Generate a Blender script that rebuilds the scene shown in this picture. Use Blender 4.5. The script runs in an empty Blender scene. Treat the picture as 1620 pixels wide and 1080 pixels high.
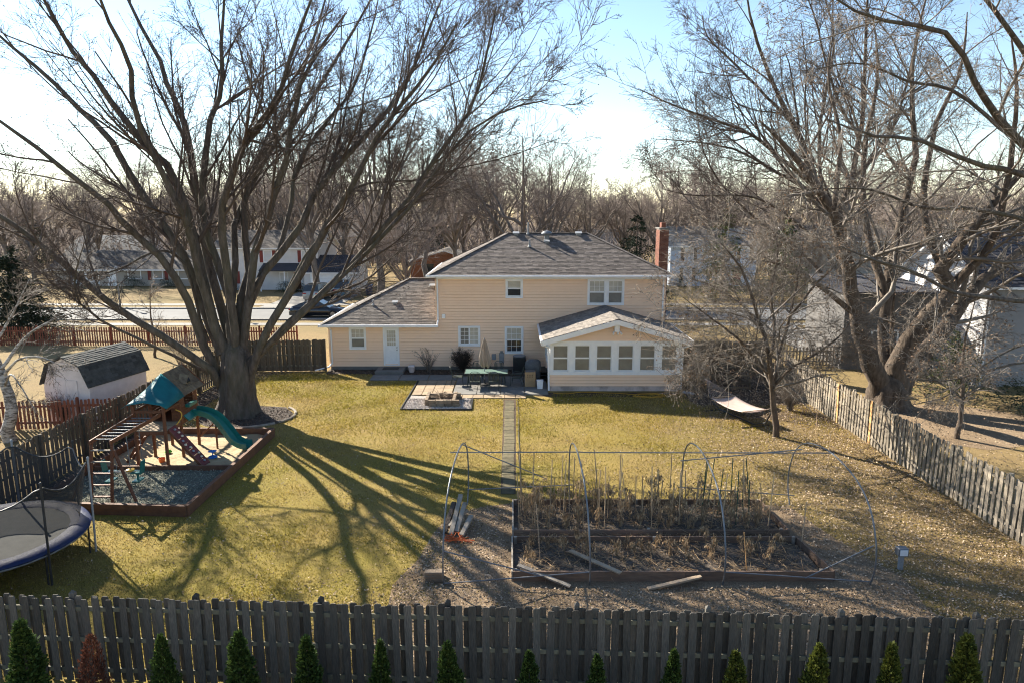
import bpy, bmesh, math, random
import numpy as np
from mathutils import Vector, Matrix

rad = math.radians
sc = bpy.context.scene
COL = sc.collection

# ------------------------------------------------------------------ camera
CAM_H, PITCH, FOC = 9.3, 10.8, 1115.0          # metres, degrees down, focal length in photo pixels
cd = bpy.data.cameras.new('camera'); cam = bpy.data.objects.new('camera', cd); COL.objects.link(cam)
cam.location = (0, 0, CAM_H); cam.rotation_euler = (rad(90 - PITCH), 0, 0)
cd.sensor_width = 36.0; cd.lens = FOC / 1620 * 36.0; cd.clip_start = 0.1; cd.clip_end = 3000
sc.camera = cam

# ------------------------------------------------------------------ sky, sun, exposure
SUN_AZ, SUN_EL = -46.0, 29.5                   # degrees from +Y (negative = left), elevation
w = bpy.data.worlds.new('World'); sc.world = w; w.use_nodes = True
nt = w.node_tree; bg = nt.nodes['Background']
sky = nt.nodes.new('ShaderNodeTexSky'); sky.sky_type = 'NISHITA'; sky.sun_disc = False
sky.sun_elevation = rad(SUN_EL); sky.sun_rotation = rad(SUN_AZ)
sky.air_density = 1.0; sky.dust_density = 0.05; sky.ozone_density = 1.5; sky.altitude = 200
nt.links.new(sky.outputs[0], bg.inputs[0]); bg.inputs[1].default_value = 0.07
sl = bpy.data.lights.new('sun', 'SUN'); so = bpy.data.objects.new('sun', sl); COL.objects.link(so)
sl.energy = 5.0; sl.angle = rad(0.53); sl.color = (1.0, 0.92, 0.78)
so.rotation_euler = (rad(90 - SUN_EL), 0, rad(180 - SUN_AZ))
sc.view_settings.view_transform = 'Standard'; sc.view_settings.look = 'None'
sc.view_settings.exposure = 1.76; sc.view_settings.gamma = 1.0
sc.render.engine = 'CYCLES'
sc.cycles.max_bounces = 4; sc.cycles.diffuse_bounces = 3; sc.cycles.glossy_bounces = 2
sc.cycles.transmission_bounces = 3; sc.cycles.transparent_max_bounces = 12
sc.cycles.use_denoising = True; sc.cycles.caustics_reflective = False; sc.cycles.caustics_refractive = False
sc.cycles.filter_width = 1.1; sc.cycles.use_light_tree = False

# ------------------------------------------------------------------ surveying: photo pixel -> place
def ray(px, py):
    x = (px - 810) / FOC; y = -(py - 540) / FOC; p = rad(PITCH)
    return (x, math.cos(p) + y * math.sin(p), -math.sin(p) + y * math.cos(p))
def G(px, py, h=0.0):                            # the spot at height h
    r = ray(px, py); t = (h - CAM_H) / r[2]
    return Vector((r[0] * t, r[1] * t, h))
def D(px, py, Y):                                # the spot at ground distance Y
    r = ray(px, py); t = Y / r[1]
    return Vector((r[0] * t, Y, CAM_H + r[2] * t))

# ------------------------------------------------------------------ materials
def mat(name, c1, c2=None, scale=6.0, rough=0.75, bump=0.0, bscale=None, stretch=(1, 1, 1), rnd=0.0, isl=0.0,
        metal=0.0, spec=0.3, lo=0.35, hi=0.65, detail=5.0, trans=0.0, dist=0.02, c3=None, scale3=1.0, amt3=0.5):
    m = bpy.data.materials.new(name); m.use_nodes = True
    n = m.node_tree.nodes; L = m.node_tree.links
    b = n['Principled BSDF']; b.inputs['Roughness'].default_value = rough; b.inputs['Metallic'].default_value = metal
    b.inputs['Specular IOR Level'].default_value = spec
    if c2 is None: c2 = tuple(x * 0.82 for x in c1)
    tc = n.new('ShaderNodeTexCoord'); mp = n.new('ShaderNodeMapping'); mp.inputs['Scale'].default_value = stretch
    L.new(tc.outputs['Object'], mp.inputs['Vector'])
    oi = n.new('ShaderNodeObjectInfo'); mu = n.new('ShaderNodeMath'); mu.operation = 'MULTIPLY'; mu.inputs[1].default_value = 57.0
    L.new(oi.outputs['Random'], mu.inputs[0])
    def noise(s, d=detail):
        t = n.new('ShaderNodeTexNoise'); t.noise_dimensions = '4D'; t.inputs['Scale'].default_value = s
        t.inputs['Detail'].default_value = d; t.inputs['Roughness'].default_value = 0.6
        L.new(mp.outputs[0], t.inputs['Vector']); L.new(mu.outputs[0], t.inputs['W']); return t
    t = noise(scale)
    mr = n.new('ShaderNodeMapRange'); mr.inputs[1].default_value = lo; mr.inputs[2].default_value = hi
    L.new(t.outputs['Fac'], mr.inputs[0])
    def mix(fac, a, bb):
        x = n.new('ShaderNodeMix'); x.data_type = 'RGBA'; x.clamp_factor = True
        if isinstance(fac, float): x.inputs[0].default_value = fac
        else: L.new(fac, x.inputs[0])
        for k, v in ((6, a), (7, bb)):
            if isinstance(v, tuple): x.inputs[k].default_value = (*v, 1)
            else: L.new(v, x.inputs[k])
        return x.outputs[2]
    col = mix(mr.outputs[0], c1, c2)
    if c3:
        t3 = noise(scale3); m3 = n.new('ShaderNodeMapRange'); m3.inputs[1].default_value = 0.45; m3.inputs[2].default_value = 0.65
        m3.inputs[4].default_value = amt3
        L.new(t3.outputs['Fac'], m3.inputs[0]); col = mix(m3.outputs[0], col, c3)
    for amount, src in ((rnd, oi.outputs['Random']), (isl, None)):
        if amount:
            if src is None:
                g = n.new('ShaderNodeNewGeometry'); src = g.outputs['Random Per Island']
            h = n.new('ShaderNodeHueSaturation'); r2 = n.new('ShaderNodeMapRange')
            r2.inputs[3].default_value = 1 - amount; r2.inputs[4].default_value = 1 + amount
            L.new(src, r2.inputs[0]); L.new(r2.outputs[0], h.inputs['Value']); L.new(col, h.inputs['Color']); col = h.outputs[0]
    L.new(col, b.inputs['Base Color'])
    if bump:
        tb = noise(bscale or scale * 2); bp = n.new('ShaderNodeBump'); bp.inputs['Strength'].default_value = bump
        bp.inputs['Distance'].default_value = dist
        L.new(tb.outputs['Fac'], bp.inputs['Height']); L.new(bp.outputs[0], b.inputs['Normal'])
    if trans:
        tr = n.new('ShaderNodeBsdfTranslucent'); L.new(col, tr.inputs[0]); ms = n.new('ShaderNodeMixShader')
        ms.inputs[0].default_value = trans; out = n['Material Output']
        L.new(b.outputs[0], ms.inputs[1]); L.new(tr.outputs[0], ms.inputs[2]); L.new(ms.outputs[0], out.inputs[0])
    return m

# ------------------------------------------------------------------ mesh building
def link(o, parent=None):
    COL.objects.link(o)
    if parent is not None: o.parent = parent
    return o
def tag(o, label=None, cat=None, group=None, kind=None):
    for k, v in (('label', label), ('category', cat), ('group', group), ('kind', kind)):
        if v: o[k] = v
    return o
def thing(name, label, cat, loc=(0, 0, 0), rz=0.0, group=None):
    o = bpy.data.objects.new(name, None); o.empty_display_size = 0.1; o.location = loc; o.rotation_euler = (0, 0, rz)
    link(o); return tag(o, label, cat, group)
def copy_tree(o, parent=None):
    c = o.copy(); COL.objects.link(c); c.parent = parent
    for ch in list(o.children): copy_tree(ch, c)
    return c
def npmesh(name, V, F, m, parent=None, smooth=True):
    V = np.asarray(V, dtype=np.float32).reshape(-1, 3); F = np.asarray(F, dtype=np.int32)
    me = bpy.data.meshes.new(name); nf, k = F.shape
    me.vertices.add(len(V)); me.vertices.foreach_set('co', V.ravel())
    me.loops.add(nf * k); me.loops.foreach_set('vertex_index', F.ravel())
    me.polygons.add(nf); me.polygons.foreach_set('loop_start', np.arange(0, nf * k, k, dtype=np.int32))
    me.polygons.foreach_set('use_smooth', np.full(nf, smooth)); me.update(calc_edges=True)
    me.materials.append(m)
    return link(bpy.data.objects.new(name, me), parent)

class MB:
    def __init__(s, off=(0, 0, 0)): s.v = []; s.f = []; s.off = Vector(off)
    def pts(s, P, F):
        b = len(s.v); s.v += [tuple(Vector(p) - s.off) for p in P]; s.f += [tuple(i + b for i in q) for q in F]; return s
    def quad(s, *P): return s.pts(P, [tuple(range(len(P)))])
    def box(s, x0, x1, y0, y1, z0, z1):
        return s.pts([(x0,y0,z0),(x1,y0,z0),(x1,y1,z0),(x0,y1,z0),(x0,y0,z1),(x1,y0,z1),(x1,y1,z1),(x0,y1,z1)],
                     [(3,2,1,0),(4,5,6,7),(0,1,5,4),(1,2,6,5),(2,3,7,6),(3,0,4,7)])
    def bar(s, p, q, w, h=None, up=(0, 0, 1)):
        p = Vector(p); q = Vector(q); h = h or w; d = (q - p).normalized(); u = Vector(up)
        if abs(d.dot(u)) > 0.97: u = Vector((0, 1, 0)) if abs(d.y) < .9 else Vector((1, 0, 0))
        a = d.cross(u).normalized() * (w / 2); b = a.cross(d).normalized() * (h / 2)
        P = [p-a-b, p+a-b, p+a+b, p-a+b, q-a-b, q+a-b, q+a+b, q-a+b]
        return s.pts(P, [(3,2,1,0),(4,5,6,7),(0,1,5,4),(1,2,6,5),(2,3,7,6),(3,0,4,7)])
    def prism(s, poly, d):                         # planar polygon (3D points) swept by vector d
        n = len(poly); d = Vector(d); P = [Vector(p) for p in poly]; P += [p + d for p in P]
        return s.pts(P, [tuple(range(n))[::-1], tuple(range(n, 2*n))] + [(i, (i+1) % n, n + (i+1) % n, n + i) for i in range(n)])
    def tube(s, P, r, n=8, cap=True, closed=False):
        P = [Vector(p) for p in P]; m = len(P); R = r if isinstance(r, (list, tuple)) else [r] * m
        V = []; F = []; last = None
        for i, p in enumerate(P):
            a = P[i-1] if (i or closed) else p; b = P[(i+1) % m] if (i < m-1 or closed) else p
            d = (b - a).normalized()
            if last is None: u = d.orthogonal().normalized()
            else: u = (last - d * last.dot(d)).normalized()
            last = u; w = d.cross(u)
            V += [p + (u * math.cos(t) + w * math.sin(t)) * R[i] for t in (2*math.pi*k/n for k in range(n))]
        for i in range(m if closed else m - 1):
            j = (i + 1) % m
            F += [(i*n+k, i*n+(k+1) % n, j*n+(k+1) % n, j*n+k) for k in range(n)]
        if cap and not closed: F += [tuple(range(n))[::-1], tuple(range((m-1)*n, m*n))]
        return s.pts(V, F)
    def lathe(s, prof, n=16, c=(0, 0, 0), sq=1.0):
        V = []; F = []; c = Vector(c); m = len(prof)
        for r, z in prof: V += [c + Vector((r*math.cos(2*math.pi*k/n), r*sq*math.sin(2*math.pi*k/n), z)) for k in range(n)]
        for i in range(m-1): F += [(i*n+k, i*n+(k+1) % n, (i+1)*n+(k+1) % n, (i+1)*n+k) for k in range(n)]
        if prof[0][0] > 1e-4: F.append(tuple(range(n))[::-1])
        if prof[-1][0] > 1e-4: F.append(tuple(range((m-1)*n, m*n)))
        return s.pts(V, F)
    def build(s, name, m, parent=None, smooth=False, bevel=0.0):
        me = bpy.data.meshes.new(name); me.from_pydata(s.v, [], s.f); me.materials.append(m)
        if bevel:
            bm = bmesh.new(); bm.from_mesh(me)
            bmesh.ops.bevel(bm, geom=bm.edges[:], offset=bevel, segments=1, affect='EDGES', clamp_overlap=True)
            bm.to_mesh(me); bm.free()
        if smooth:
            me.polygons.foreach_set('use_smooth', [True] * len(me.polygons)); 
            try: me.set_sharp_from_angle(angle=rad(45))
            except Exception: pass
        me.update(); return link(bpy.data.objects.new(name, me), parent)
def R_(s): return random.Random(s)
def arc(p, q, k): return [Vector(p).lerp(Vector(q), i/(k-1)) for i in range(k)]
def smooth_path(P, K):
    P = [Vector(p) for p in P]; Q = [P[0]*2 - P[1]] + P + [P[-1]*2 - P[-2]]
    segs = len(P) - 1; out = []
    for i in range(K):
        t = i/(K-1)*segs; k = min(int(t), segs-1); u = t-k; a, b, c, d = Q[k:k+4]
        out.append(0.5*((2*b) + (c-a)*u + (2*a-5*b+4*c-d)*u*u + (3*b-a-3*c+d)*u**3))
    return out
# ------------------------------------------------------------------ shared materials
M = {}
M['siding'] = mat('siding', (0.93, 0.665, 0.475), (0.90, 0.63, 0.44), 1.2, rough=0.55, spec=0.3, c3=(0.84, 0.60, 0.43), scale3=.45, amt3=.6)
M['white'] = mat('white_trim', (0.86, 0.86, 0.86), (0.78, 0.78, 0.79), 3, rough=0.5)
M['gutter'] = mat('gutter_white', (0.85, 0.85, 0.86), (0.76, 0.76, 0.78), 2, rough=0.35, spec=0.5)
M['shingle'] = mat('roof_shingle', (0.172, 0.145, 0.128), (0.115, 0.097, 0.086), 5, rough=0.9, isl=0.35, bump=0.3, bscale=60)
M['shingle_brown'] = mat('garage_shingle', (0.172, 0.147, 0.127), (0.115, 0.099, 0.087), 5, rough=0.9, isl=0.38, bump=0.3, bscale=60)
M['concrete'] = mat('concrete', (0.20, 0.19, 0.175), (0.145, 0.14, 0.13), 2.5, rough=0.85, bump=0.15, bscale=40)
M['tan_paver'] = mat('tan_paver', (0.353, 0.260, 0.168), (0.260, 0.193, 0.126), 3, rough=0.85, bump=0.15, bscale=40, rnd=0.12)
M['foundation'] = mat('foundation', (0.66, 0.54, 0.50), (0.52, 0.44, 0.41), 2.5, rough=0.9, bump=0.2, bscale=30, c3=(0.2, 0.17, 0.15), scale3=1.5, amt3=0.7)
M['brick'] = mat('chimney_brick', (0.215, 0.085, 0.055), (0.15, 0.06, 0.04), 9, rough=0.85, isl=0.25, bump=0.2)
M['mortar'] = mat('mortar', (0.34, 0.30, 0.27), None, 12, rough=0.95)
def glass(name, c, rough=0.04):
    m = mat(name, c, tuple(x*0.75 for x in c), 2.0, rough=rough, spec=0.7); return m
M['glass_grey'] = glass('glass_grey', (0.20, 0.20, 0.185), 0.2)
M['glass_dark'] = glass('glass_dark', (0.035, 0.04, 0.045))
M['glass_light'] = glass('glass_light', (0.55, 0.52, 0.45), 0.12)
M['metal'] = mat('galvanised', (0.20, 0.21, 0.225), (0.14, 0.15, 0.16), 6, rough=0.5, metal=0.35, spec=0.5)
M['grey_metal'] = mat('grey_paint_metal', (0.30, 0.31, 0.32), (0.23, 0.24, 0.25), 6, rough=0.5)
M['black_metal'] = mat('black_metal', (0.025, 0.026, 0.028), (0.04, 0.04, 0.042), 6, rough=0.45)
M['dark_plastic'] = mat('dark_plastic', (0.03, 0.03, 0.032), None, 6, rough=0.6)
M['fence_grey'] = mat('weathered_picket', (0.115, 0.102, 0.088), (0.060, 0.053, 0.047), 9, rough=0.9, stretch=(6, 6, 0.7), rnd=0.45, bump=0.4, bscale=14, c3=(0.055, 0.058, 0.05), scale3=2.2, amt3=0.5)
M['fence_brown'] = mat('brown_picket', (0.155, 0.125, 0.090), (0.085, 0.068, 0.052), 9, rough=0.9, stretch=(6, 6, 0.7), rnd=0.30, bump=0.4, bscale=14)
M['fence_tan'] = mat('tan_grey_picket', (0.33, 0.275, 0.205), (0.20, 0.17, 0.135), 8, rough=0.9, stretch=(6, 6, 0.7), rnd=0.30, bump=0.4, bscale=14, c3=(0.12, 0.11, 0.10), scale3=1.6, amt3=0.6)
M['fence_new'] = mat('new_picket', (0.55, 0.33, 0.15), (0.45, 0.26, 0.11), 8, rough=0.8, stretch=(6, 6, 0.7), rnd=0.1)
M['fence_red'] = mat('red_stained_picket', (0.22, 0.075, 0.042), (0.15, 0.052, 0.032), 8, rough=0.8, stretch=(6, 6, 0.7), rnd=0.22)
M['rail_green'] = mat('rail_wood', (0.17, 0.155, 0.11), (0.10, 0.095, 0.07), 6, rough=0.9, rnd=0.2)
M['bark'] = mat('maple_bark', (0.135, 0.112, 0.095), (0.05, 0.041, 0.035), 3.2, rough=0.95, stretch=(2.2, 2.2, 0.55), bump=1.0, bscale=4.5, dist=0.09, c3=(0.150, 0.143, 0.090), scale3=0.8, amt3=0.35)
M['bark_brown'] = mat('brown_bark', (0.145, 0.11, 0.083), (0.06, 0.045, 0.035), 4, rough=0.95, stretch=(2, 2, 0.6), bump=0.9, bscale=6, dist=0.06)
M['twig'] = mat('twig', (0.105, 0.080, 0.066), (0.065, 0.048, 0.040), 2, rough=0.8)
M['twig_tan'] = mat('tan_twig', (0.205, 0.175, 0.145), (0.12, 0.10, 0.084), 2, rough=0.7)
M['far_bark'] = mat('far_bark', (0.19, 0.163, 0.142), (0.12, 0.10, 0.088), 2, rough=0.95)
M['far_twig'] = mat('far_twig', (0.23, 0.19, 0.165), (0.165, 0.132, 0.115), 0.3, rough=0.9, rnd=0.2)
M['birch'] = mat('birch_bark', (0.45, 0.42, 0.38), (0.10, 0.085, 0.07), 5, rough=0.8, stretch=(1, 1, 3), lo=0.42, hi=0.6, bump=0.4)
M['deadleaf'] = mat('dead_leaf', (0.22, 0.145, 0.095), (0.15, 0.095, 0.06), 3, rough=0.8, isl=0.4, trans=0.25)
M['needle'] = mat('needle', (0.028, 0.040, 0.022), (0.016, 0.026, 0.015), 2, rough=0.8, isl=0.4, spec=0.2)
M['needle_light'] = mat('needle_light', (0.085, 0.095, 0.030), (0.05, 0.062, 0.024), 2, rough=0.8, isl=0.4, spec=0.2)
M['arbor'] = mat('arborvitae', (0.060, 0.092, 0.020), (0.030, 0.056, 0.014), 4, rough=0.7, isl=0.45, spec=0.2, trans=0.2)
M['arbor_gold'] = mat('arborvitae_gold', (0.115, 0.125, 0.022), (0.058, 0.075, 0.016), 4, rough=0.7, isl=0.45, spec=0.2, trans=0.2)
M['arbor_red'] = mat('arborvitae_dead', (0.125, 0.045, 0.026), (0.07, 0.026, 0.017), 4, rough=0.8, isl=0.4, trans=0.15)
M['redwood'] = mat('stained_redwood', (0.19, 0.075, 0.036), (0.12, 0.046, 0.024), 6, rough=0.6, stretch=(5, 5, 1), rnd=0.15, bump=0.2)
M['timber'] = mat('border_timber', (0.17, 0.085, 0.048), (0.11, 0.055, 0.034), 5, rough=0.75, rnd=0.12, bump=0.25)
M['playroof'] = mat('play_roof_wood', (0.19, 0.145, 0.09), (0.09, 0.064, 0.042), 5, rough=0.8, rnd=0.15)
M['teal'] = mat('teal_canvas', (0.012, 0.165, 0.185), (0.010, 0.125, 0.145), 3, rough=0.55, trans=0.25)
M['green_plastic'] = mat('green_plastic', (0.015, 0.16, 0.135), (0.013, 0.13, 0.11), 3, rough=0.3, spec=0.5)
M['yellow_plastic'] = mat('yellow_plastic', (0.75, 0.45, 0.06), None, 3, rough=0.4)
M['cream_plastic'] = mat('cream_plastic', (0.72, 0.62, 0.45), None, 3, rough=0.4)
M['climb'] = mat('climbing_panel', (0.17, 0.035, 0.035), (0.12, 0.026, 0.027), 5, rough=0.55, rnd=0.1)
M['sand'] = mat('sand', (0.462, 0.361, 0.218), (0.370, 0.277, 0.160), 3, rough=0.95, bump=0.6, bscale=7, dist=0.08, c3=(0.252, 0.185, 0.109), scale3=1.4, amt3=0.5)
M['rubber'] = mat('rubber_mulch', (0.21, 0.21, 0.165), (0.09, 0.10, 0.082), 30, rough=0.9, bump=1.0, bscale=45, dist=0.05, c3=(0.17, 0.165, 0.12), scale3=22, amt3=0.5)
M['gravel'] = mat('white_gravel', (0.417, 0.383, 0.350), (0.242, 0.208, 0.188), 18, rough=0.9, bump=0.8, bscale=24, dist=0.04)
M['soil'] = mat('garden_soil', (0.115, 0.092, 0.072), (0.062, 0.050, 0.041), 6, rough=0.95, bump=0.9, bscale=9, dist=0.08, c3=(0.21, 0.165, 0.12), scale3=12, amt3=0.5)
M['mulch'] = mat('bark_mulch', (0.085, 0.062, 0.048), (0.035, 0.027, 0.022), 14, rough=0.95, bump=0.9, bscale=25, dist=0.05, c3=(0.19, 0.15, 0.12), scale3=30, amt3=0.5)
M['bedboard'] = mat('bed_board', (0.235, 0.155, 0.105), (0.15, 0.10, 0.072), 5, rough=0.85, stretch=(0.6, 4, 4), rnd=0.2, bump=0.3)
M['paleboard'] = mat('pale_board', (0.40, 0.30, 0.20), (0.29, 0.215, 0.145), 6, rough=0.8, rnd=0.15)
M['oldwood'] = mat('old_grey_wood', (0.36, 0.31, 0.25), (0.20, 0.17, 0.135), 6, rough=0.9, rnd=0.2)
M['stake'] = mat('bamboo_stake', (0.50, 0.36, 0.22), (0.36, 0.25, 0.15), 6, rough=0.8, rnd=0.3)
M['stake_green'] = mat('green_stake', (0.03, 0.085, 0.055), None, 6, rough=0.5, rnd=0.2)
M['dryplant'] = mat('dry_plant', (0.50, 0.36, 0.21), (0.28, 0.19, 0.11), 5, rough=0.9, isl=0.45, trans=0.2)
M['orange'] = mat('orange_twine', (0.62, 0.13, 0.03), (0.45, 0.10, 0.03), 9, rough=0.7)
M['yellow_hose'] = mat('yellow_hose', (0.55, 0.30, 0.04), None, 4, rough=0.5)
M['blue_vinyl'] = mat('blue_vinyl_pad', (0.014, 0.024, 0.085), (0.03, 0.038, 0.07), 7, rough=0.6, spec=0.12, bump=0.5, bscale=8, dist=0.03)
M['mat_black'] = mat('trampoline_mat', (0.10, 0.103, 0.10), (0.07, 0.073, 0.072), 5, rough=0.8)
M['canvas'] = mat('beige_canvas', (0.40, 0.32, 0.25), (0.32, 0.25, 0.195), 4, rough=0.8, bump=0.3)
M['hammock'] = mat('hammock_cloth', (0.50, 0.385, 0.335), (0.43, 0.33, 0.285), 5, rough=0.85)
M['cardboard'] = mat('cardboard', (0.40, 0.27, 0.15), (0.33, 0.22, 0.12), 5, rough=0.85)
M['cover'] = mat('grey_cover', (0.14, 0.145, 0.15), (0.08, 0.083, 0.088), 4, rough=0.45, bump=0.4, bscale=7, dist=0.05)
M['road'] = mat('road_concrete', (0.158, 0.158, 0.158), (0.128, 0.128, 0.128), 0.6, rough=0.85, c3=(0.134, 0.134, 0.138), scale3=0.25, amt3=0.4)
M['walk'] = mat('sidewalk', (0.235, 0.223, 0.202), (0.185, 0.176, 0.164), 1.0, rough=0.85)
M['shed_white'] = mat('shed_white', (0.70, 0.64, 0.63), (0.60, 0.55, 0.54), 3, rough=0.7)
M['shed_roof'] = mat('shed_roof', (0.075, 0.080, 0.076), (0.045, 0.048, 0.047), 5, rough=0.85, isl=0.3, bump=0.3)
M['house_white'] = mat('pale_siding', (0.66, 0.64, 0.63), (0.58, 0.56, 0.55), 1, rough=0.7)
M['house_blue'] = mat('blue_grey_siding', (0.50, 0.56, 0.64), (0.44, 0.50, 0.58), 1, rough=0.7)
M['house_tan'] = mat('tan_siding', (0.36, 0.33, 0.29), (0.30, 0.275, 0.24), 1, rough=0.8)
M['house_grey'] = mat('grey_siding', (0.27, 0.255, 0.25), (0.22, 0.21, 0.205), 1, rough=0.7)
M['house_brick'] = mat('house_brick', (0.27, 0.115, 0.06), (0.20, 0.085, 0.048), 6, rough=0.85)
M['roof_far'] = mat('far_roof', (0.135, 0.115, 0.10), (0.095, 0.082, 0.074), 3, rough=0.9, isl=0.25)
M['roof_dark'] = mat('dark_roof', (0.055, 0.055, 0.065), (0.04, 0.04, 0.048), 3, rough=0.9, isl=0.25)
M['roof_grey'] = mat('grey_far_roof', (0.16, 0.165, 0.17), (0.115, 0.12, 0.125), 3, rough=0.9, isl=0.25)
M['red_shutter'] = mat('red_shutter', (0.20, 0.04, 0.032), None, 4, rough=0.6)
M['black_shutter'] = mat('black_shutter', (0.02, 0.022, 0.028), None, 4, rough=0.6)
M['car_black'] = mat('car_black', (0.010, 0.012, 0.016), None, 3, rough=0.12, spec=0.8)
M['car_silver'] = mat('car_silver', (0.30, 0.29, 0.28), None, 3, rough=0.25, metal=0.5, spec=0.6)
M['car_blue'] = mat('car_blue', (0.09, 0.17, 0.24), None, 3, rough=0.25, metal=0.4, spec=0.6)
M['tyre'] = mat('tyre', (0.018, 0.018, 0.019), None, 6, rough=0.85)
M['rim'] = mat('rim', (0.30, 0.31, 0.32), None, 6, rough=0.3, metal=0.8)
M['lamp_red'] = mat('tail_lamp', (0.30, 0.01, 0.01), None, 6, rough=0.2, spec=0.6)
M['bin_blue'] = mat('bin_blue', (0.02, 0.045, 0.13), None, 4, rough=0.5)
M['table_green'] = mat('table_green', (0.16, 0.24, 0.20), (0.11, 0.18, 0.155), 5, rough=0.35, spec=0.5)
M['chair_green'] = mat('chair_dark_green', (0.05, 0.062, 0.052), (0.035, 0.045, 0.038), 8, rough=0.55)
M['stone'] = mat('field_stone', (0.36, 0.33, 0.30), (0.22, 0.20, 0.185), 5, rough=0.9, rnd=0.2, bump=0.5)
M['firewood'] = mat('stick', (0.23, 0.17, 0.115), (0.14, 0.10, 0.07), 7, rough=0.9, rnd=0.3)
M['fireblock'] = mat('fire_block', (0.30, 0.225, 0.155), (0.20, 0.15, 0.105), 6, rough=0.9, rnd=0.25, bump=0.4)
M['shrub_dark'] = mat('dark_shrub_leaf', (0.060, 0.045, 0.036), (0.035, 0.028, 0.023), 5, rough=0.8, isl=0.4)
M['hedge'] = mat('hedge_leaf', (0.030, 0.042, 0.020), (0.020, 0.028, 0.014), 5, rough=0.8, isl=0.4)
M['litter'] = mat('leaf_litter', (0.47, 0.37, 0.27), (0.30, 0.215, 0.14), 4, rough=0.75, isl=0.65, trans=0.15)
M['blade'] = mat('grass_blade', (0.365, 0.265, 0.062), (0.245, 0.205, 0.026), 0.22, rough=0.8, isl=0.55, trans=0.30, lo=0.42, hi=0.58, c3=(0.361, 0.273, 0.134), scale3=0.5, amt3=0.7)
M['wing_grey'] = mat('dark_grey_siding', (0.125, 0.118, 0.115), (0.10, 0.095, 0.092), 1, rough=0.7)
# ------------------------------------------------------------------ ground, road, paving
def lawn_mat(name, straw, green, dirt, gs, glo, ghi, leafy=None):
    m = bpy.data.materials.new(name); m.use_nodes = True; n = m.node_tree.nodes; L = m.node_tree.links; b = n['Principled BSDF']
    b.inputs['Roughness'].default_value = 0.95; b.inputs['Specular IOR Level'].default_value = 0.15
    tc = n.new('ShaderNodeTexCoord')
    def noise(s, d, r=.6):
        t = n.new('ShaderNodeTexNoise'); t.inputs['Scale'].default_value = s; t.inputs['Detail'].default_value = d; t.inputs['Roughness'].default_value = r
        L.new(tc.outputs['Object'], t.inputs['Vector']); return t.outputs['Fac']
    def mr(x, a, c, e=1.0):
        q = n.new('ShaderNodeMapRange'); q.inputs[1].default_value = a; q.inputs[2].default_value = c; q.inputs[4].default_value = e; L.new(x, q.inputs[0]); return q.outputs[0]
    def mx(f, a, c):
        x = n.new('ShaderNodeMix'); x.data_type = 'RGBA'; L.new(f, x.inputs[0])
        for k, v in ((6, a), (7, c)):
            if isinstance(v, tuple): x.inputs[k].default_value = (*v, 1)
            else: L.new(v, x.inputs[k])
        return x.outputs[2]
    c = mx(mr(noise(gs, 6), glo, ghi), straw, green)
    c = mx(mr(noise(2.1, 8, .7), .5, .72, .6), c, dirt)
    if leafy:                                        # thin, leaf-strewn turf towards the right fence
        sp = n.new('ShaderNodeSeparateXYZ'); L.new(tc.outputs['Object'], sp.inputs[0]); ad = n.new('ShaderNodeMath'); ad.operation = 'MULTIPLY_ADD'
        L.new(noise(.35, 5), ad.inputs[0]); ad.inputs[1].default_value = 9.0; L.new(sp.outputs['X'], ad.inputs[2])
        c = mx(mr(ad.outputs[0], 8.0, 15.0, .8), c, leafy)
    c = mx(mr(noise(30, 3), .4, .75, .75), c, tuple(x * .45 for x in dirt))
    c = mx(mr(noise(17, 4), .58, .75, .7), c, tuple(min(1, x * 1.5) for x in straw))
    L.new(c, b.inputs['Base Color'])
    bp = n.new('ShaderNodeBump'); bp.inputs['Strength'].default_value = .9; bp.inputs['Distance'].default_value = .06
    L.new(noise(22, 6, .75), bp.inputs['Height']); L.new(bp.outputs[0], b.inputs['Normal'])
    return m
M['straw_lawn'] = lawn_mat('straw_lawn', (0.301, 0.215, 0.099), (0.224, 0.172, 0.073), (0.181, 0.129, 0.073), .12, .45, .65)
M['yard'] = lawn_mat('yard_grass', (0.34, 0.245, 0.075), (0.255, 0.205, 0.038), (0.22, 0.152, 0.075), .16, .40, .58, (0.232, 0.163, 0.090))
M['chips'] = lawn_mat('leafy_chips', (0.33, 0.24, 0.155), (0.26, 0.185, 0.115), (0.19, 0.135, 0.09), .5, .4, .6)
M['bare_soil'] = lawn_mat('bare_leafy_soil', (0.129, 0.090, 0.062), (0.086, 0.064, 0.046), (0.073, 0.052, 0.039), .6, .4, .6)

def sheet(name, poly, z, m, label=None, cat=None):
    o = MB().quad(*[(x, y, z) for x, y in poly]).build(name, m)
    return tag(o, label or 'flat ' + name.replace('_', ' ') + ' sheet of the yard', cat or name.split('_')[-1], kind='structure')
def blob_poly(cx, cy, rx, ry, n, seed, amp=.12):
    r = R_(seed); return [(cx + math.cos(a) * rx * (1 + r.uniform(-amp, amp)), cy + math.sin(a) * ry * (1 + r.uniform(-amp, amp))) for a in (2*math.pi*k/n for k in range(n))]
g = MB(); NX = 24
xs = np.linspace(-700, 700, NX); ys = np.linspace(-300, 1100, NX)
for i in range(NX - 1):
    for j in range(NX - 1): g.quad((xs[i], ys[j], 0), (xs[i+1], ys[j], 0), (xs[i+1], ys[j+1], 0), (xs[i], ys[j+1], 0))
tag(g.build('ground', M['straw_lawn']), 'straw coloured winter lawns of the neighbourhood', 'ground', kind='structure')
sheet('back_lawn', [(-15.9, 12.6), (14.3, 11.6), (14.3, 39.6), (-15.9, 39.6)], .004, M['yard'], 'yellow green winter lawn of the fenced back yard', 'lawn')
r = R_(3)
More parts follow.
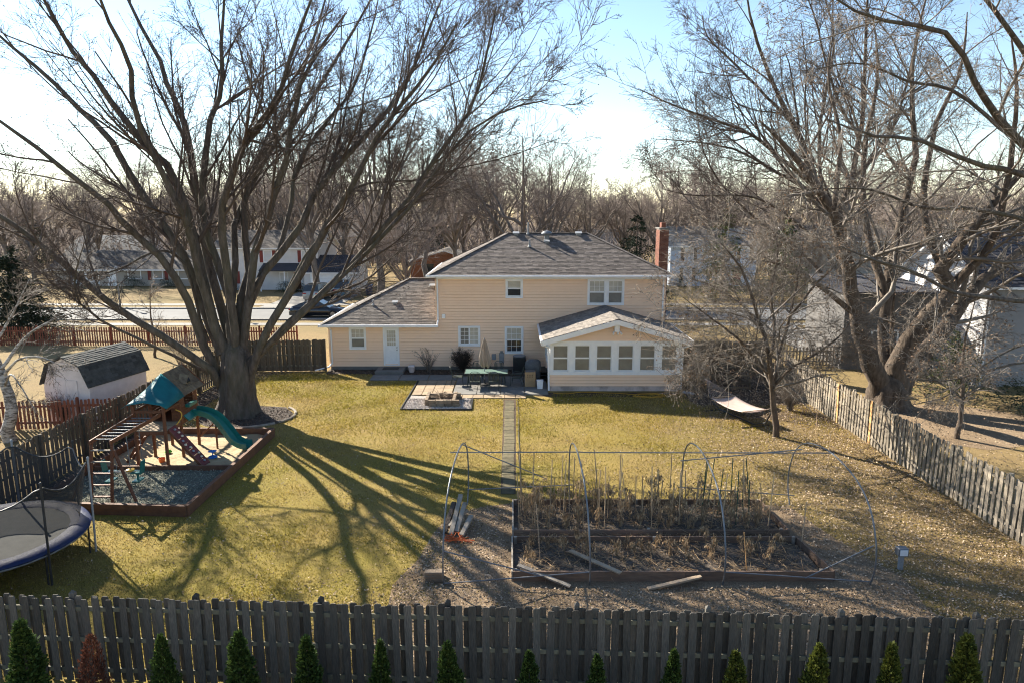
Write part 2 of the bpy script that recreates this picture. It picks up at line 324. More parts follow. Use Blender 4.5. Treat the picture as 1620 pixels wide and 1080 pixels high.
pl = [(-3.2, 13.0), (-2.4, 12.5)] + [(x, 12.45 + r.uniform(-.15, .15)) for x in range(-1, 11, 2)] + [(10.2, 13.4), (9.8, 15.2), (10.0, 16.6), (9.6, 17.6), (9.1, 19.2), (8.8, 20.9), (7, 21.3), (4.6, 21.1), (2, 21.5), (.4, 21.3), (-.9, 20.9), (-1.9, 20.3), (-2.3, 19), (-2.5, 17.6), (-3.0, 16.2), (-2.9, 14.6)]
sheet('garden_path', pl, .008, M['chips'], 'leaf strewn wood chip ground around the garden beds', 'path')
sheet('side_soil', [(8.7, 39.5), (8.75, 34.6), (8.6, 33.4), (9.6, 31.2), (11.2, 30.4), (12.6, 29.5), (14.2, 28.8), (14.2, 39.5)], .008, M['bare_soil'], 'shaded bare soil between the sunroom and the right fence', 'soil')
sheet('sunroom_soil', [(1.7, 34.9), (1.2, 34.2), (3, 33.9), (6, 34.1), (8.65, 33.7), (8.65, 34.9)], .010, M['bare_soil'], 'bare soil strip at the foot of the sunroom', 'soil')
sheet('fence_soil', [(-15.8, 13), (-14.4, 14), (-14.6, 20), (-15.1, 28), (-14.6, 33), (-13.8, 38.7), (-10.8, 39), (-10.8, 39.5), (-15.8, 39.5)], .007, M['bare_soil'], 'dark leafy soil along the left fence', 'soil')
sheet('house_mulch_bed', [(-10.6, 39.0), (-7.9, 38.95), (-7.9, 38.7), (-6.3, 38.7), (-6.3, 38.6), (1.9, 38.3), (1.9, 40.1), (-10.6, 40.1)], .012, M['mulch'], 'dark bark mulch bed along the house wall', 'flower bed')
sheet('maple_mulch', blob_poly(-12.0, 30.7, 2.1, 1.75, 20, 4, .08), .012, M['mulch'], 'dark mulch ring around the great maple', 'flower bed')
sheet('neighbour_mulch', blob_poly(19.5, 29.5, 4.6, 3.2, 18, 9), .008, M['chips'], 'leafy bare ground under the forked maple', 'ground')
# edging of the maple ring: curved timbers
for a0, a1 in ((-80, -40), (-35, 5), (10, 45)):
    m = MB((-12.0, 30.7, 0))
    m.tube([(-12.0 + 2.15 * math.cos(rad(a)), 30.7 + 1.8 * math.sin(rad(a)), .05) for a in np.linspace(a0, a1, 7)], .06, 6)
    o = m.build('edging_log', M['oldwood']); o.location = (-12.0, 30.7, 0)
    tag(o, 'weathered edging log curving round the maple mulch, ' + {-80: 'nearest the play set', -35: 'in the middle', 10: 'nearest the house'}[a0], 'log', 'edging logs round the maple')
# street, sidewalks, driveway
def strip(name, y0, y1, z0, z1, m, label, cat, x0=-140, x1=140):
    o = MB().box(x0, x1, y0, y1, z0, z1).build(name, m); return tag(o, label, cat, kind='structure')
strip('street', 58.4, 64.6, -.2, .012, M['road'], 'pale concrete street in front of the houses', 'road')
strip('kerb', 58.0, 58.4, -.2, .12, M['walk'], 'near concrete kerb of the street', 'kerb')
strip('kerb', 64.6, 65.0, -.2, .12, M['walk'], 'far concrete kerb of the street', 'kerb')
strip('sidewalk', 55.4, 56.6, -.2, .03, M['walk'], 'near sidewalk along the street', 'sidewalk')
strip('sidewalk', 67.0, 68.2, -.2, .03, M['walk'], 'far sidewalk along the street', 'sidewalk')
tag(MB().box(-23.5, -16.5, 65.0, 67.0, -.2, .125).box(-23.5, -16.5, 68.2, 77.4, -.2, .04).build('driveway', M['walk']), 'concrete driveway of the house with red shutters', 'driveway', kind='structure')
tag(MB().box(19.0, 22.5, 45.6, 58.0, -.2, .035).build('driveway', M['walk']), 'pale driveway of the house on the right', 'driveway', kind='structure')
tag(MB().box(-11, -5.5, 48.5, 55.4, -.2, .035).box(-11, -5.5, 56.6, 58.0, -.2, .13).build('driveway', M['walk']), 'driveway in front of the beige house garage', 'driveway', kind='structure')

# patio and walk: every slab its own piece
def slabs(name, label, m, quads, h=.05, cat='patio'):
    c = Vector((sum(q[0][0] for q in quads) / len(quads), sum(q[0][1] for q in quads) / len(quads), 0))
    base = MB(); 
    o = thing(name, label, cat, c)
    o['kind'] = 'structure'
    for q in quads:
        n = len(q); mb = MB(c); mb.prism([(x, y, .0) for x, y in q], (0, 0, h)); mb.build('slab', m, o, bevel=.008)
    return o
def grid_quads(x0, x1, y0, y1, nx, ny, gap=.02):
    out = []; dx = (x1 - x0) / nx; dy = (y1 - y0) / ny
    for i in range(nx):
        for j in range(ny): out.append([(x0+i*dx+gap, y0+j*dy+gap), (x0+(i+1)*dx-gap, y0+j*dy+gap), (x0+(i+1)*dx-gap, y0+(j+1)*dy-gap), (x0+i*dx+gap, y0+(j+1)*dy-gap)])
    return out
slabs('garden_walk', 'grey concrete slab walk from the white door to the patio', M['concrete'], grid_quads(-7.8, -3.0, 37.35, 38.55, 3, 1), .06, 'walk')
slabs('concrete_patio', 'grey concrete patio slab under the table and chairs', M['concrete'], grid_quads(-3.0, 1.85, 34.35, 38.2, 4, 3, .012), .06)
slabs('paver_patio', 'tan square pavers beside the fire pit gravel', M['tan_paver'], grid_quads(-5.05, -3.04, 34.3, 37.3, 4, 5, .012), .05)
slabs('paver_strip', 'tan pavers along the front of the patio', M['tan_paver'], grid_quads(-3.0, .7, 33.7, 34.33, 7, 1, .012), .05)
sheet('fire_gravel', [(-5.15, 31.75), (-1.95, 31.75), (-2.0, 33.68), (-5.1, 34.28)], .022, M['gravel'], 'white gravel square around the fire pit', 'gravel')
for p, q, nm in (((-5.2, 31.7, .03), (-5.1, 37.2, .03), 'left'), ((-5.2, 31.7, .03), (-1.9, 31.7, .03), 'front'), ((-1.9, 31.7, .03), (-1.95, 33.65, .03), 'right')):
    o = MB(p).bar(p, q, .05, .10).build('edging_strip', M['dark_plastic']); o.location = p
    tag(o, f'thin black edging strip on the {nm} side of the fire pit gravel', 'edging', 'edging of the fire pit gravel')
# sunken path down the lawn: timber sleepers with a mesh of stone between
sheet('lawn_path', [(-.37, 21.9), (.12, 21.9), (.20, 33.6), (-.42, 33.6)], .010, M['bare_soil'], 'narrow worn path down the middle of the lawn', 'path')
pth = thing('path_pavers', 'narrow row of small worn pavers leading from patio to garden', 'paving', (-.12, 27.5, 0)); pth['kind'] = 'structure'
r = R_(8); pm = MB().box(-.22, .22, -.205, .205, 0, .03).build('slab', mat('path_paver', (0.135, 0.112, 0.06), (0.085, 0.072, 0.04), 7, rough=.9, rnd=.25, bump=.4), pth, bevel=.012)
for i in range(27):
    o = pm if i == 0 else pm.copy()
    if i: link(o, pth)
    o.location = (r.uniform(-.02, .02), -5.4 + i * .425, -.012 + r.uniform(0, .012)); o.rotation_euler = (0, 0, r.uniform(-.04, .04))
ed = MB((.36, 27.5, 0))
ed.tube([(.30 + r.uniform(-.02, .02), 22 + k * .6, .012) for k in range(20)], .02, 5)
o = ed.build('path_edging', M['dark_plastic']); o.location = (.36, 27.5, 0); tag(o, 'thin dark edging line right of the lawn path', 'edging')
# ------------------------------------------------------------------ house kit
def siding(mb, O, U, N, z0, z1, ul, ur, openings=(), course=.16, lap=.028, g=.018, gd=-.03):
    O = Vector(O); U = Vector(U); N = Vector(N)
    fl = ul if callable(ul) else (lambda z: ul); fr = ur if callable(ur) else (lambda z: ur)
    def P(u, z, d): return O + U * u + N * d + Vector((0, 0, z))
    z = z0
    while z < z1 - 1e-4:
        zt = min(z + course, z1); zg = zt - g if zt - z > course * .9 and zt < z1 - .01 else zt; cuts = sorted({z, zg, zt, *[c for o in openings for c in (o[2], o[3]) if z < c < zt]})
        for za, zb in zip(cuts, cuts[1:]):
            zm = (za + zb) / 2; iv = []; a = None
            ops = sorted((o[0], o[1]) for o in openings if o[2] < zm < o[3])
            cur = None; segs = []
            for o0, o1 in ops: segs.append((cur, o0)); cur = o1
            segs.append((cur, None))
            da = lap * (1 - (za - z) / course); db = lap * (1 - (zb - z) / course); low = za
            if za >= zg - 1e-6 and zg < zt: da = db = gd
            for s0, s1 in segs:
                a0 = fl(za) if s0 is None else s0; a1 = fl(zb) if s0 is None else s0
                b0 = fr(za) if s1 is None else s1; b1 = fr(zb) if s1 is None else s1
                if b0 - a0 < .002: continue
                mb.quad(P(a0, za, da), P(b0, za, da), P(b1, zb, db), P(a1, zb, db))
                if za == z: mb.quad(P(a0, za, gd), P(b0, za, gd), P(b0, za, da), P(a0, za, da))
                if abs(za - zg) < 1e-6 and zg < zt: mb.quad(P(a0, za, lap * g / course), P(b0, za, lap * g / course), P(b0, za, gd), P(a0, za, gd))
        z = zt
def shingles(mb, A, B, Cc, Dd, row=.15, tab=.31, th=.012, seed=0):
    A, B, Cc, Dd = map(Vector, (A, B, Cc, Dd)); e = (B - A).normalized(); up = Dd - A; nrm = e.cross((Dd - A) if (Dd - A).length > .01 else (Cc - A)).normalized()
    if nrm.z < 0: nrm = -nrm
    H = (Dd - A).cross(e).length; n = max(1, round(H / row)); r = R_(seed)
    for i in range(n):
        v0, v1 = i / n, min(1, (i + 1.12) / n)
        l0, r0, l1, r1 = A.lerp(Dd, v0), B.lerp(Cc, v0), A.lerp(Dd, v1), B.lerp(Cc, v1)
        ua, ub, uc, ud = [(p - A).dot(e) for p in (l0, r0, l1, r1)]
        u = ua - r.uniform(0, tab)
        while u < ub:
            w = tab * r.choice((.6, .8, 1, 1, 1.25)); x0, x1 = max(u, ua), min(u + w - .006, ub); u += w
            if x1 - x0 < .03: continue
            def pt(x, v, d):
                la, ra = A.lerp(Dd, v), B.lerp(Cc, v); a_, b_ = (la - A).dot(e), (ra - A).dot(e)
                x = min(max(x, a_), b_); return la + e * (x - a_) + nrm * d
            t = th * r.uniform(.7, 1.5); vb = v0 + r.uniform(-.12, .06) / n if i else v0
            p0, p1, p2, p3 = pt(x0, max(vb, 0), t), pt(x1, max(vb, 0), t), pt(x1, v1, .002), pt(x0, v1, .002)
            mb.pts([p0, p1, p2, p3, p0 - nrm * t, p1 - nrm * t], [(0, 1, 2, 3), (4, 5, 1, 0)])
def wframe(O, U, N):
    O = Vector(O); U = Vector(U); N = Vector(N)
    return lambda u, z, d=0.0: O + U * u + N * d + Vector((0, 0, z))
def wbox(mb, P, u0, u1, z0, z1, d0, d1):
    V = [P(u, z, d) for d in (d0, d1) for z in (z0, z1) for u in (u0, u1)]
    return mb.pts(V, [(0, 1, 3, 2), (4, 6, 7, 5), (0, 4, 5, 1), (2, 3, 7, 6), (0, 2, 6, 4), (1, 5, 7, 3)])
def window(root, off, P, u0, u1, z0, z1, style='hung', grid=None, glass_u='glass_light', glass_l='glass_dark', cas=.10, casm='white', sill=True, name='window'):
    mb = MB(off); c = cas; d = .035
    wbox(mb, P, u0, u1, z1 - c, z1, -.03, d); wbox(mb, P, u0, u1, z0, z0 + c * 1.05, -.03, d + .012)
    wbox(mb, P, u0, u0 + c, z0 + c * 1.05, z1 - c, -.03, d); wbox(mb, P, u1 - c, u1, z0 + c * 1.05, z1 - c, -.03, d)
    a0, a1, b0, b1 = u0 + c, u1 - c, z0 + c * 1.05, z1 - c; zm = (b0 + b1) / 2; s = .04
    if style == 'hung': panes = [(a0, a1, zm, b1, glass_u, -.035, grid), (a0, a1, b0, zm, glass_l, -.055, grid if grid and grid[2] else None)]
    elif style == 'slide': panes = [(a0, (a0+a1)/2, b0, b1, glass_u, -.035, grid), ((a0+a1)/2, a1, b0, b1, glass_l, -.055, grid)]
    else: panes = [(a0, a1, b0, b1, glass_u, -.035, grid)]
    w = mb.build(name, M[casm], root)
    for (p0, p1, q0, q1, gm, dd, gr) in panes:
        sm = MB(off); wbox(sm, P, p0, p1, q1 - s, q1, dd - .03, dd + .02); wbox(sm, P, p0, p1, q0, q0 + s, dd - .03, dd + .02)
        wbox(sm, P, p0, p0 + s, q0 + s, q1 - s, dd - .03, dd + .02); wbox(sm, P, p1 - s, p1, q0 + s, q1 - s, dd - .03, dd + .02)
        if gr:
            for k in range(1, gr[0]): x = p0 + (p1 - p0) * k / gr[0]; wbox(sm, P, x - .009, x + .009, q0 + s, q1 - s, dd - .012, dd + .006)
            for k in range(1, gr[1]): y = q0 + (q1 - q0) * k / gr[1]; wbox(sm, P, p0 + s, p1 - s, y - .009, y + .009, dd - .012, dd + .0075)
        sm.build('sash', M[casm], w)
        wbox(MB(off), P, p0 + s, p1 - s, q0 + s, q1 - s, dd - .02, dd - .008).build('pane', M[gm], w)
    return w
def downspout(root, off, pts, name='downspout', w=.085):
    m = MB(off); P = [Vector(p) for p in pts]
    for a, b in zip(P, P[1:]):
        d = (b - a).normalized(); m.bar(a - d * .02, b + d * .02, w, w * .8)
    return m.build(name, M['gutter'], root, bevel=.012)

# ------------------------------------------------------------------ the beige house
HO = Vector((0, 40, 0)); FY = 40.0
H = thing('beige_house', 'two-storey beige sided house with garage wing, white trim and gabled sunroom', 'house', HO)
Pf = wframe((0, FY, 0), (1, 0, 0), (0, -1, 0))
XL, XM, XR = -10.55, -4.36, 8.72; ZE, ZG = 5.42, 2.60; EV = 5.52
W = dict(garage=(-9.40, -8.42, 1.20, 2.50), kitchen=(-3.10, -1.83, 1.40, 2.58), dining=(-.42, .66, .95, 2.56), bath=(-.37, .62, 4.17, 5.27), bed=(4.30, 6.40, 3.76, 5.27))
DR = (-7.44, -6.52, .33, 2.50)
op = [tuple(v) for v in W.values()] + [DR]
def cut(o, m=.05): return (o[0]+m, o[1]-m, o[2]+m, o[3]-m)
cuts = [cut(o) for o in op]
m = MB(HO); siding(m, (0, FY, 0), (1, 0, 0), (0, -1, 0), .22, ZE, lambda z: XL if z < ZG - .01 else XM, XR, cuts)
m.build('wall', M['siding'], H)
for a_ in (((XR, FY, 0), (0, 1, 0), (1, 0, 0), .22, ZE, 0, 8.2), ((XL, FY, 0), (0, 1, 0), (-1, 0, 0), .22, ZG, 0, 8.2), ((XM, FY, 0), (0, 1, 0), (-1, 0, 0), ZG, ZE, 0, 8.2),
           ((0, FY + 8.2, 0), (1, 0, 0), (0, 1, 0), .22, ZE, lambda z: XL if z < ZG - .01 else XM, XR)):
    m = MB(HO); siding(m, *a_); m.build('wall', M['siding'], H)
MB(HO).box(XL + .02, XR - .02, FY + .02, FY + 8.18, -.2, .25).build('foundation', M['concrete'], H)
for x0, x1, z1 in ((XL - .03, XL + .07, ZG), (XM - .01, XM + .06, ZE), (XR - .07, XR + .03, ZE)): MB(HO).box(x0, x1, FY - .045, FY + .06, .22 if x0 != XM - .01 else ZG, z1).build('corner_board', M['siding'], H)
# main hip roof
oh = .38; y0, y1 = FY - oh, FY + 8.2 + oh; x0, x1 = XM - oh, XR + oh; ry = (y0 + y1) / 2; run = ry - y0; rz = EV + run * .49
A, B, Cq, Dq = (x0, y0, EV), (x1, y0, EV), (x1, y1, EV), (x0, y1, EV); R1, R2 = (x0 + run, ry, rz), (x1 - run, ry, rz)
m = MB(HO); dn = Vector((0, 0, -.03))
for q in ((A, B, R2, R1), (B, Cq, R2), (Cq, Dq, R1, R2), (Dq, A, R1)): m.quad(*[Vector(p) + dn for p in q])
rf = m.build('roof', M['shingle'], H)
m = MB(HO); shingles(m, A, B, R2, R1, seed=1); shingles(m, B, Cq, R2, R2, seed=2); shingles(m, Dq, A, R1, R1, seed=3); shingles(m, Cq, Dq, R1, R2, seed=4)
o = m.build('shingle', M['shingle'], rf); o['kind'] = 'stuff'
m = MB(HO)
for p, q in ((A, R1), (B, R2), (R1, R2), (Cq, R2), (Dq, R1)):
    p, q = Vector(p), Vector(q); k = int((q - p).length / .22)
    for i in range(k): m.bar(p.lerp(q, i / k) + Vector((0, 0, .016)), p.lerp(q, min(1, (i + 1.2) / k)) + Vector((0, 0, .008)), .26, .02)
o = m.build('hip_cap', M['shingle'], rf); o['kind'] = 'stuff'
m = MB(HO); m.box(x0 + .02, x1 - .02, y0 + .02, y1 - .02, ZE - .01, EV - .035)
m.build('soffit', M['white'], H)
m = MB(HO); m.box(x0 - .11, x1 + .11, y0 - .13, y0 + .02, EV - .13, EV + .0); m.build('gutter', M['gutter'], H, bevel=.012)
for q in (x1 - .02, x0 - .12): MB(HO).box(q, q + .14, y0 + .03, y1, EV - .13, EV).build('gutter', M['gutter'], H)
m = MB(HO); m.box(XM, XR, FY - .045, FY - .019, ZE - .16, ZE - .012); m.build('frieze_board', M['white'], H)
# garage hip roof
GV = 2.70; gx0 = XL - oh; gy1 = FY + 8.2 + oh; gry = (y0 + gy1) / 2; grz = GV + run * .49
a, b = (gx0, y0, GV), (XM - .005, y0, GV); c, d = (XM - .005, gy1, GV), (gx0, gy1, GV); r1, r2 = (gx0 + run, gry, grz), (XM - .005, gry, grz)
m = MB(HO)
for q in ((a, b, r2, r1), (c, d, r1, r2), (d, a, r1)): m.quad(*[Vector(p) + dn for p in q])
gf = m.build('garage_roof', M['shingle_brown'], H)
m = MB(HO); shingles(m, a, b, r2, r1, seed=5); shingles(m, d, a, r1, r1, seed=6); shingles(m, c, d, r1, r2, seed=7)
o = m.build('shingle', M['shingle_brown'], gf); o['kind'] = 'stuff'
m = MB(HO)
for p, q in ((a, r1), (r1, r2), (d, r1)):
    p, q = Vector(p), Vector(q); k = int((q - p).length / .22)
    for i in range(k): m.bar(p.lerp(q, i / k) + Vector((0, 0, .016)), p.lerp(q, min(1, (i + 1.2) / k)) + Vector((0, 0, .008)), .26, .02)
o = m.build('hip_cap', M['shingle_brown'], gf); o['kind'] = 'stuff'
MB(HO).box(gx0 + .02, XM - .02, y0 + .02, gy1, ZG - .01, GV - .035).build('soffit', M['white'], H)
MB(HO).box(gx0 - .11, XM + .16, y0 - .13, y0 + .02, GV - .14, GV).build('gutter', M['gutter'], H, bevel=.012)
MB(HO).box(gx0 - .12, gx0 + .02, y0 + .03, gy1, GV - .14, GV).build('gutter', M['gutter'], H)
downspout(H, HO, [(XM + .12, y0 - .06, EV - .1), (XM + .12, FY - .10, EV - .32), (XM + .12, FY - .10, GV + .2), (XM + .10, y0 + .05, GV + .02)])
downspout(H, HO, [(XR - .12, y0 - .06, EV - .1), (XR - .12, FY - .10, EV - .34), (XR - .12, FY - .10, 3.1)])
downspout(H, HO, [(XL + .02, y0 - .06, GV - .1), (XL + .14, FY - .10, GV - .35), (XL + .14, FY - .10, .42), (XL - .05, FY - .2, .22), (XL - .75, FY - .55, .10)])
# windows and door
window(H, HO, Pf, *W['garage'], grid=(3, 2, False), glass_u='glass_light', glass_l='glass_grey')
window(H, HO, Pf, *W['kitchen'], style='slide', grid=(2, 4), glass_u='glass_grey', glass_l='glass_light')
window(H, HO, Pf, *W['dining'], grid=(3, 2, True), glass_u='glass_light', glass_l='glass_dark')
window(H, HO, Pf, *W['bath'], glass_u='glass_light', glass_l='glass_dark')
bx0, bx1, bz0, bz1 = W['bed']; bm_ = (bx0 + bx1) / 2
window(H, HO, Pf, bx0, bm_ + .04, bz0, bz1, grid=(3, 2, False), glass_u='glass_light', glass_l='glass_grey')
window(H, HO, Pf, bm_ - .04 + .081, bx1, bz0, bz1, grid=(3, 2, False), glass_u='glass_light', glass_l='glass_grey')
m = MB(HO); c = .09
wbox(m, Pf, DR[0], DR[0]+c, DR[2], DR[3]-c, -.05, .04); wbox(m, Pf, DR[1]-c, DR[1], DR[2], DR[3]-c, -.05, .04); wbox(m, Pf, DR[0], DR[1], DR[3]-c, DR[3], -.05, .04); wbox(m, Pf, DR[0], DR[1], DR[2]-.05, DR[2], -.05, .05)
dfr = m.build('door', M['white'], H)
da, db = DR[0]+c, DR[1]-c; m = MB(HO); zg0, zg1 = 1.42, 2.30
wbox(m, Pf, da, db, DR[2]+.03, zg0, -.06, -.01); wbox(m, Pf, da, db, zg1, DR[3]-c, -.06, -.01); wbox(m, Pf, da, da+.12, zg0, zg1, -.06, -.01); wbox(m, Pf, db-.12, db, zg0, zg1, -.06, -.01)
for (p0, p1) in ((da+.10, (da+db)/2-.03), ((da+db)/2+.03, db-.10)): wbox(m, Pf, p0, p1, .62, 1.2, -.012, .004)
for k in range(1, 4): x = da+.12+(db-da-.24)*k/4; wbox(m, Pf, x-.008, x+.008, zg0, zg1, -.045, -.014)
for k in range(1, 4): z = zg0+(zg1-zg0)*k/4; wbox(m, Pf, da+.12, db-.12, z-.008, z+.008, -.044, -.013)
m.build('door_leaf', M['white'], dfr)
wbox(MB(HO), Pf, da+.12, db-.12, zg0, zg1, -.05, -.035).build('pane', M['glass_light'], dfr)
for z in (1.32, 1.18): 
    m = MB(HO); m.tube([Pf(db-.05, z, -.01), Pf(db-.05, z, .045)], .032, 10); m.build('handle', M['rim'], dfr)
# small fixtures on the wall and roofs
wbox(MB(HO), Pf, -4.02, -3.82, 3.02, 3.26, 0.0, .10).build('vent_box', M['white'], H, bevel=.01)
def vent_pipe(x, v, h, r_, root, roof='main'):
    z0 = (EV if roof == 'main' else GV) + v * .49; y = y0 + v
    m = MB(HO); m.tube([(x, y, z0 - .05), (x, y, z0 + h)], r_, 10); m.lathe([(r_*2.2, 0), (r_*1.1, .12)], 10, (x, y, z0 + .02)); m.build('vent_pipe', M['grey_metal'], root)
def box_vent(x, v, s, root, roof='main'):
    z0 = (EV if roof == 'main' else GV) + v * .49; y = y0 + v
    m = MB(HO); m.box(x-s*.7, x+s*.7, y-s*.6, y+s*.6, z0-.1, z0+s*.35); m.prism([(x-s, y-s, z0+s*.28), (x+s, y-s, z0+s*.28), (x+s, y+s, z0+s*.75), (x-s, y+s, z0+s*.75)], (0, 0, s*.22)); m.build('roof_vent', M['grey_metal'], root)
vent_pipe(1.05, 2.85, .45, .055, rf); vent_pipe(.98, 4.25, .75, .05, rf); box_vent(.25, 4.25, .2, rf); box_vent(4.1, 4.25, .2, rf); box_vent(2.1, 3.35, .18, rf)
m = MB(HO); yv, zv = y0 + 3.85, EV + 3.85*.49; m.lathe([(.16, -.1), (.16, .22), (.32, .24), (.33, .30), (.22, .42), (.05, .46)], 16, (2.12, yv, zv)); m.build('turbine_vent', M['metal'], rf, smooth=True)
vent_pipe(-8.2, 1.75, .35, .05, gf, 'g'); box_vent(-6.95, 1.95, .17, gf, 'g'); box_vent(-4.9, 3.6, .18, gf, 'g')
# chimney of real bricks
cx0, cx1, cy0, cy1, cz1 = 9.0, 9.56, 43.4, 44.5, 7.95
ch = MB(HO).box(cx0+.02, cx1-.02, cy0+.02, cy1-.02, 0, cz1).build('chimney', M['mortar'], H)
m = MB(HO); z = 0.0; k = 0
while z < cz1 - .05:
    for ax, a, b_, fix in (('x', cx0, cx1, cy0), ('x', cx0, cx1, cy1 - .1), ('y', cy0 + .1, cy1 - .1, cx0), ('y', cy0 + .1, cy1 - .1, cx1 - .1)):
        u = a - (.115 if k % 2 else 0)
        while u < b_ - .02:
            p, q = max(u, a), min(u + .22, b_)
            if ax == 'x': m.box(p, q, fix, fix + .1, z, z + .066)
            else: m.box(fix, fix + .1, p, q, z, z + .066)
            u += .23
    z += .076; k += 1
o = m.build('brick', M['brick'], ch); o['kind'] = 'stuff'
MB(HO).box(cx0-.05, cx1+.05, cy0-.05, cy1+.05, cz1, cz1+.09).build('chimney_cap', M['concrete'], ch, bevel=.02)
MB(HO).box(cx0+.15, cx1-.15, cy0+.3, cy1-.3, cz1+.09, cz1+.40).build('flue', M['brick'], ch)
# ------------------------------------------------------------------ sunroom
SY = 35.15; SX0, SX1 = 1.95, 8.62; SE, SA = 2.72, 3.66; SXM = (SX0 + SX1) / 2 + .0
MB(HO).box(SX0+.03, SX1-.03, SY+.03, FY-.05, -.2, .30).build('sunroom_foundation', M['foundation'], H)
Ps = wframe((0, SY, 0), (1, 0, 0), (0, -1, 0))
m = MB(HO); siding(m, (0, SY, 0), (1, 0, 0), (0, -1, 0), .28, .90, SX0, SX1)
sl_ = (SA - SE) / (SXM - SX0)
siding(m, (0, SY, 0), (1, 0, 0), (0, -1, 0), 2.60, SA + .02, lambda z: SX0 + max(0, z - SE) / sl_, lambda z: SX1 - max(0, z - SE) / sl_)
siding(m, (SX0, SY, 0), (0, 1, 0), (-1, 0, 0), .28, .90, 0, FY - SY); siding(m, (SX1, SY, 0), (0, 1, 0), (1, 0, 0), .28, 2.7, 0, FY - SY)
m.build('sunroom_wall', M['siding'], H)
m = MB(HO)                                           # white window band: head, sill, mullions
wbox(m, Ps, SX0, SX1, 2.46, 2.62, -.06, .03); wbox(m, Ps, SX0, SX1, .87, 1.00, -.06, .045)
cs = [2.475 + 1.108 * k for k in range(6)]; hw = .45
ed_ = [SX0] + [x for c in cs for x in (c - hw, c + hw)] + [SX1]
for k in range(0, len(ed_), 2): wbox(m, Ps, ed_[k], ed_[k+1], 1.00, 2.46, -.06, .028)
Pl = wframe((SX0, SY, 0), (0, 1, 0), (-1, 0, 0)); L_ = FY - SY
wbox(m, Pl, .03, L_, 2.46, 2.72, -.06, .03); wbox(m, Pl, .03, L_, .87, 1.00, -.06, .03)
for u in (.1, 1.3, 2.5, 3.7): wbox(m, Pl, u - .07, u + .07, 1.0, 2.46, -.06, .03)
wbox(m, Pl, 4.65, L_, 1.0, 2.46, -.06, .03)
m.build('window_band', M['white'], H)
for i, c in enumerate(cs): window(H, HO, Ps, c - hw + .002, c + hw - .002, 1.002, 2.458, glass_u='glass_grey', glass_l='glass_grey', cas=.06)
for u in (.7, 1.9, 3.1): window(H, HO, Pl, u - .53, u + .53, 1.002, 2.458, glass_u='glass_dark', glass_l='glass_dark', cas=.06)
fo = .42; so_ = .42; ev_ = SE - so_ * sl_
A, B = (SX0 - so_, SY - fo, ev_ + .12), (SX0 - so_, FY - .02, ev_ + .12); R1, R2 = (SXM, SY - fo, SA + .12), (SXM, FY - .02, SA + .12); Cq, Dq = (SX1 + so_, SY - fo, ev_ + .12), (SX1 + so_, FY - .02, ev_ + .12)
m = MB(HO)
for q in ((A, R1, R2, B), (R1, Cq, Dq, R2)): m.prism([Vector(p) + Vector((0, 0, -.10)) for p in q], (0, 0, .085))
sr = m.build('sunroom_roof', M['shingle'], H)
m = MB(HO); shingles(m, A, B, R2, R1, seed=8); shingles(m, Cq, Dq, R2, R1, seed=9)
M['shingle_pale'] = mat('sunroom_shingle', (0.235, 0.205, 0.175), (0.165, 0.145, 0.128), 5, rough=.9, isl=.3, bump=.3, bscale=60)
o = m.build('shingle', M['shingle_pale'], sr); o['kind'] = 'stuff'
m = MB(HO)
for k in range(22): yk = SY - fo + k * .22; m.pts([(SXM-.16, yk, SA+.105), (SXM, yk, SA+.15), (SXM+.16, yk, SA+.105), (SXM-.16, yk+.26, SA+.095), (SXM, yk+.26, SA+.14), (SXM+.16, yk+.26, SA+.095)], [(0, 1, 4, 3), (1, 2, 5, 4)])
o = m.build('ridge_cap', M['shingle_pale'], sr); o['kind'] = 'stuff'
m = MB(HO)
for s_, e_ in ((A, R1), (Cq, R1)):
    s_, e_ = Vector(s_), Vector(e_); P4 = [s_ + Vector((0, -.025, -.28)), s_ + Vector((0, -.025, -.02)), e_ + Vector((0, -.025, -.02)), e_ + Vector((0, -.025, -.28))]
    m.prism(P4, (0, .022, 0))
m.build('fascia', M['white'], H)
m = MB(HO)
for s_, e_, s2, e2 in ((A, R1, B, R2), (Cq, R1, Dq, R2)): m.quad(*[Vector(p) + Vector((0, 0, -.13)) for p in (s_, e_, e2, s2)])
m.build('soffit', M['white'], H)
for sx in (SX0 - so_ - .10, SX1 + so_ - .02): MB(HO).box(sx, sx + .12, SY - fo - .02, FY - .1, ev_ - .02, ev_ + .11).build('gutter', M['gutter'], H, bevel=.012)
downspout(H, HO, [(SX0 - so_ - .04, SY - fo + .06, ev_), (SX0 - so_ - .02, SY - fo + .06, ev_ - .12), (SX0 - .10, SY - .06, ev_ - .32), (SX0 - .06, SY - .08, .08)], w=.10)
downspout(H, HO, [(SX1 + so_ + .04, SY - fo + .06, ev_), (SX1 + so_ + .02, SY - fo + .06, ev_ - .12), (SX1 + .06, SY - .06, ev_ - .32), (SX1 + .02, SY - .08, .12)], w=.10)
m = MB(HO); wbox(m, Ps, SXM - .13, SXM + .13, 3.12, 3.62, .04, .30); m.build('flood_light_box', M['white'], H, bevel=.02)
for s_ in (-.16, .04, .18):
    m = MB(HO); m.tube([Ps(SXM + s_, 3.12, .2), Ps(SXM + s_ * 1.2, 3.02, .34)], [.035, .055], 10); m.build('lamp', M['white'], H)
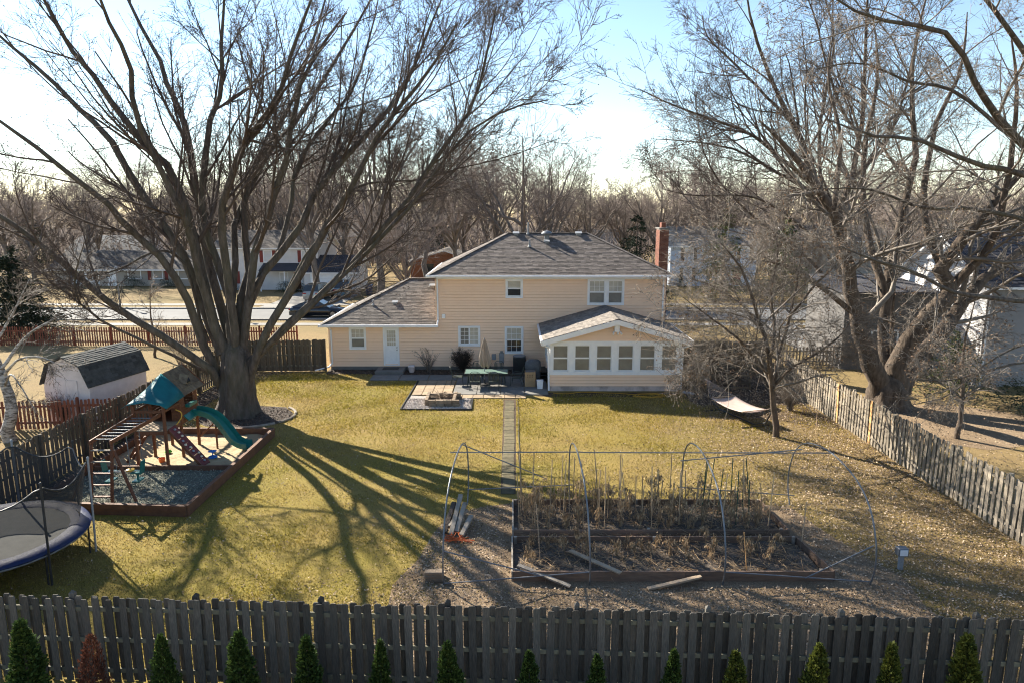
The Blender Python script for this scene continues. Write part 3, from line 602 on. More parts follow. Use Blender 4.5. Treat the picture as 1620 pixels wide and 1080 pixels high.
# meters beside the dining window
for u, z0_, z1_, w_ in ((-1.05, .62, .95, .24), (-.60, .45, 1.0, .28)): wbox(MB(HO), Pf, u - w_/2, u + w_/2, z0_, z1_, .01, .15).build('meter_box', M['grey_metal'], H, bevel=.015)
wbox(MB(HO), Pf, -.68, -.52, 1.0, 1.12, .02, .12).build('meter_dial', M['metal'], H)
m = MB(HO); m.tube([Pf(-.6, .5, .06), Pf(-.6, .05, .06)], .025, 8); m.build('conduit', M['grey_metal'], H)
# stoop
MB(HO).box(-7.75, -6.15, 38.75, FY - .03, 0, .20).build('stoop', M['concrete'], H, bevel=.02)
o = MB().box(-.45, .45, -.28, .28, 0, .02).build('door_mat', M['dark_plastic'], None, bevel=.006); o.location = (-6.95, 39.45, .203); tag(o, 'black rubber door mat on the concrete step by the white door', 'door mat')
# ------------------------------------------------------------------ trees: every level of branching grown as arrays
def norm(a): return a / np.maximum(np.linalg.norm(a, axis=-1, keepdims=True), 1e-9)
def tubes(P, R, n):                                # P (B,K,3), R (B,K) -> verts, quads
    B, K, _ = P.shape
    T = np.empty_like(P); T[:, 1:-1] = P[:, 2:] - P[:, :-2]; T[:, 0] = P[:, 1] - P[:, 0]; T[:, -1] = P[:, -1] - P[:, -2]
    T = norm(T); mean = norm(P[:, -1] - P[:, 0])
    ref = np.where(np.abs(mean[:, 2:3]) < 0.8, np.array([[0, 0, 1.0]]), np.array([[1.0, 0, 0]]))[:, None, :]
    U = norm(np.cross(T, ref)); W = np.cross(T, U)
    a = np.arange(n) * 2 * np.pi / n
    V = P[:, :, None] + R[:, :, None, None] * (np.cos(a)[None, None, :, None] * U[:, :, None] + np.sin(a)[None, None, :, None] * W[:, :, None])
    i = np.arange(B)[:, None, None] * K * n + np.arange(K - 1)[None, :, None] * n
    k = np.arange(n)[None, None, :]; k2 = (k + 1) % n
    F = np.stack([i + k, i + k2, i + n + k2, i + n + k], -1).reshape(-1, 4)
    return V.reshape(-1, 3), np.concatenate([F[:, :3], F[:, [0, 2, 3]]])
def spikes(P, R):                                  # the finest twigs: slim three-sided cones
    B = len(P); a = P[:, 0]; e = P[:, -1]; T = norm(e - a)
    U = norm(np.cross(T, np.where(np.abs(T[:, 2:3]) < .8, np.array([[0, 0, 1.]]), np.array([[1., 0, 0]])))); W = np.cross(T, U)
    r = R[:, :1] * 1.15
    V = np.stack([a + U * r, a + (-.5 * U + .866 * W) * r, a + (-.5 * U - .866 * W) * r, e], 1).reshape(-1, 3)
    i = np.arange(B)[:, None] * 4
    return V, np.concatenate([i + np.array([[0, 1, 3]]), i + np.array([[1, 2, 3]]), i + np.array([[2, 0, 3]])])
def join(parts):
    V = []; F = []; b = 0
    for v, f in parts: V.append(v); F.append(f + b); b += len(v)
    return np.concatenate(V), np.concatenate(F)
def spawn(rng, P, R, per, tr=(0.2, 1.0), ang=(30, 60), lf=(0.3, 0.5), K=5, up=0.15, noise=0.10, rr=0.55, rmin=0.006, taper=0.3, fall=0.5, droop_out=0.0):
    B, KK, _ = P.shape
    cnt = np.maximum(0, rng.poisson(per, B)) if np.isscalar(per) else np.asarray(per)
    idx = np.repeat(np.arange(B), cnt); N = len(idx)
    t = rng.uniform(tr[0], tr[1], N); x = t * (KK - 1); k = np.minimum(x.astype(int), KK - 2); u = (x - k)[:, None]
    a = P[idx, k]; b = P[idx, k + 1]; pos = a + (b - a) * u; tan = norm(b - a)
    r0 = R[idx, k] * (1 - u[:, 0]) + R[idx, k + 1] * u[:, 0]
    L = np.linalg.norm(np.diff(P, axis=1), axis=2).sum(1)[idx]
    rv = norm(rng.normal(size=(N, 3))); perp = norm(np.cross(tan, rv))
    an = np.radians(rng.uniform(ang[0], ang[1], N))[:, None]
    d = np.cos(an) * tan + np.sin(an) * perp
    ln = L * rng.uniform(lf[0], lf[1], N) * (1 - fall * t)
    Q = np.empty((N, K, 3)); Q[:, 0] = pos; cur = pos.copy()
    for j in range(1, K):
        cur = cur + d * (ln / (K - 1))[:, None]; Q[:, j] = cur
        d = d + rng.normal(size=(N, 3)) * noise; d[:, 2] += up - droop_out * j / K; d = norm(d)
    rad0 = np.maximum(np.minimum(r0 * rr * rng.uniform(0.7, 1.1, N), ln * 0.035 + rmin), rmin)
    RR = rad0[:, None] * np.linspace(1, taper, K)[None, :]
    return Q, np.maximum(RR, rmin * 0.55)
def poly_np(paths, K, jit=0.0, rng=None):           # [(points, r0, r1)] -> arrays
    P = np.array([[tuple(v) for v in smooth_path(p, K)] for p, _, _ in paths])
    R = np.array([np.linspace(1, 0, K) ** 0.8 * (r0 - r1) + r1 for _, r0, r1 in paths])
    if jit: P[:, 1:] += rng.normal(size=P[:, 1:].shape) * jit
    return P, R
def tips(rng, P, size, frac=1.0):                   # small buds / leaves at branch ends: crossed little diamonds
    e = P[:, -1]; e = e[rng.random(len(e)) < frac]; N = len(e)
    a = norm(rng.normal(size=(N, 3))) * size * rng.uniform(0.6, 1.4, (N, 1)); b = norm(np.cross(a, rng.normal(size=(N, 3)))) * size * 0.6 * rng.uniform(0.6, 1.3, (N, 1))
    V = np.stack([e - a, e + b, e + a, e - b], 1).reshape(-1, 3)
    F = np.arange(N * 4).reshape(-1, 4); return V, np.concatenate([F[:, :3], F[:, [0, 2, 3]]])
def trunk_mesh(name, P, R, n, m, parent, flare=None, rng=None):
    V, F = tubes(P, R, n); return npmesh(name, V, F, m, parent)
def thick_trunk(P, R, n, rng, flare, lobes=6, amp=0.12):    # one stout, fluted trunk
    K = len(P); V = []; ph = rng.uniform(0, 6.28)
    for i in range(K):
        t = i / (K - 1); fl = 1 + flare * max(0, 1 - t * 3.2) ** 2
        for k in range(n):
            a = 2 * np.pi * k / n
            r = R[i] * fl * (1 + amp * (1 - 0.5 * t) * np.sin(lobes * a + ph + t * 1.2) + 0.05 * np.sin(11 * a + 3 * t * 5) + rng.normal() * 0.012)
            V.append((P[i][0] + r * np.cos(a), P[i][1] + r * np.sin(a), P[i][2]))
    F = [(i*n+k, i*n+(k+1) % n, (i+1)*n+(k+1) % n, (i+1)*n+k) for i in range(K-1) for k in range(n)]
    F = np.array(F); return np.array(V), np.concatenate([F[:, :3], F[:, [0, 2, 3]]])

def make_tree(root, limbs, loc, seed, spec, bark, twig, leaf=None, leaf_size=0.03, trunk=None, leaf_frac=1.0, leaf_name='bud', lscale=.66):
    """limbs: [(points, r0, r1)] in the thing's own frame; spec: the levels of branching"""
    rng = np.random.default_rng(seed)
    P, R = poly_np([(p, a * lscale, b * .6) for p, a, b in limbs], 14)
    wob = rng.normal(size=P.shape) * R[:, :, None] * 0.25; wob[:, 0] = 0; P = P + wob
    wood = [tubes(P, R, 9)]
    if trunk is not None: wood.append(trunk)
    V, F = join(wood); npmesh('trunk', V, F, bark, root)
    crown = []; lastP = None; cur = (P, R); pool = [(P, R)]
    for i, s in enumerate(spec):
        sides = s.pop('n', 3); src = s.pop('src', None)
        Q, QR = spawn(rng, *(cur if src is None else pool[src]), **s); pool.append((Q, QR))
        crown.append((Q, QR, sides)); cur = (Q, QR)
    parts = [tubes(Q, QR, n) for Q, QR, n in crown[:-1]] + [spikes(*crown[-1][:2])]
    V, F = join(parts); print(root.name, len(F)); c = npmesh('crown', V, F, twig, root); c['kind'] = 'stuff'
    if leaf is not None:
        V, F = tips(rng, crown[-1][0], leaf_size, leaf_frac); b = npmesh(leaf_name, V, F, leaf, root, smooth=False); b['kind'] = 'stuff'
    return root

def px_limb(pts, Y0, dY, r0, r1, loc):             # photo pixels with a depth that drifts along the limb
    n = len(pts); out = []
    for i, (x, y) in enumerate(pts):
        out.append(D(x, y, Y0 + dY * i / (n - 1)) - Vector(loc))
    return (out, r0, r1)

# ---- the great maple of the back yard
TL = Vector((-12.55, 31.0, 0))
t = thing('maple_tree', 'huge bare many-stemmed maple with thick fluted trunk beside the play set', 'tree', TL)
LM = [
 ([(350,612),(333,585),(277,545),(187,488),(110,423),(27,360),(-40,318)], -4.0, .30,.10),
 ([(345,590),(313,520),(293,470),(257,410),(200,358),(170,323),(110,277),(43,223),(-20,178)], -5.0,.30,.07),
 ([(352,560),(327,500),(290,410),(257,353),(213,290),(173,217),(130,180),(87,133),(33,87),(-20,40)], 2.5,.34,.07),
 ([(360,560),(333,493),(308,393),(290,320),(270,268),(230,230),(187,177),(143,117),(100,60),(60,-20)], -2.0,.36,.07),
 ([(362,560),(357,517),(333,427),(318,355),(300,233),(290,187),(267,143),(253,93),(207,13),(190,-40)], 4.0,.34,.06),
 ([(368,570),(362,480),(335,390),(322,333),(327,217),(350,143),(350,67),(356,-30)], 1.0,.32,.06),
 ([(372,570),(365,493),(350,353),(357,300),(383,233),(407,200),(440,150),(467,67),(500,-20)], -4.5,.30,.06),
 ([(376,580),(380,487),(390,420),(386,330),(400,267),(433,217),(460,160),(493,73),(520,-20)], 4.5,.30,.06),
 ([(378,580),(392,487),(407,393),(420,353),(443,277),(463,200),(473,143),(500,87),(548,20)], -1.0,.30,.06),
 ([(380,585),(397,463),(433,417),(473,362),(500,303),(540,255),(590,200),(627,160),(650,117),(673,60),(700,-5)], 2.5,.30,.05),
 ([(390,610),(417,540),(440,493),(500,393),(520,355),(545,312),(567,277),(597,213),(640,160),(680,110),(722,40)], -3.0,.30,.05),
 ([(385,600),(400,572),(433,540),(473,497),(540,440),(610,357),(647,317),(683,260),(727,200),(753,157),(770,83),(786,10)], -1.5,.27,.045),
 ([(440,493),(480,410),(520,360),(545,315),(573,293),(620,287),(660,286),(700,275)], 3.5,.15,.03),
 ([(400,572),(470,505),(548,432),(618,362),(655,320),(690,270),(735,215),(800,175),(868,158)], -3.5,.17,.03),
 ([(330,540),(310,480),(296,425),(270,400),(240,400),(190,425),(140,437),(70,430)], -2.5,.11,.03),
 ([(330,590),(270,560),(200,527),(150,500),(122,470),(120,430),(135,380)], -5.5,.11,.02),
 ([(364,540),(372,440),(372,350),(390,310),(425,240),(470,190),(520,110),(570,30),(600,-30)], 6.0,.26,.05),
 ([(356,560),(320,450),(295,360),(268,300),(215,180),(205,100),(170,30),(150,-30)], -6.0,.26,.05),
 ([(397,463),(440,400),(460,330),(470,260),(520,190),(560,140),(585,60),(600,-10)], 5.0,.19,.04),
]
limbs = [px_limb(p, 31.0, dy, r0, r1, TL) for p, dy, r0, r1 in LM]
rng = np.random.default_rng(5)
K = 16; zz = np.linspace(-0.1, 3.5, K)
tp = [(0.15*np.sin(z*.6) , 0, z) for z in zz]; tr_ = np.interp(zz, [0, .6, 1.5, 2.3, 3.0, 3.5], [.82, .74, .70, .68, .52, .15])
make_tree(t, limbs, TL, 11, [
  dict(per=10, tr=(.22, 1), ang=(15, 45), lf=(.25, .55), K=8, up=.06, noise=.08, rr=.5, rmin=.016, n=5, fall=.55),
  dict(per=9, tr=(.12, 1), ang=(20, 50), lf=(.3, .6), K=6, up=.06, noise=.10, rr=.5, rmin=.012, n=4, fall=.4),
  dict(per=6, tr=(.1, 1), ang=(22, 55), lf=(.35, .7), K=3, up=.06, noise=.12, rr=.6, rmin=.0095, n=3, fall=.4),
  dict(per=3.0, tr=(.15, 1), ang=(25, 60), lf=(.4, .8), K=3, up=.08, noise=.1, rr=.6, rmin=.0075, n=3, fall=.4),
 ], M['bark'], M['twig'], leaf=M['twig'], leaf_size=.03, leaf_frac=.8,
 trunk=thick_trunk(tp, tr_, 40, rng, .30))

# ---- forked maple beyond the right fence
TR = Vector((17.75, 32.3, 0))
t = thing('forked_maple_tree', 'bare rough-barked maple forking low beyond the tan picket fence', 'tree', TR)
RM = [
 ([(1392,628),(1380,580),(1368,547),(1357,503),(1345,440),(1330,380),(1300,310),(1250,240),(1200,190)], -2.0,.50,.05),
 ([(1405,620),(1402,590),(1395,533),(1400,470),(1408,425),(1420,380),(1432,320),(1450,240),(1440,150),(1450,60),(1470,-20)], 3.0,.30,.05),
 ([(1418,625),(1420,597),(1440,547),(1480,487),(1503,447),(1492,425),(1523,383),(1547,353),(1590,300),(1640,250)], -1.0,.54,.10),
 ([(1425,620),(1455,560),(1497,515),(1540,457),(1580,423),(1630,385)], 2.5,.44,.2),
 ([(1480,487),(1520,440),(1560,400),(1585,330),(1600,240),(1610,150),(1600,60)], -3.0,.22,.05),
 ([(1357,503),(1320,470),(1280,440),(1240,420),(1190,410)], -3.5,.14,.03),
 ([(1400,470),(1380,400),(1365,320),(1370,220),(1390,120),(1380,20)], 4.0,.20,.04),
 ([(1503,447),(1470,380),(1460,300),(1480,200),(1520,110),(1530,20)], 3.0,.20,.04),
 ([(1345,440),(1320,380),(1322,300),(1330,220),(1310,130),(1320,40)], 2.5,.17,.03),
]
limbs = [px_limb(p, 32.3, dy, r0, r1, TR) for p, dy, r0, r1 in RM]
K = 12; zz = np.linspace(-0.1, 1.7, K)
make_tree(t, limbs, TR, 21, [
  dict(per=9, tr=(.3, 1), ang=(25, 65), lf=(.28, .6), K=8, up=.04, noise=.13, rr=.5, rmin=.014, n=5),
  dict(per=7, tr=(.1, 1), ang=(28, 60), lf=(.35, .65), K=6, up=.02, noise=.15, rr=.55, rmin=.011, n=4),
  dict(per=7, tr=(.1, 1), ang=(30, 70), lf=(.4, .75), K=3, up=.02, noise=.16, rr=.6, rmin=.009, n=3),
  dict(per=3.0, tr=(.2, 1), ang=(30, 70), lf=(.45, .9), K=3, up=.02, noise=.15, rr=.6, rmin=.007, n=3),
 ], M['bark_brown'], M['twig_tan'], leaf=M['deadleaf'], leaf_size=.05, leaf_frac=.22, leaf_name='dead_leaf', lscale=1.0,
 trunk=thick_trunk([(0, 0, z) for z in zz], np.interp(zz, [0, .6, 1.0, 1.4, 1.7], [.95, .86, .80, .55, .1]), 28, np.random.default_rng(8), .4))

# ---- tree out of frame on the right whose limbs reach across the sky
TE = Vector((21.5, 24.0, 0))
t = thing('overhanging_tree', 'bare tree at the far right edge whose long dark limbs reach across the sky', 'tree', TE)
EM = [
 ([(1800,420),(1720,330),(1660,290),(1600,270),(1540,257),(1447,220),(1380,215),(1310,190)], -2.5,.22,.03),
 ([(1800,420),(1740,320),(1660,255),(1600,210),(1560,160),(1540,123),(1507,60),(1447,40),(1373,28),(1310,-10)], -4.0,.26,.03),
 ([(1800,470),(1700,480),(1620,477),(1547,468),(1500,460),(1453,433),(1387,413),(1330,390)], -3.0,.17,.03),
 ([(1800,420),(1720,260),(1660,160),(1620,80),(1560,0),(1500,-60)], -2.0,.24,.05),
 ([(1800,440),(1690,390),(1630,350),(1540,330),(1460,330),(1380,300),(1300,300)], 2.0,.18,.03),
 ([(1800,400),(1730,220),(1680,60),(1600,-60)], 2.0,.22,.05),
 ([(1620,235),(1570,190),(1500,140),(1440,130),(1360,100),(1290,110)], 1.5,.13,.025),
 ([(1790,540),(1700,560),(1640,570),(1580,580),(1510,600),(1450,600)], -3.0,.10,.02),
 ([(1790,520),(1700,520),(1620,545),(1560,575),(1500,625),(1440,640)], -1.0,.09,.02),
 ([(1800,620),(1795,500),(1800,400)], 0, .36,.26),
]
limbs = [px_limb(p, 24.0, dy, r0, r1, TE) for p, dy, r0, r1 in EM]
b0 = limbs[-1][0][0]; limbs.append(([Vector((0.2, 0, -.1)), b0 * 0.5 + Vector((.1, 0, 0)), b0, limbs[-1][0][1]], .48, .34))
make_tree(t, limbs, TE, 31, [
  dict(per=[8]*10+[0], tr=(.2, 1), ang=(25, 65), lf=(.22, .5), K=7, up=.05, noise=.12, rr=.5, rmin=.012, n=4),
  dict(per=9, tr=(.1, 1), ang=(28, 65), lf=(.35, .65), K=5, up=.03, noise=.15, rr=.55, rmin=.009, n=3),
  dict(per=6, tr=(.1, 1), ang=(30, 70), lf=(.4, .75), K=3, up=.02, noise=.16, rr=.6, rmin=.007, n=3),
  dict(per=3.0, tr=(.2, 1), ang=(30, 70), lf=(.4, .8), K=3, up=.02, noise=.15, rr=.6, rmin=.0055, n=3),
 ], M['bark'], M['twig_tan'], leaf=M['deadleaf'], leaf_size=.04, leaf_frac=.30, leaf_name='dead_leaf', lscale=.58)

# ---- three-stemmed tree in the next yard, mid distance
TM = D(1335, 480, 46); TM.z = 0
t = thing('maple_tree', 'tall bare three-stemmed tree rising behind the small crab apple tree', 'tree', TM)
MM = [
 ([(1337,560),(1330,430),(1322,340),(1293,300),(1270,233),(1258,200),(1223,133),(1193,50),(1180,-20)], -3.0,.42,.06),
 ([(1337,560),(1332,430),(1327,335),(1347,283),(1360,217),(1367,150),(1370,33),(1375,-20)], 2.0,.42,.06),
 ([(1322,340),(1300,300),(1297,217),(1307,143),(1320,60),(1300,-20)], 3.0,.24,.05),
 ([(1293,300),(1240,255),(1190,215),(1130,190),(1060,165),(1010,140)], -4.0,.20,.03),
 ([(1258,200),(1210,150),(1160,100),(1120,60),(1110,20)], 3.0,.16,.03),
 ([(1300,310),(1240,280),(1170,240),(1100,225),(1030,220)], 3.0,.16,.03),
 ([(1360,217),(1330,170),(1310,110),(1290,30),(1270,-20)], -3.0,.15,.03),
 ([(1347,283),(1400,230),(1430,150),(1450,60),(1470,-20)], 1.0,.18,.03),
 ([(1332,440),(1290,380),(1230,330),(1180,310),(1100,310),(1050,300)], -3.0,.17,.03),
 ([(1330,470),(1270,400),(1200,350),(1140,290),(1110,230),(1100,150)], 2.0,.17,.03),
]
limbs = [px_limb(p, 46, dy, r0, r1, TM) for p, dy, r0, r1 in MM]
make_tree(t, limbs, TM, 41, [
  dict(per=15, tr=(.2, 1), ang=(22, 55), lf=(.28, .6), K=7, up=.07, noise=.10, rr=.5, rmin=.016, n=4),
  dict(per=9, tr=(.1, 1), ang=(25, 60), lf=(.35, .65), K=5, up=.07, noise=.12, rr=.55, rmin=.013, n=3),
  dict(per=6, tr=(.1, 1), ang=(25, 60), lf=(.4, .75), K=3, up=.06, noise=.13, rr=.6, rmin=.011, n=3),
  dict(per=2.0, tr=(.2, 1), ang=(25, 60), lf=(.35, .7), K=3, up=.06, noise=.12, rr=.6, rmin=.009, n=3),
 ], M['bark_brown'], M['twig'], leaf=M['twig'], leaf_size=.035, leaf_frac=.5)

# ---- crab apple on the lawn at the right: short trunk, tangled drooping twigs
TC = G(1227, 690)
t = thing('crab_apple_tree', 'small bare tree with tangled drooping twigs on the lawn beside the hammock', 'tree', TC)
CM = [
 ([(1227,700),(1226,650),(1222,610),(1218,570),(1205,520),(1190,470),(1170,420),(1140,385)], -1.2,.21,.03),
 ([(1222,610),(1232,560),(1250,500),(1262,440),(1270,390)], 1.0,.13,.03),
 ([(1222,600),(1190,560),(1160,530),(1120,500),(1080,470)], -1.5,.11,.02),
 ([(1224,610),(1255,580),(1290,560),(1330,530),(1350,500)], -1.0,.10,.02),
 ([(1218,580),(1225,520),(1220,460),(1230,400),(1225,360)], 1.6,.11,.02),
 ([(1205,520),(1170,480),(1120,450),(1085,440)], 1.8,.09,.02),
 ([(1250,500),(1290,450),(1320,420),(1330,380)], -1.6,.09,.02),
 ([(1190,560),(1150,560),(1110,570),(1080,600)], -1.6,.07,.015),
]
limbs = [px_limb(p, TC.y, dy, r0, r1, TC) for p, dy, r0, r1 in CM]
make_tree(t, limbs, TC, 51, [
  dict(per=16, tr=(.2, 1), ang=(35, 80), lf=(.35, .75), K=8, up=.05, noise=.16, rr=.5, rmin=.010, n=4, droop_out=.16),
  dict(per=12, tr=(.1, 1), ang=(30, 75), lf=(.4, .8), K=6, up=.02, noise=.18, rr=.55, rmin=.008, n=3, droop_out=.2),
  dict(per=8, tr=(.1, 1), ang=(30, 75), lf=(.4, .8), K=4, up=0, noise=.18, rr=.6, rmin=.0065, n=3, droop_out=.2),
 ], M['bark_brown'], M['twig_tan'], leaf=M['deadleaf'], leaf_size=.045, leaf_frac=.14, leaf_name='dead_leaf')

# ---- generic bare trees for the row behind
def bare_proto(seed, H, spread, upright, twig_r=.018, stems=7, dens=1.0, low=0.28, lite=False):
    rng = np.random.default_rng(seed); limbs = []
    th = H * low; limbs.append(([(0, 0, -.2), (.1, .05, th * .6), (0, 0, th), (.1, 0, H * .62), (0, .1, H * .93)], .021 * H, .012))
    for i in range(stems):
        a = 2 * math.pi * (i + rng.uniform(-.3, .3)) / stems; h0 = th * rng.uniform(.75, 1.5)
        s = spread * rng.uniform(.7, 1.1); top = H * rng.uniform(.72, 1.0) * (0.75 + .25 * upright)
        pts = [(0, 0, h0)]
        for u in (.25, .5, .75, 1): pts.append((math.cos(a) * s * u ** (.7 + .5 * upright), math.sin(a) * s * u ** (.7 + .5 * upright), h0 + (top - h0) * u))
        limbs.append((pts, .0105 * H, .012))
    P, R = poly_np(limbs, 9); P[:, 1:] += rng.normal(size=P[:, 1:].shape) * .05 * spread * .3
    A = spawn(rng, P, R, 11 * dens, (.3, 1), (20, 50), (.35, .7), 6, .05, .09, .45, twig_r * 1.3)
    Bq = spawn(rng, *A, 8 * dens, (.15, 1), (22, 55), (.38, .7), 4, .05, .11, .5, twig_r * 1.0)
    Cq = spawn(rng, *Bq, 6 * dens, (.15, 1), (22, 60), (.45, .9), 3, .05, .11, .6, twig_r * .8)
    wV, wF = tubes(P, R, 3 if lite else 6); cV, cF = join([spikes(*A), spikes(*Bq), spikes(*Cq)] if lite else [tubes(*A, 4), tubes(*Bq, 3), spikes(*Cq)])
    return (wV, wF), (cV, cF)
protos = []
for k, a in enumerate([(101, 17, 6.5, .6), (102, 17, 5.0, .9), (103, 17, 7.0, .35), (104, 17, 5.5, .75)]):
    (wV, wF), (cV, cF) = bare_proto(*a, twig_r=.019, dens=1.0)
    root = bpy.data.objects.new('bare_tree', None)
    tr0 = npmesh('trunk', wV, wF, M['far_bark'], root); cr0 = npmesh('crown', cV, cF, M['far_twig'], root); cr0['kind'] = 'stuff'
    COL.objects.unlink(tr0); COL.objects.unlink(cr0)
    protos.append((tr0, cr0))
def bare(px, Y, top, k, label, group=None, rz=None, wide=1.0, name='bare_tree'):
    b = D(px, 480, Y); H = D(px, top, Y).z; s = H / 16.5
    r = thing(name, label, 'tree', (b.x, Y, 0), (px * 1.7 + Y) % 6.28 if rz is None else rz, group)
    r.scale = (s * wide, s * wide, s)
    for q in protos[k]:
        c = q.copy(); link(c, r)
    return r
GB = 'bare trees in the row behind the houses across the street'
bare(826, 72, 192, 2, 'rounded bare tree with single trunk rising straight behind the roof ridge', wide=1.05)
bare(602, 74, 150, 3, 'tall bare tree with leaning trunks behind the garage roof corner', wide=1.0)
bare(548, 84, 205, 1, 'narrow bare tree above the far white garage')
bare(676, 78, 205, 1, 'upright bare tree just left of the two-storey roof')
bare(735, 96, 235, 0, 'bare tree left of the rounded tree behind the roof')
bare(905, 100, 280, 0, 'low bare tree right of the rounded tree behind the roof')
bare(1065, 100, 255, 1, 'bare tree rising behind the brick chimney')
bare(1118, 86, 230, 3, 'bare tree rising behind the blue grey house')
bare(645, 60, 300, 0, 'short bare tree behind the garage roof vents')
PH = ['at the extreme left edge of the tree row', 'over the left end of the ranch roof', 'over the middle of the ranch roof', 'over the right end of the ranch roof', 'just left of the great maple trunk line', 'behind the great maple crown, left half', 'over the roof of the house with red shutters', 'over the far white garage, broadest crown', 'in the rear row above the ranch left end', 'in the rear row above the ranch middle', 'in the rear row left of the maple stems', 'in the rear row right of the maple stems', 'behind the leaning trunks by the garage roof, left', 'behind the leaning trunks by the garage roof, right', 'above the left hip of the two-storey roof', 'just left of the roof ridge, rear row', 'just right of the rounded tree, rear row', 'above the right hip of the roof, lowest', 'left of the chimney in the rear row', 'above the blue grey house, left half', 'above the blue grey house, right half', 'behind the three-stemmed tree, left', 'behind the three-stemmed tree, right', 'above the white gable end', 'right of the white gable end', 'second from the right edge of the tree row', 'at the extreme right edge of the tree row']
for i, (px, Y, top, k) in enumerate([(20,98,262,0),(95,106,280,2),(165,100,288,1),(235,110,270,3),(300,102,282,0),(365,112,268,2),(430,104,272,3),(490,98,250,0),
        (60,130,300,3),(200,128,298,2),(330,130,296,1),(455,128,290,0),(585,110,240,2),(640,118,262,0),(700,112,255,3),(770,118,262,1),(850,124,275,3),(960,125,302,0),(1010,118,300,2),
        (1170,96,250,0),(1225,104,265,2),(1290,98,255,1),(1350,108,270,3),(1420,96,250,0),(1490,104,262,2),(1560,98,255,3),(1620,106,262,1)]):
    bare(px, Y, top, k, 'bare far tree ' + PH[i], GB)

for px, Y, top, k, ph in [(500, 72, 185, 3, 'tall between the great maple and the far white garage'), (455, 90, 228, 1, 'behind the black sedan, upright crown'), (400, 92, 238, 0, 'over the left half of the roof of the house with red shutters'), (350, 91, 252, 2, 'at the left corner of the house with red shutters'), (722, 86, 215, 0, 'rising over the left hip of the main roof'), (785, 92, 228, 3, 'touching the rounded tree on its left'), (868, 90, 238, 1, 'touching the rounded tree on its right'), (930, 94, 268, 2, 'over the right end of the roof ridge'), (985, 98, 288, 0, 'over the right hip above the dark conifer'), (252, 94, 258, 1, 'between ranch house and house with red shutters'), (150, 92, 266, 3, 'over the left third of the ranch house'), (60, 90, 258, 2, 'left of the ranch house'), (1040, 92, 262, 0, 'just left of the chimney'), (1092, 112, 245, 2, 'right of the chimney in the rear row')]:
    bare(px, Y, top, k, 'bare tree ' + ph, GB)

# ---- the far wood that closes the horizon: one mass
rng = np.random.default_rng(77); Vs = []; Fs = []; b = 0
(wV, wF), (cV, cF) = bare_proto(201, 15, 5.5, .6, twig_r=.055, stems=6, dens=.66, low=.2, lite=True)
(wV2, wF2), (cV2, cF2) = bare_proto(202, 15, 6.5, .4, twig_r=.055, stems=6, dens=.66, low=.2, lite=True)
for i in range(135):
    Y = rng.uniform(140, 300); px = rng.uniform(-150, 1770); x = (px - 810) / FOC * Y
    s = rng.uniform(.6, .95) * (1 + (Y - 140) / 900); a = rng.uniform(0, 6.28); ca, sa = math.cos(a), math.sin(a)
    for v, f in (((wV, wF), (cV, cF)) if i % 2 else ((wV2, wF2), (cV2, cF2))):
        q = np.stack([v[:, 0] * ca - v[:, 1] * sa, v[:, 0] * sa + v[:, 1] * ca, v[:, 2]], 1) * s + np.array([x, Y, 0])
        Vs.append(q); Fs.append(f + b); b += len(q)
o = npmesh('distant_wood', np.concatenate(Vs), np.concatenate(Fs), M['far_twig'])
tag(o, 'far brown bare woodland closing the horizon behind the neighbourhood', 'woodland', kind='stuff')
# ------------------------------------------------------------------ fences: every picket a piece
def picket_mesh(name, w, h, t, ear, m, rag=0.0):
    mb = MB(); mb.prism([(-w/2, 0, 0), (w/2, 0, 0), (w/2, 0, h - ear), (w/2 - ear * .8, 0, h), (-w/2 + ear * .8, 0, h), (-w/2, 0, h - ear)], (0, t, 0))
    me = bpy.data.meshes.new(name); me.from_pydata(mb.v, [], mb.f); me.materials.append(m); return me
def fence(name, label, P0, P1, h, m, mr, mp, pitch=.24, w=.14, sides=(-1, 1), post=2.44, rails=(.3, .95, 1.5), post_h=.06, ear=.03, seed=0, new=(), lean=.012, t=.017, post_side=1, finial=False):
    P0, P1 = Vector(P0), Vector(P1); d = P1 - P0; L = d.length; r = R_(seed)
    f = thing(name, label, 'fence', P0, math.atan2(d.y, d.x))
    for z in rails: MB().box(0, L, -.02, .02, z - .045, z + .045).build('rail', mr, f)
    mes = [picket_mesh('picket', w * k, h * q, t, ear, m) for k, q in ((1, 1), (.96, .993), (1.04, 1.007), (1, .985), (.98, 1.01))]
    for sd in sides:
        n = int(L / pitch)
        for i in range(n):
            me = r.choice(mes); o = link(bpy.data.objects.new('picket', me), f)
            if (sd, i) in new: me = picket_mesh('picket', w, h * 1.01, t, ear, M['fence_new']); o.data = me
            x = (i + .5) * pitch + (0 if sd < 0 else pitch / 2) + r.uniform(-.008, .008)
            y = (-.022 - t) if sd < 0 else .022
            o.location = (min(x, L - w/2), y - r.uniform(0, .003) if sd < 0 else y + r.uniform(0, .003), .02 + r.uniform(-.015, .02)); o.rotation_euler = (0, r.gauss(0, lean), 0)
    k = max(1, round(L / post)); pme = None
    for i in range(k + 1):
        o = MB().box(-.05, .05, -.05, .05, -.1, h + post_h)
        if finial: o.pts([(-.05, -.05, h+post_h), (.05, -.05, h+post_h), (.05, .05, h+post_h), (-.05, .05, h+post_h), (0, 0, h+post_h+.06)], [(0, 1, 4), (1, 2, 4), (2, 3, 4), (3, 0, 4)])
        if pme is None: q = o.build('post', mp, f); pme = q.data
        else: q = link(bpy.data.objects.new('post', pme), f)
        q.location = (i * L / k, post_side * .095, 0)
    return f
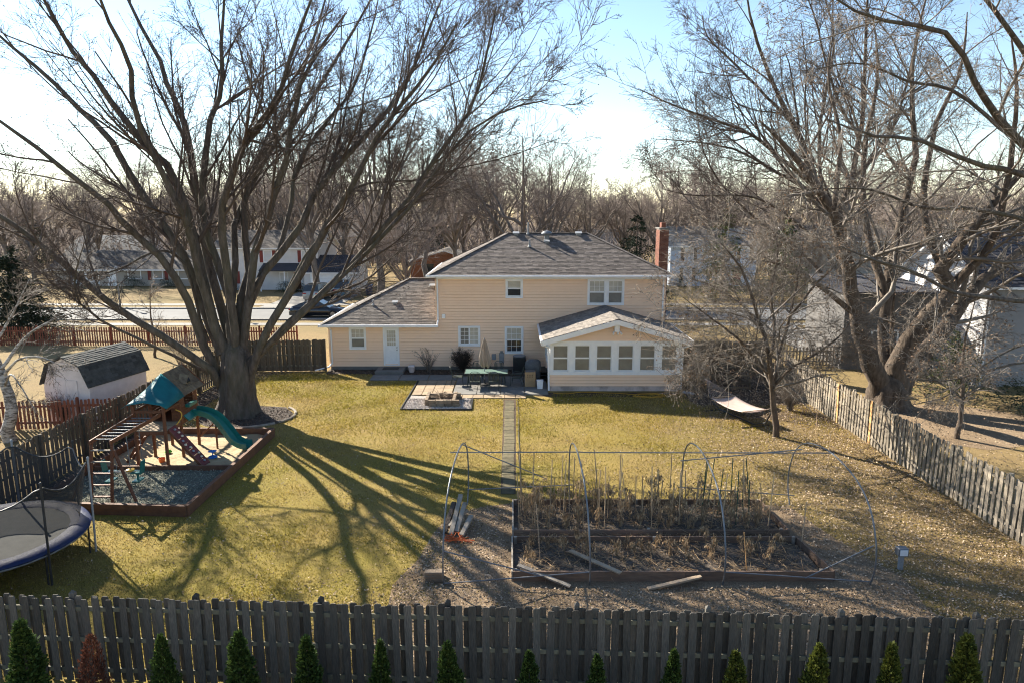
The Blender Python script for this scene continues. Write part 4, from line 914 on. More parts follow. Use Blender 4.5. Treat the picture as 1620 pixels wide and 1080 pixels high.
fence('board_fence', 'dark weathered board fence in the foreground behind the row of arborvitae', (-13.6, 12.82, 0), (13.6, 11.63, 0), 1.80, M['fence_grey'], M['rail_green'], M['fence_grey'], pitch=.245, seed=1, rails=(.25, .92, 1.58), finial=True, lean=.012)
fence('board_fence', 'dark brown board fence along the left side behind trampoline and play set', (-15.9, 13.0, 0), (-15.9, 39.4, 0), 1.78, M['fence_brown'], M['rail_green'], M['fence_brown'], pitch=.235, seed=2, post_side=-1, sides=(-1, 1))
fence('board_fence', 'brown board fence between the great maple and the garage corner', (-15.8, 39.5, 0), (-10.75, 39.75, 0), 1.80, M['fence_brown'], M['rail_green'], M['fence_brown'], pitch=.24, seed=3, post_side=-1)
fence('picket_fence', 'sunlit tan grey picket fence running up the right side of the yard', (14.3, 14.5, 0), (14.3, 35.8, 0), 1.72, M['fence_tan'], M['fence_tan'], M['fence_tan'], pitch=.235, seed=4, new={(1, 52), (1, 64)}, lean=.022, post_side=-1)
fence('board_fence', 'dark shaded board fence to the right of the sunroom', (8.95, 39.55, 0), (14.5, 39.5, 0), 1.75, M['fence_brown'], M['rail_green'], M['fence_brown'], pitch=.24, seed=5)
fence('picket_fence', 'red stained picket fence in front of the white barn shed', (-26.0, 28.2, 0), (-16.1, 29.3, 0), 1.25, M['fence_red'], M['fence_red'], M['fence_red'], pitch=.165, w=.10, sides=(-1,), rails=(.3, 1.0), seed=6, finial=True)
fence('picket_fence', 'long red stained picket fence behind the shed along the street side', (-40, 47.3, 0), (-14.6, 47.0, 0), 1.28, M['fence_red'], M['fence_red'], M['fence_red'], pitch=.17, w=.09, sides=(-1,), rails=(.3, 1.0), seed=7, finial=True)
fence('picket_fence', 'pale picket fence by the driveway behind the right yard', (16.0, 41.0, 0), (21.5, 41.0, 0), 1.15, M['fence_tan'], M['fence_tan'], M['fence_tan'], pitch=.2, w=.09, sides=(-1,), rails=(.3, .9), seed=8)
# ------------------------------------------------------------------ leafy and needled plants
def blades(rng, base, dirn, ln, wd):                # triangles: base points, directions (N,3), lengths, widths
    N = len(base); side = norm(np.cross(dirn, rng.normal(size=(N, 3)))) * (wd / 2)[:, None]
    V = np.stack([base - side, base + side, base + dirn * ln[:, None]], 1).reshape(-1, 3)
    return V, np.arange(N * 3).reshape(-1, 3)
def diamonds(rng, c, dirn, ln, wd):
    N = len(c); side = norm(np.cross(dirn, rng.normal(size=(N, 3)))) * (wd / 2)[:, None]; e = c + dirn * ln[:, None]; mid = c + dirn * (ln * .45)[:, None]
    V = np.stack([c, mid + side, e, mid - side], 1).reshape(-1, 3); F = np.arange(N * 4).reshape(-1, 4)
    return V, np.concatenate([F[:, :3], F[:, [0, 2, 3]]])
def cone_foliage(seed, h, r, n, lob=.22, power=.8, ln=.085, wd=.05):
    rng = np.random.default_rng(seed); u = rng.random(n) ** .75; z = h * (1 - u) ; a = rng.uniform(0, 6.283, n)
    prof = r * (u ** power) * np.where(u > .86, 1 - (u - .86) * 2.2, 1)
    bump = 1 + lob * np.sin(3 * a + z * 5 + seed) * np.sin(z * 9 + a * 2) + rng.normal(size=n) * .15 + .16 * np.sin(a * 5 + seed) * np.sin(z * 14 + a * 3)
    rr = prof * bump * (1 - .35 * rng.random(n) ** 2)
    c = np.stack([rr * np.cos(a), rr * np.sin(a), z + .04], 1)
    d = norm(np.stack([np.cos(a) * .6, np.sin(a) * .6, np.full(n, 1.0)], 1) + rng.normal(size=(n, 3)) * .35)
    return diamonds(rng, c, d, ln * rng.uniform(.6, 1.4, n), wd * rng.uniform(.6, 1.4, n))
arb = []
for k in range(4):
    V, F = cone_foliage(300 + k, 1.75, .265 + .03 * (k % 3), 4600, lob=.30, power=.62, ln=.075, wd=.042)
    arb.append((V, F))
st = MB(); st.tube([(0, 0, -.05), (0, 0, .7), (.01, 0, 1.5)], [.035, .025, .008], 6)
ord_ = ['first', 'second', 'third', 'fourth', 'fifth', 'sixth', 'seventh', 'eighth', 'ninth', 'tenth', 'eleventh', 'twelfth', 'thirteenth', 'fourteenth']
spec = [(30,972,'g'),(140,1008,'r'),(255,1000,'g'),(372,993,'g'),(482,1000,'g'),(600,1010,'g'),(713,1020,'g'),(838,1028,'g'),(947,1032,'g'),(1067,1032,'g'),(1172,1030,'y'),(1290,1022,'y'),(1415,1015,'y'),(1540,1010,'y')]
tm = None
for i, (px, py, c) in enumerate(spec):
    Y = 11.75 - .04 * i; P = D(px, py, Y); r = R_(i + 40)
    col = {'g': 'dark green', 'r': 'reddish brown dead', 'y': 'yellow green'}[c]
    t = thing('arborvitae', f'{col} cone shaped arborvitae by the near fence, {ord_[i]} from the left', 'shrub', (P.x, Y, 0), r.uniform(0, 6.28), 'row of young arborvitae in front of the near fence')
    s = P.z / 1.78; wv = r.uniform(.9, 1.15) * (.8 if c == 'r' else 1); t.scale = (s * wv, s * wv * r.uniform(.85, 1.15), s * r.uniform(.90, 1.06)); t.rotation_euler = (r.gauss(0, .035), r.gauss(0, .035), r.uniform(0, 6.28))
    if c == 'r': V, F = cone_foliage(399, 1.75, .42, 3600, lob=.3, power=.5, ln=.07, wd=.03); f = npmesh('foliage', V, F, M['arbor_red'], t, False)
    else:
        f = npmesh('foliage', *arb[(i * 7) % 4], M['arbor' if c == 'g' else 'arbor_gold'], t, False)
    f['kind'] = 'stuff'
    if tm is None: o = st.build('trunk', M['bark_brown'], t); tm = o.data
    else: link(bpy.data.objects.new('trunk', tm), t)

def conifer(name, label, loc, h, r, seed, m, n=70, needles=80, base=.04, power=.85):
    rng = np.random.default_rng(seed); t = thing(name, label, 'tree', loc)
    tk = MB(); tk.tube([(0, 0, -.1), (0, 0, h * .5), (0, 0, h * .97)], [h * .02, h * .012, .01], 8); tk.build('trunk', M['bark_brown'], t)
    u = rng.random(n) ** .7; z = h * (1 - u) * (1 - base) + h * base; a = rng.uniform(0, 6.283, n); L = r * u ** power * rng.uniform(.7, 1.12, n) + .15
    dirs = np.stack([np.cos(a), np.sin(a), rng.uniform(-.25, .15, n)], 1)
    s = rng.uniform(.1, 1, (n, needles)); B = np.stack([np.zeros(n), np.zeros(n), z], 1)[:, None] + dirs[:, None] * (L[:, None] * s)[..., None]
    B[..., 2] -= (s ** 2) * (L * .12)[:, None]; B = B + rng.normal(size=B.shape) * (.10 * L[:, None, None] * (1.1 - s[..., None]) + .05)
    B = B.reshape(-1, 3); d = norm(np.repeat(dirs, needles, 0) + rng.normal(size=B.shape) * .6 + np.array([[0, 0, -.15]])); N = len(B)
    V, F = diamonds(rng, B, d, rng.uniform(.14, .34, N) * (h / 7) ** .5, rng.uniform(.05, .11, N) * (h / 7) ** .5)
    c = npmesh('crown', V, F, m, t, False); c['kind'] = 'stuff'; return t
conifer('spruce_tree', 'broad dark green spruce at the left edge behind the red street fence', (-35.6, 50.2, 0), 6.6, 3.5, 501, M['needle'], 190, 90)
conifer('spruce_tree', 'dark green conifer behind the right corner of the two-storey roof', (11.6, 66, 0), 8.6, 3.8, 502, M['needle'], 110, 70)
conifer('pine_tree', 'olive green conifer between chimney and blue grey house roof', (21.5, 72, 0), 10.0, 3.0, 503, M['needle_light'], 90, 60)
conifer('pine_tree', 'olive green conifer behind the small crab apple, right of the blue grey house', (27.0, 70, 0), 8.5, 3.2, 504, M['needle_light'], 90, 60)
conifer('pine_tree', 'tall dark pine far behind the left slope of the roof', (-11.5, 110, 0), 13.5, 3.4, 505, M['needle'], 90, 60)
conifer('spruce_sapling', 'young light green spruce by the grey neighbour house', (21.8, 33.8, 0), 3.6, 2.0, 506, M['needle_light'], 60, 50)
conifer('juniper_bush', 'low dark green evergreen bush beside the forked maple', (24.0, 31.2, 0), 1.7, 2.2, 507, M['needle'], 60, 60, power=.3)
conifer('spruce_tree', 'dark spruce tree at the far left horizon', (-70, 104, 0), 11, 3.6, 508, M['needle'], 90, 60)
conifer('spruce_tree', 'dark spruce tree at the far right edge of the horizon', (68, 92, 0), 11, 4.0, 509, M['needle'], 90, 60)

def twig_shrub(name, label, loc, h, r, seed, nst, m, spread=1.0, leaf=None, nleaf=0, per=6, rmin=.006, group=None, lsize=.03):
    rng = np.random.default_rng(seed); t = thing(name, label, 'shrub', loc, 0, group); limbs = []
    for i in range(nst):
        a = rng.uniform(0, 6.283); s = r * rng.uniform(.2, 1) * spread; hh = h * rng.uniform(.6, 1)
        limbs.append(([(rng.normal() * .06, rng.normal() * .06, -.03), (math.cos(a) * s * .35, math.sin(a) * s * .35, hh * .45), (math.cos(a) * s, math.sin(a) * s, hh)], rmin * 2.2, rmin))
    P, R = poly_np(limbs, 5); A = spawn(rng, P, R, per, (.2, 1), (20, 55), (.3, .6), 4, .05, .1, .7, rmin); Bq = spawn(rng, *A, 4, (.1, 1), (20, 60), (.35, .7), 3, .04, .1, .7, rmin * .8)
    V, F = join([tubes(P, R, 4), tubes(*A, 3), spikes(*Bq)]); c = npmesh('branches', V, F, m, t); c['kind'] = 'stuff'
    if leaf:
        B = Bq[0][:, -1]; B = B[rng.integers(0, len(B), nleaf)] + rng.normal(size=(nleaf, 3)) * .03
        V, F = diamonds(rng, B, norm(rng.normal(size=(nleaf, 3))), rng.uniform(.5, 1.3, nleaf) * lsize, rng.uniform(.4, .8, nleaf) * lsize); c = npmesh('leaves', V, F, leaf, t, False); c['kind'] = 'stuff'
    return t
twig_shrub('round_shrub', 'dense dark rounded shrub against the wall left of the umbrella', (-2.85, 39.3, 0), 1.25, .72, 601, 60, M['shrub_dark'], 1.0, M['shrub_dark'], 5000, lsize=.05)
twig_shrub('twiggy_shrub', 'leafless twiggy shrub against the wall beside the white door', (-4.75, 39.35, 0), 1.25, .85, 602, 22, M['twig_tan'], 1.0, M['deadleaf'], 260, per=3)
twig_shrub('dry_vine', 'dry brown vine clump by the meter boxes', (-1.45, 39.5, 0), .95, .35, 603, 20, M['twig'], 1.0, M['deadleaf'], 300, per=3)
twig_shrub('shed_bush', 'pinkish leafless bush in front of the white barn shed', (-19.6, 29.75, 0), 1.5, 1.15, 604, 50, M['twig_tan'], 1.0, M['deadleaf'], 1200)
twig_shrub('bare_bush', 'tangled bare bush behind the small crab apple against the right fence', (12.9, 31.6, 0), 1.7, 1.2, 605, 40, M['twig_tan'], 1.0, M['deadleaf'], 700)
twig_shrub('bare_bush', 'tall tangled bare bush in the far right corner by the side fence', (13.3, 35.5, 0), 2.0, 1.2, 606, 40, M['twig_tan'], 1.0, M['deadleaf'], 500)
twig_shrub('bare_bush', 'leafless bush behind the shed below the great maple limb', (-19.5, 40.5, 0), 2.6, 1.6, 607, 26, M['twig_tan'], 1.0)
for i, (x, y, hh, rr, lab) in enumerate([(-31.5, 78.6, 1.0, 1.1, 'left end of the house with red shutters'), (-29.3, 78.6, .9, 1.0, 'below the lower window of the house with red shutters'), (-25.0, 77.8, 1.2, 1.2, 'porch of the house with red shutters'), (-23.6, 77.6, 1.1, .8, 'garage side of that porch'),
        (20.0, 82.8, 1.3, 1.1, 'left corner of the blue grey house'), (24.5, 82.8, .9, 1.2, 'front of the blue grey house'), (-44.5, 82.6, 1.2, 1.6, 'middle of the low ranch house'), (-40.5, 82.6, 1.1, 1.5, 'right end of the low ranch house')]):
    conifer('hedge_bush', f'clipped dark evergreen bush at the {lab}', (x, y, 0), hh, rr, 620 + i, M['hedge'], 50, 50, power=.3)
# brown brush that fills the gaps between the far trees
rng = np.random.default_rng(91); N = 15000
Y = rng.uniform(104, 240, N); px = rng.uniform(-120, 1740, N); x = (px - 810) / FOC * Y
B = np.stack([x, Y, rng.uniform(0, 1.5, N)], 1); d = norm(np.stack([rng.normal(size=N) * .35, rng.normal(size=N) * .35, np.ones(N)], 1))
Q = np.stack([B, B + d * rng.uniform(2.0, 6.0, N)[:, None]], 1); Rr = np.stack([np.full(N, .07), np.full(N, .03)], 1)
A = spawn(rng, Q, Rr, 3, (.2, .9), (15, 45), (.3, .6), 3, .03, .1, .6, .045)
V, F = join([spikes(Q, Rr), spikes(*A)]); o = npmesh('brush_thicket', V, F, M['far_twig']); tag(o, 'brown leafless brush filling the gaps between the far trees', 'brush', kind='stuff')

# side trees: birch, saplings
TB = Vector((-20.3, 27.3, 0)); t = thing('birch_tree', 'pale barked slender tree at the left edge behind the trampoline fence', 'tree', TB)
limbs = [([(0, 0, -.1), (.1, 0, 1.5), (-.1, .1, 3.0), (-.6, .2, 4.6), (-.9, .2, 6.4)], .26, .03), ([(-.05, .1, 2.6), (.9, -.3, 3.4), (2.0, -.6, 3.6), (2.9, -.8, 3.3)], .06, .012), ([(0, 0, 3), (.9, .4, 4.2), (2.0, .8, 4.9), (3.2, 1.0, 5.2)], .07, .012),
         ([(-.3, .1, 3.8), (.4, .6, 5.2), (1.0, 1.0, 6.6)], .06, .012), ([(-.1, .05, 3.2), (-1.2, .2, 4.4), (-2.4, .4, 5.2)], .07, .012), ([(0, 0, 2.2), (.8, -.6, 2.9), (1.6, -1.2, 2.5), (2.3, -1.6, 1.6)], .05, .01)]
make_tree(t, limbs, TB, 61, [dict(per=11, tr=(.3, 1), ang=(25, 65), lf=(.3, .6), K=6, up=.02, noise=.12, rr=.55, rmin=.010, n=3, droop_out=.1), dict(per=8, tr=(.1, 1), ang=(25, 60), lf=(.4, .7), K=4, up=0, noise=.14, rr=.6, rmin=.008, n=3, droop_out=.15),
   dict(per=4, tr=(.1, 1), ang=(25, 60), lf=(.4, .8), K=3, up=0, noise=.14, rr=.6, rmin=.007)], M['birch'], M['twig_tan'], lscale=1.0)
for k, (x, y, h_, s, lab) in enumerate([(18.2, 27.6, 6.0, 71, 'slender bare sapling with drooping leaf clusters right of the picket fence'), (-22.5, 43.5, 4.5, 72, 'thin bare sapling between shed and red street fence'), (20.5, 37.5, 9.5, 73, 'slim bare tree with upright stem in front of the white gable')]):
    T = Vector((x, y, 0)); t = thing('sapling_tree', lab, 'tree', T)
    limbs = [([(0, 0, -.1), (.05, 0, h_ * .3), (-.1, .1, h_ * .6), (.1, 0, h_)], .014 * h_ + .03, .012)]
    make_tree(t, limbs, T, s, [dict(per=22, tr=(.3, 1), ang=(40, 75), lf=(.3, .5), K=6, up=.03, noise=.1, rr=.5, rmin=.010, n=3, droop_out=.15), dict(per=7, tr=(.1, 1), ang=(25, 60), lf=(.4, .7), K=4, up=0, noise=.14, rr=.6, rmin=.008, n=3, droop_out=.15),
       dict(per=5, tr=(.1, 1), ang=(25, 60), lf=(.4, .8), K=3, up=0, noise=.14, rr=.6, rmin=.007)], M['bark_brown'], M['twig_tan'], leaf=M['deadleaf'], leaf_size=.05, leaf_frac=.35 if k == 0 else .08, leaf_name='dead_leaf', lscale=1.0)

# ------------------------------------------------------------------ grass blades and leaf litter over the yard
def keep_out(x, y):
    k = np.ones(len(x), bool)
    for x0, x1, y0, y1 in ((-7.9, 1.95, 37.3, 40.2), (-5.2, 1.95, 33.7, 38.6), (-5.2, -1.9, 31.7, 34.4), (1.8, 8.8, 34.5, 40), (-.42, .2, 21.5, 33.7), (-.1, 8.3, 16.1, 21.0), (-15.2, -9.75, 20.1, 28.1), (-10.8, 8, 38.9, 41)):
        k &= ~((x > x0) & (x < x1) & (y > y0) & (y < y1))
    k &= ((x + 12.0) / 2.2) ** 2 + ((y - 30.7) / 1.9) ** 2 > 1
    return k
def in_poly(x, y, poly):
    inside = np.zeros(len(x), bool); n = len(poly)
    for i in range(n):
        x0, y0 = poly[i]; x1, y1 = poly[(i + 1) % n]
        c = ((y0 > y) != (y1 > y)) & (x < (x1 - x0) * (y - y0) / (y1 - y0 + 1e-9) + x0); inside ^= c
    return inside
rng = np.random.default_rng(17); N = 400000
yy = 12.7 + (39.3 - 12.7) * rng.random(N) ** 1.25; xx = rng.uniform(-15.6, 14.1, N)
vis = np.abs(xx) < (yy + 1.7) * .76 + .6
ch = in_poly(xx, yy, pl); pn = np.sin(xx * .9 + np.sin(yy * .7) * 2) * np.sin(yy * 1.1 + np.sin(xx * .5) * 2); k = keep_out(xx, yy) & vis & (rng.random(N) < .78 + .3 * pn) & (~ch | (rng.random(N) < .10 + .75 * np.clip((-1.0 - xx) / 2.2, 0, 1) + .6 * (yy > 20.6))) & (rng.random(N) > .75 * np.clip((xx - 4 + (24 - yy) * .15) / 8, 0, .9) * np.clip((33 - yy) / 6, .15, 1)) & ~((xx > 8.7) & (yy > 32.5)) & ~((xx < -14.6))
xx, yy = xx[k], yy[k]; n = len(xx); pn = pn[k]
d = norm(np.stack([rng.normal(size=n) * .75, rng.normal(size=n) * .75, np.ones(n)], 1))
V, F = blades(rng, np.stack([xx, yy, np.zeros(n)], 1), d, rng.uniform(.02, .075, n) * (.7 + yy / 40) * (1 + .3 * pn), rng.uniform(.012, .024, n) * (.7 + yy / 40))
o = npmesh('grass', V, F, M['blade'], None, False); tag(o, 'short yellow green winter grass of the back yard', 'grass', kind='stuff')
N = 150000; xx = rng.uniform(-15.6, 14.2, N); yy = rng.uniform(12.2, 39, N)
dens = .05 + .95 * np.clip((xx - 4 + (24 - yy) * .15) / 7, 0, 1) * np.clip((33 - yy) / 6, .15, 1); dens = np.maximum(dens, in_poly(xx, yy, pl) * .95); dens = np.maximum(dens, np.clip(1 - (yy - 13) / 4, 0, .5) * (xx > -7)); dens = np.maximum(dens, (xx < -13.6) * .8); dens = np.maximum(dens, ((xx > 8.7) & (yy > 30)) * .9)
k = keep_out(xx, yy) & (rng.random(N) < dens) & (np.abs(xx) < (yy + 1.7) * .76 + .6)
x2 = rng.uniform(14.6, 26, 5000); y2 = rng.uniform(20, 33, 5000)
xx, yy = np.concatenate([xx[k], x2]), np.concatenate([yy[k], y2]); n = len(xx)
d = norm(np.stack([rng.normal(size=n), rng.normal(size=n), rng.normal(size=n) * .35], 1))
V, F = diamonds(rng, np.stack([xx, yy, rng.uniform(.02, .05, n)], 1), d, rng.uniform(.035, .085, n), rng.uniform(.024, .055, n))
o = npmesh('leaf_litter', V, F, M['litter'], None, False); tag(o, 'dry brown fallen leaves strewn over the lawn and garden ground', 'leaves', kind='stuff')

# bark chips on the mulch beds and loose stones in the fire pit gravel
n = 7000; a = rng.uniform(0, 6.283, n); q = np.sqrt(rng.random(n)); cx = np.where(np.arange(n) < 3000, -12.0 + 2.05 * q * np.cos(a), rng.uniform(-10.5, 1.8, n)); cy = np.where(np.arange(n) < 3000, 30.7 + 1.7 * q * np.sin(a), rng.uniform(38.65, 39.95, n))
k = ~((cx > -7.8) & (cx < -6.1) & (cy > 38)); cx, cy = cx[k], cy[k]; n = len(cx)
V, F = diamonds(rng, np.stack([cx, cy, rng.uniform(.015, .05, n)], 1), norm(rng.normal(size=(n, 3)) * np.array([[1, 1, .35]])), rng.uniform(.04, .11, n), rng.uniform(.02, .045, n))
M['chip'] = mat('bark_chip', (0.17, 0.12, 0.085), (0.08, 0.057, 0.043), 4, rough=.85, isl=.6)
tag(npmesh('bark_chips', V, F, M['chip'], None, False), 'dark bark chips on the beds by the house and round the maple', 'mulch', kind='stuff')
n = 3000; c = np.stack([rng.uniform(-5.1, -2.0, n), rng.uniform(31.8, 33.65, n), np.full(n, .03)], 1); s3 = rng.uniform(.02, .05, (n, 1))
dd_ = [np.array([[1., 0, 0]]), np.array([[0, 1., 0]]), np.array([[-1., 0, 0]]), np.array([[0, -1., 0]]), np.array([[0, 0, .8]])]
V = np.stack([c + s3 * (d_ + rng.normal(size=(n, 3)) * .25) for d_ in dd_], 1).reshape(-1, 3); i5 = np.arange(n)[:, None] * 5
F = np.concatenate([i5 + np.array([[p, (p + 1) % 4, 4]]) for p in range(4)])
M['pebble'] = mat('pebble', (0.50, 0.45, 0.40), (0.33, 0.28, 0.25), 4, rough=.85, isl=.45)
tag(npmesh('loose_gravel', V, F, M['pebble'], None, False), 'loose pale stones of the fire pit gravel square', 'gravel', kind='stuff')
# ------------------------------------------------------------------ play set in its sand box
def beam(name, p, q, w, h, m, root, off, up=(0, 0, 1), bevel=.006):
    return MB(off).bar(p, q, w, h, up).build(name, m, root, bevel=bevel)
BX = thing('sandbox_border', 'brown timber border around the sand and rubber mulch of the play area', 'border', (-12.5, 24, 0)); BO = (-12.5, 24, 0)
C0, C1, C2, C3 = (-14.9, 20.5), (-9.95, 20.2), (-9.85, 27.9), (-14.9, 27.9)
for a, b in ((C0, C1), (C1, C2), (C2, C3), (C3, C0)):
    beam('timber', (*a, .09), (*b, .09), .10, .18, M['timber'], BX, BO); beam('timber', (*a, .272), (*b, .272), .14, .18, M['timber'], BX, BO)
beam('timber', (-14.85, 23.75, .14), (-9.95, 23.85, .14), .10, .28, M['timber'], BX, BO)
def rough_sheet(name, x0, x1, y0, y1, z, m, amp, seed, label, cat):
    rng = np.random.default_rng(seed); nx, ny = 40, 30; X, Y = np.meshgrid(np.linspace(x0, x1, nx), np.linspace(y0, y1, ny))
    Z = z + amp * (np.sin(X * 3.1 + 1) * np.sin(Y * 2.7) * .5 + np.sin(X * 7 + Y * 5) * .25 + rng.normal(size=X.shape) * .22)
    V = np.stack([X, Y, Z], -1).reshape(-1, 3); i = np.arange(ny - 1)[:, None] * nx + np.arange(nx - 1)[None]; F = np.stack([i, i + 1, i + nx + 1, i + nx], -1).reshape(-1, 4)
    o = npmesh(name, V, F, m); return tag(o, label, cat, kind='structure')
rough_sheet('play_sand', -14.85, -9.9, 23.8, 27.85, .10, M['sand'], .05, 1, 'tan sand under the play tower', 'sand')
rough_sheet('play_mulch', -14.85, -9.95, 20.45, 23.75, .12, M['rubber'], .03, 2, 'dark green rubber mulch under the swing', 'mulch')
rng = np.random.default_rng(71); n = 9000                      # loose rubber nuggets
c = np.stack([rng.uniform(-14.8, -10.0, n), rng.uniform(20.5, 23.7, n), rng.uniform(.12, .17, n)], 1)
V, F = diamonds(rng, c, norm(rng.normal(size=(n, 3)) * np.array([[1, 1, .5]])), rng.uniform(.03, .06, n), rng.uniform(.02, .04, n))
M['nugget'] = mat('rubber_nugget', (0.33, 0.33, 0.25), (0.15, 0.165, 0.13), 6, rough=.85, isl=.6)
tag(npmesh('rubber_nuggets', V, F, M['nugget'], None, False), 'loose green and tan rubber mulch nuggets in the play area', 'mulch', kind='stuff')

PO = Vector((-12.85, 25.2, 0)); T = thing('play_set', 'wooden play tower with teal canopy, green slide, climbing wall and monkey bars', 'play set', PO)
rw = M['redwood']; xa, xb, ya, ym, yb = -13.38, -12.32, 24.0, 25.2, 26.55; DZ = 1.5
for x in (xa, xb):
    for y, h in ((ya, 2.55), (ym, 2.7), (yb, 2.6)): beam('post', (x, y, .05), (x, y, h), .09, .09, rw, T, PO)
for k in range(14): y = ya + .06 + k * .19; beam('deck_board', (xa - .04, y, DZ), (xb + .04, y, DZ), .17, .03, M['paleboard'] if k < 6 else rw, T, PO)
for x in (xa, xb): beam('deck_beam', (x, ya - .06, DZ - .09), (x, yb + .06, DZ - .09), .05, .13, rw, T, PO)
for y in (ya, yb): beam('deck_beam', (xa, y, DZ - .09), (xb, y, DZ - .09), .05, .13, rw, T, PO)
for x in (xa, xb): beam('rail', (x, ya, 2.2), (x, ym, 2.2), .05, .09, rw, T, PO)
beam('rail', (xa, ya, 2.2), (xb, ya, 2.2), .05, .09, rw, T, PO)
for k in range(5): y = ya + .2 + k * .21; beam('baluster', (xa, y, DZ), (xa, y, 2.16), .04, .03, rw, T, PO)
for x in (xa, xb): beam('header', (x, ya - .1, 2.5), (x, yb + .15, 2.5), .05, .10, rw, T, PO)
# clubhouse walls of boards with a window box
for k in range(9):
    z = DZ + .06 + k * .115
    if z < 2.5:
        for x in (xb + .03,):
            if 1.98 < z < 2.4: beam('wall_board', (x, ym, z), (x, ym + .32, z), .02, .11, rw, T, PO); beam('wall_board', (x, yb - .32, z), (x, yb, z), .02, .11, rw, T, PO)
            else: beam('wall_board', (x, ym, z), (x, yb, z), .02, .11, rw, T, PO)
        beam('wall_board', (xa - .03, ym, z), (xa - .03, yb, z), .02, .11, rw, T, PO)
        if z < 2.5: beam('wall_board', (xa, yb + .03, z), (xb, yb + .03, z), .02, .11, rw, T, PO)
        beam('wall_board', (xb - .3, ym - .03, z), (xb, ym - .03, z), .02, .11, rw, T, PO)
fb = MB(PO); fb.prism([(xb + .05, ym + .34, 1.92), (xb + .05, yb - .34, 1.92), (xb + .05, yb - .34, 2.04), (xb + .05, ym + .34, 2.04)], (.16, 0, 0)); fb.build('flower_box', M['green_plastic'], T, bevel=.01)
fb = MB(PO); fb.prism([(xb + .05, ym + .15, 1.62), (xb + .05, yb - .25, 1.62), (xb + .24, yb - .25, 1.45), (xb + .24, ym + .15, 1.45)], (0, 0, .05)); fb.build('slide_hood', M['green_plastic'], T)
# plank gable roof over the clubhouse, teal canopy over the open deck
rx = (xa + xb) / 2; rzz = 3.28; ez = 2.50; ov = .26
for s in (-1, 1):
    for k in range(5):
        u0, u1 = k / 5, (k + 1.08) / 5; p = lambda u, y: (rx + s * (.53 + ov) * u, y, rzz + (ez - rzz) * u - .0 + .018 * (k % 2))
        m = MB(PO); m.prism([p(u0, ym - .1), p(u1, ym - .1), p(u1, yb + .22), p(u0, yb + .22)], (0, 0, .022)); m.build('roof_board', M['playroof'], T)
    beam('rake_board', (rx, yb + .23, rzz), (rx + s * .79, yb + .23, ez), .03, .11, rw, T, PO)
m = MB(PO); dx, dz = rx + .36, rzz - .36; m.prism([(dx + .26, ym + .46, dz - .14), (dx + .26, ym + .94, dz - .14), (dx + .26, ym + .70, dz + .14)], (-.30, 0, .10)); m.build('dormer', M['playroof'], T)
m = MB(PO); m.prism([(dx + .275, ym + .54, dz - .11), (dx + .275, ym + .86, dz - .11), (dx + .275, ym + .70, dz + .09)], (-.012, 0, 0)); m.build('dormer_window', M['glass_dark'], T)
V = []; nu, nv = 9, 8; yf = ya - .30; m = MB(PO)                # canopy: sagging cloth, hipped at the front
def canopy(u, v):
    a = (u * 2 - 1); y = ym - .08 - v * (ym - .08 - yf); w_ = .78; top = rzz + .05 - v * .66
    z = ez - .02 + (top - (ez - .02)) * (1 - abs(a)) ** .85 - .06 * math.sin(math.pi * v) * (1 - abs(a)) - (0.10 * v if abs(a) > .99 else 0)
    return (rx + a * w_ * 1.02, y, z - .06 * (1 - (2 * u - 1) ** 2) * v)
P = [canopy(i / (nu - 1), j / (nv - 1)) for j in range(nv) for i in range(nu)]
m.pts(P, [(j*nu+i, j*nu+i+1, (j+1)*nu+i+1, (j+1)*nu+i) for j in range(nv-1) for i in range(nu-1)])
cn = m.build('canopy', M['teal'], T, smooth=True); md = cn.modifiers.new('thick', 'SOLIDIFY'); md.thickness = .012
# climbing wall with holds
A1, B1 = Vector((xb + .02, 24.15, DZ)), Vector((-11.10, 24.05, .12)); wv = Vector((0, .52, 0)); dd = (B1 - A1).normalized(); nn = dd.cross(Vector((0, 1, 0))).normalized(); nn = nn if nn.z > 0 else -nn
for k in range(7):
    a, b = A1.lerp(B1, k / 7), A1.lerp(B1, (k + .97) / 7); m = MB(PO); m.prism([a, b, b + wv, a + wv], nn * .025); m.build('climbing_board', M['climb'], T)
r = R_(12)
for k in range(10):
    c = A1.lerp(B1, .08 + k * .092) + wv * r.uniform(.15, .85) + nn * .045; m = MB(PO)
    m.lathe([(.02, -.03), (.055, -.01), (.05, .03), (.02, .05)], 8, c, .8); m.build('climbing_hold', M['cream_plastic'] if k % 3 else M['grey_metal'], T, smooth=True)
for y in (24.15, 24.67): beam('side_rail', A1 + Vector((0, y - 24.15, -.03)), B1 + Vector((0, y - 24.15, -.03)), .04, .09, rw, T, PO)
m = MB(PO); m.tube(smooth_path([(xb + .05, 24.78, 1.5), (xb + .22, 24.82, 1.75), (xb + .22, 24.82, 1.95), (xb + .04, 24.8, 2.05)], 8), .018, 8); m.build('grab_handle', M['yellow_plastic'], T)
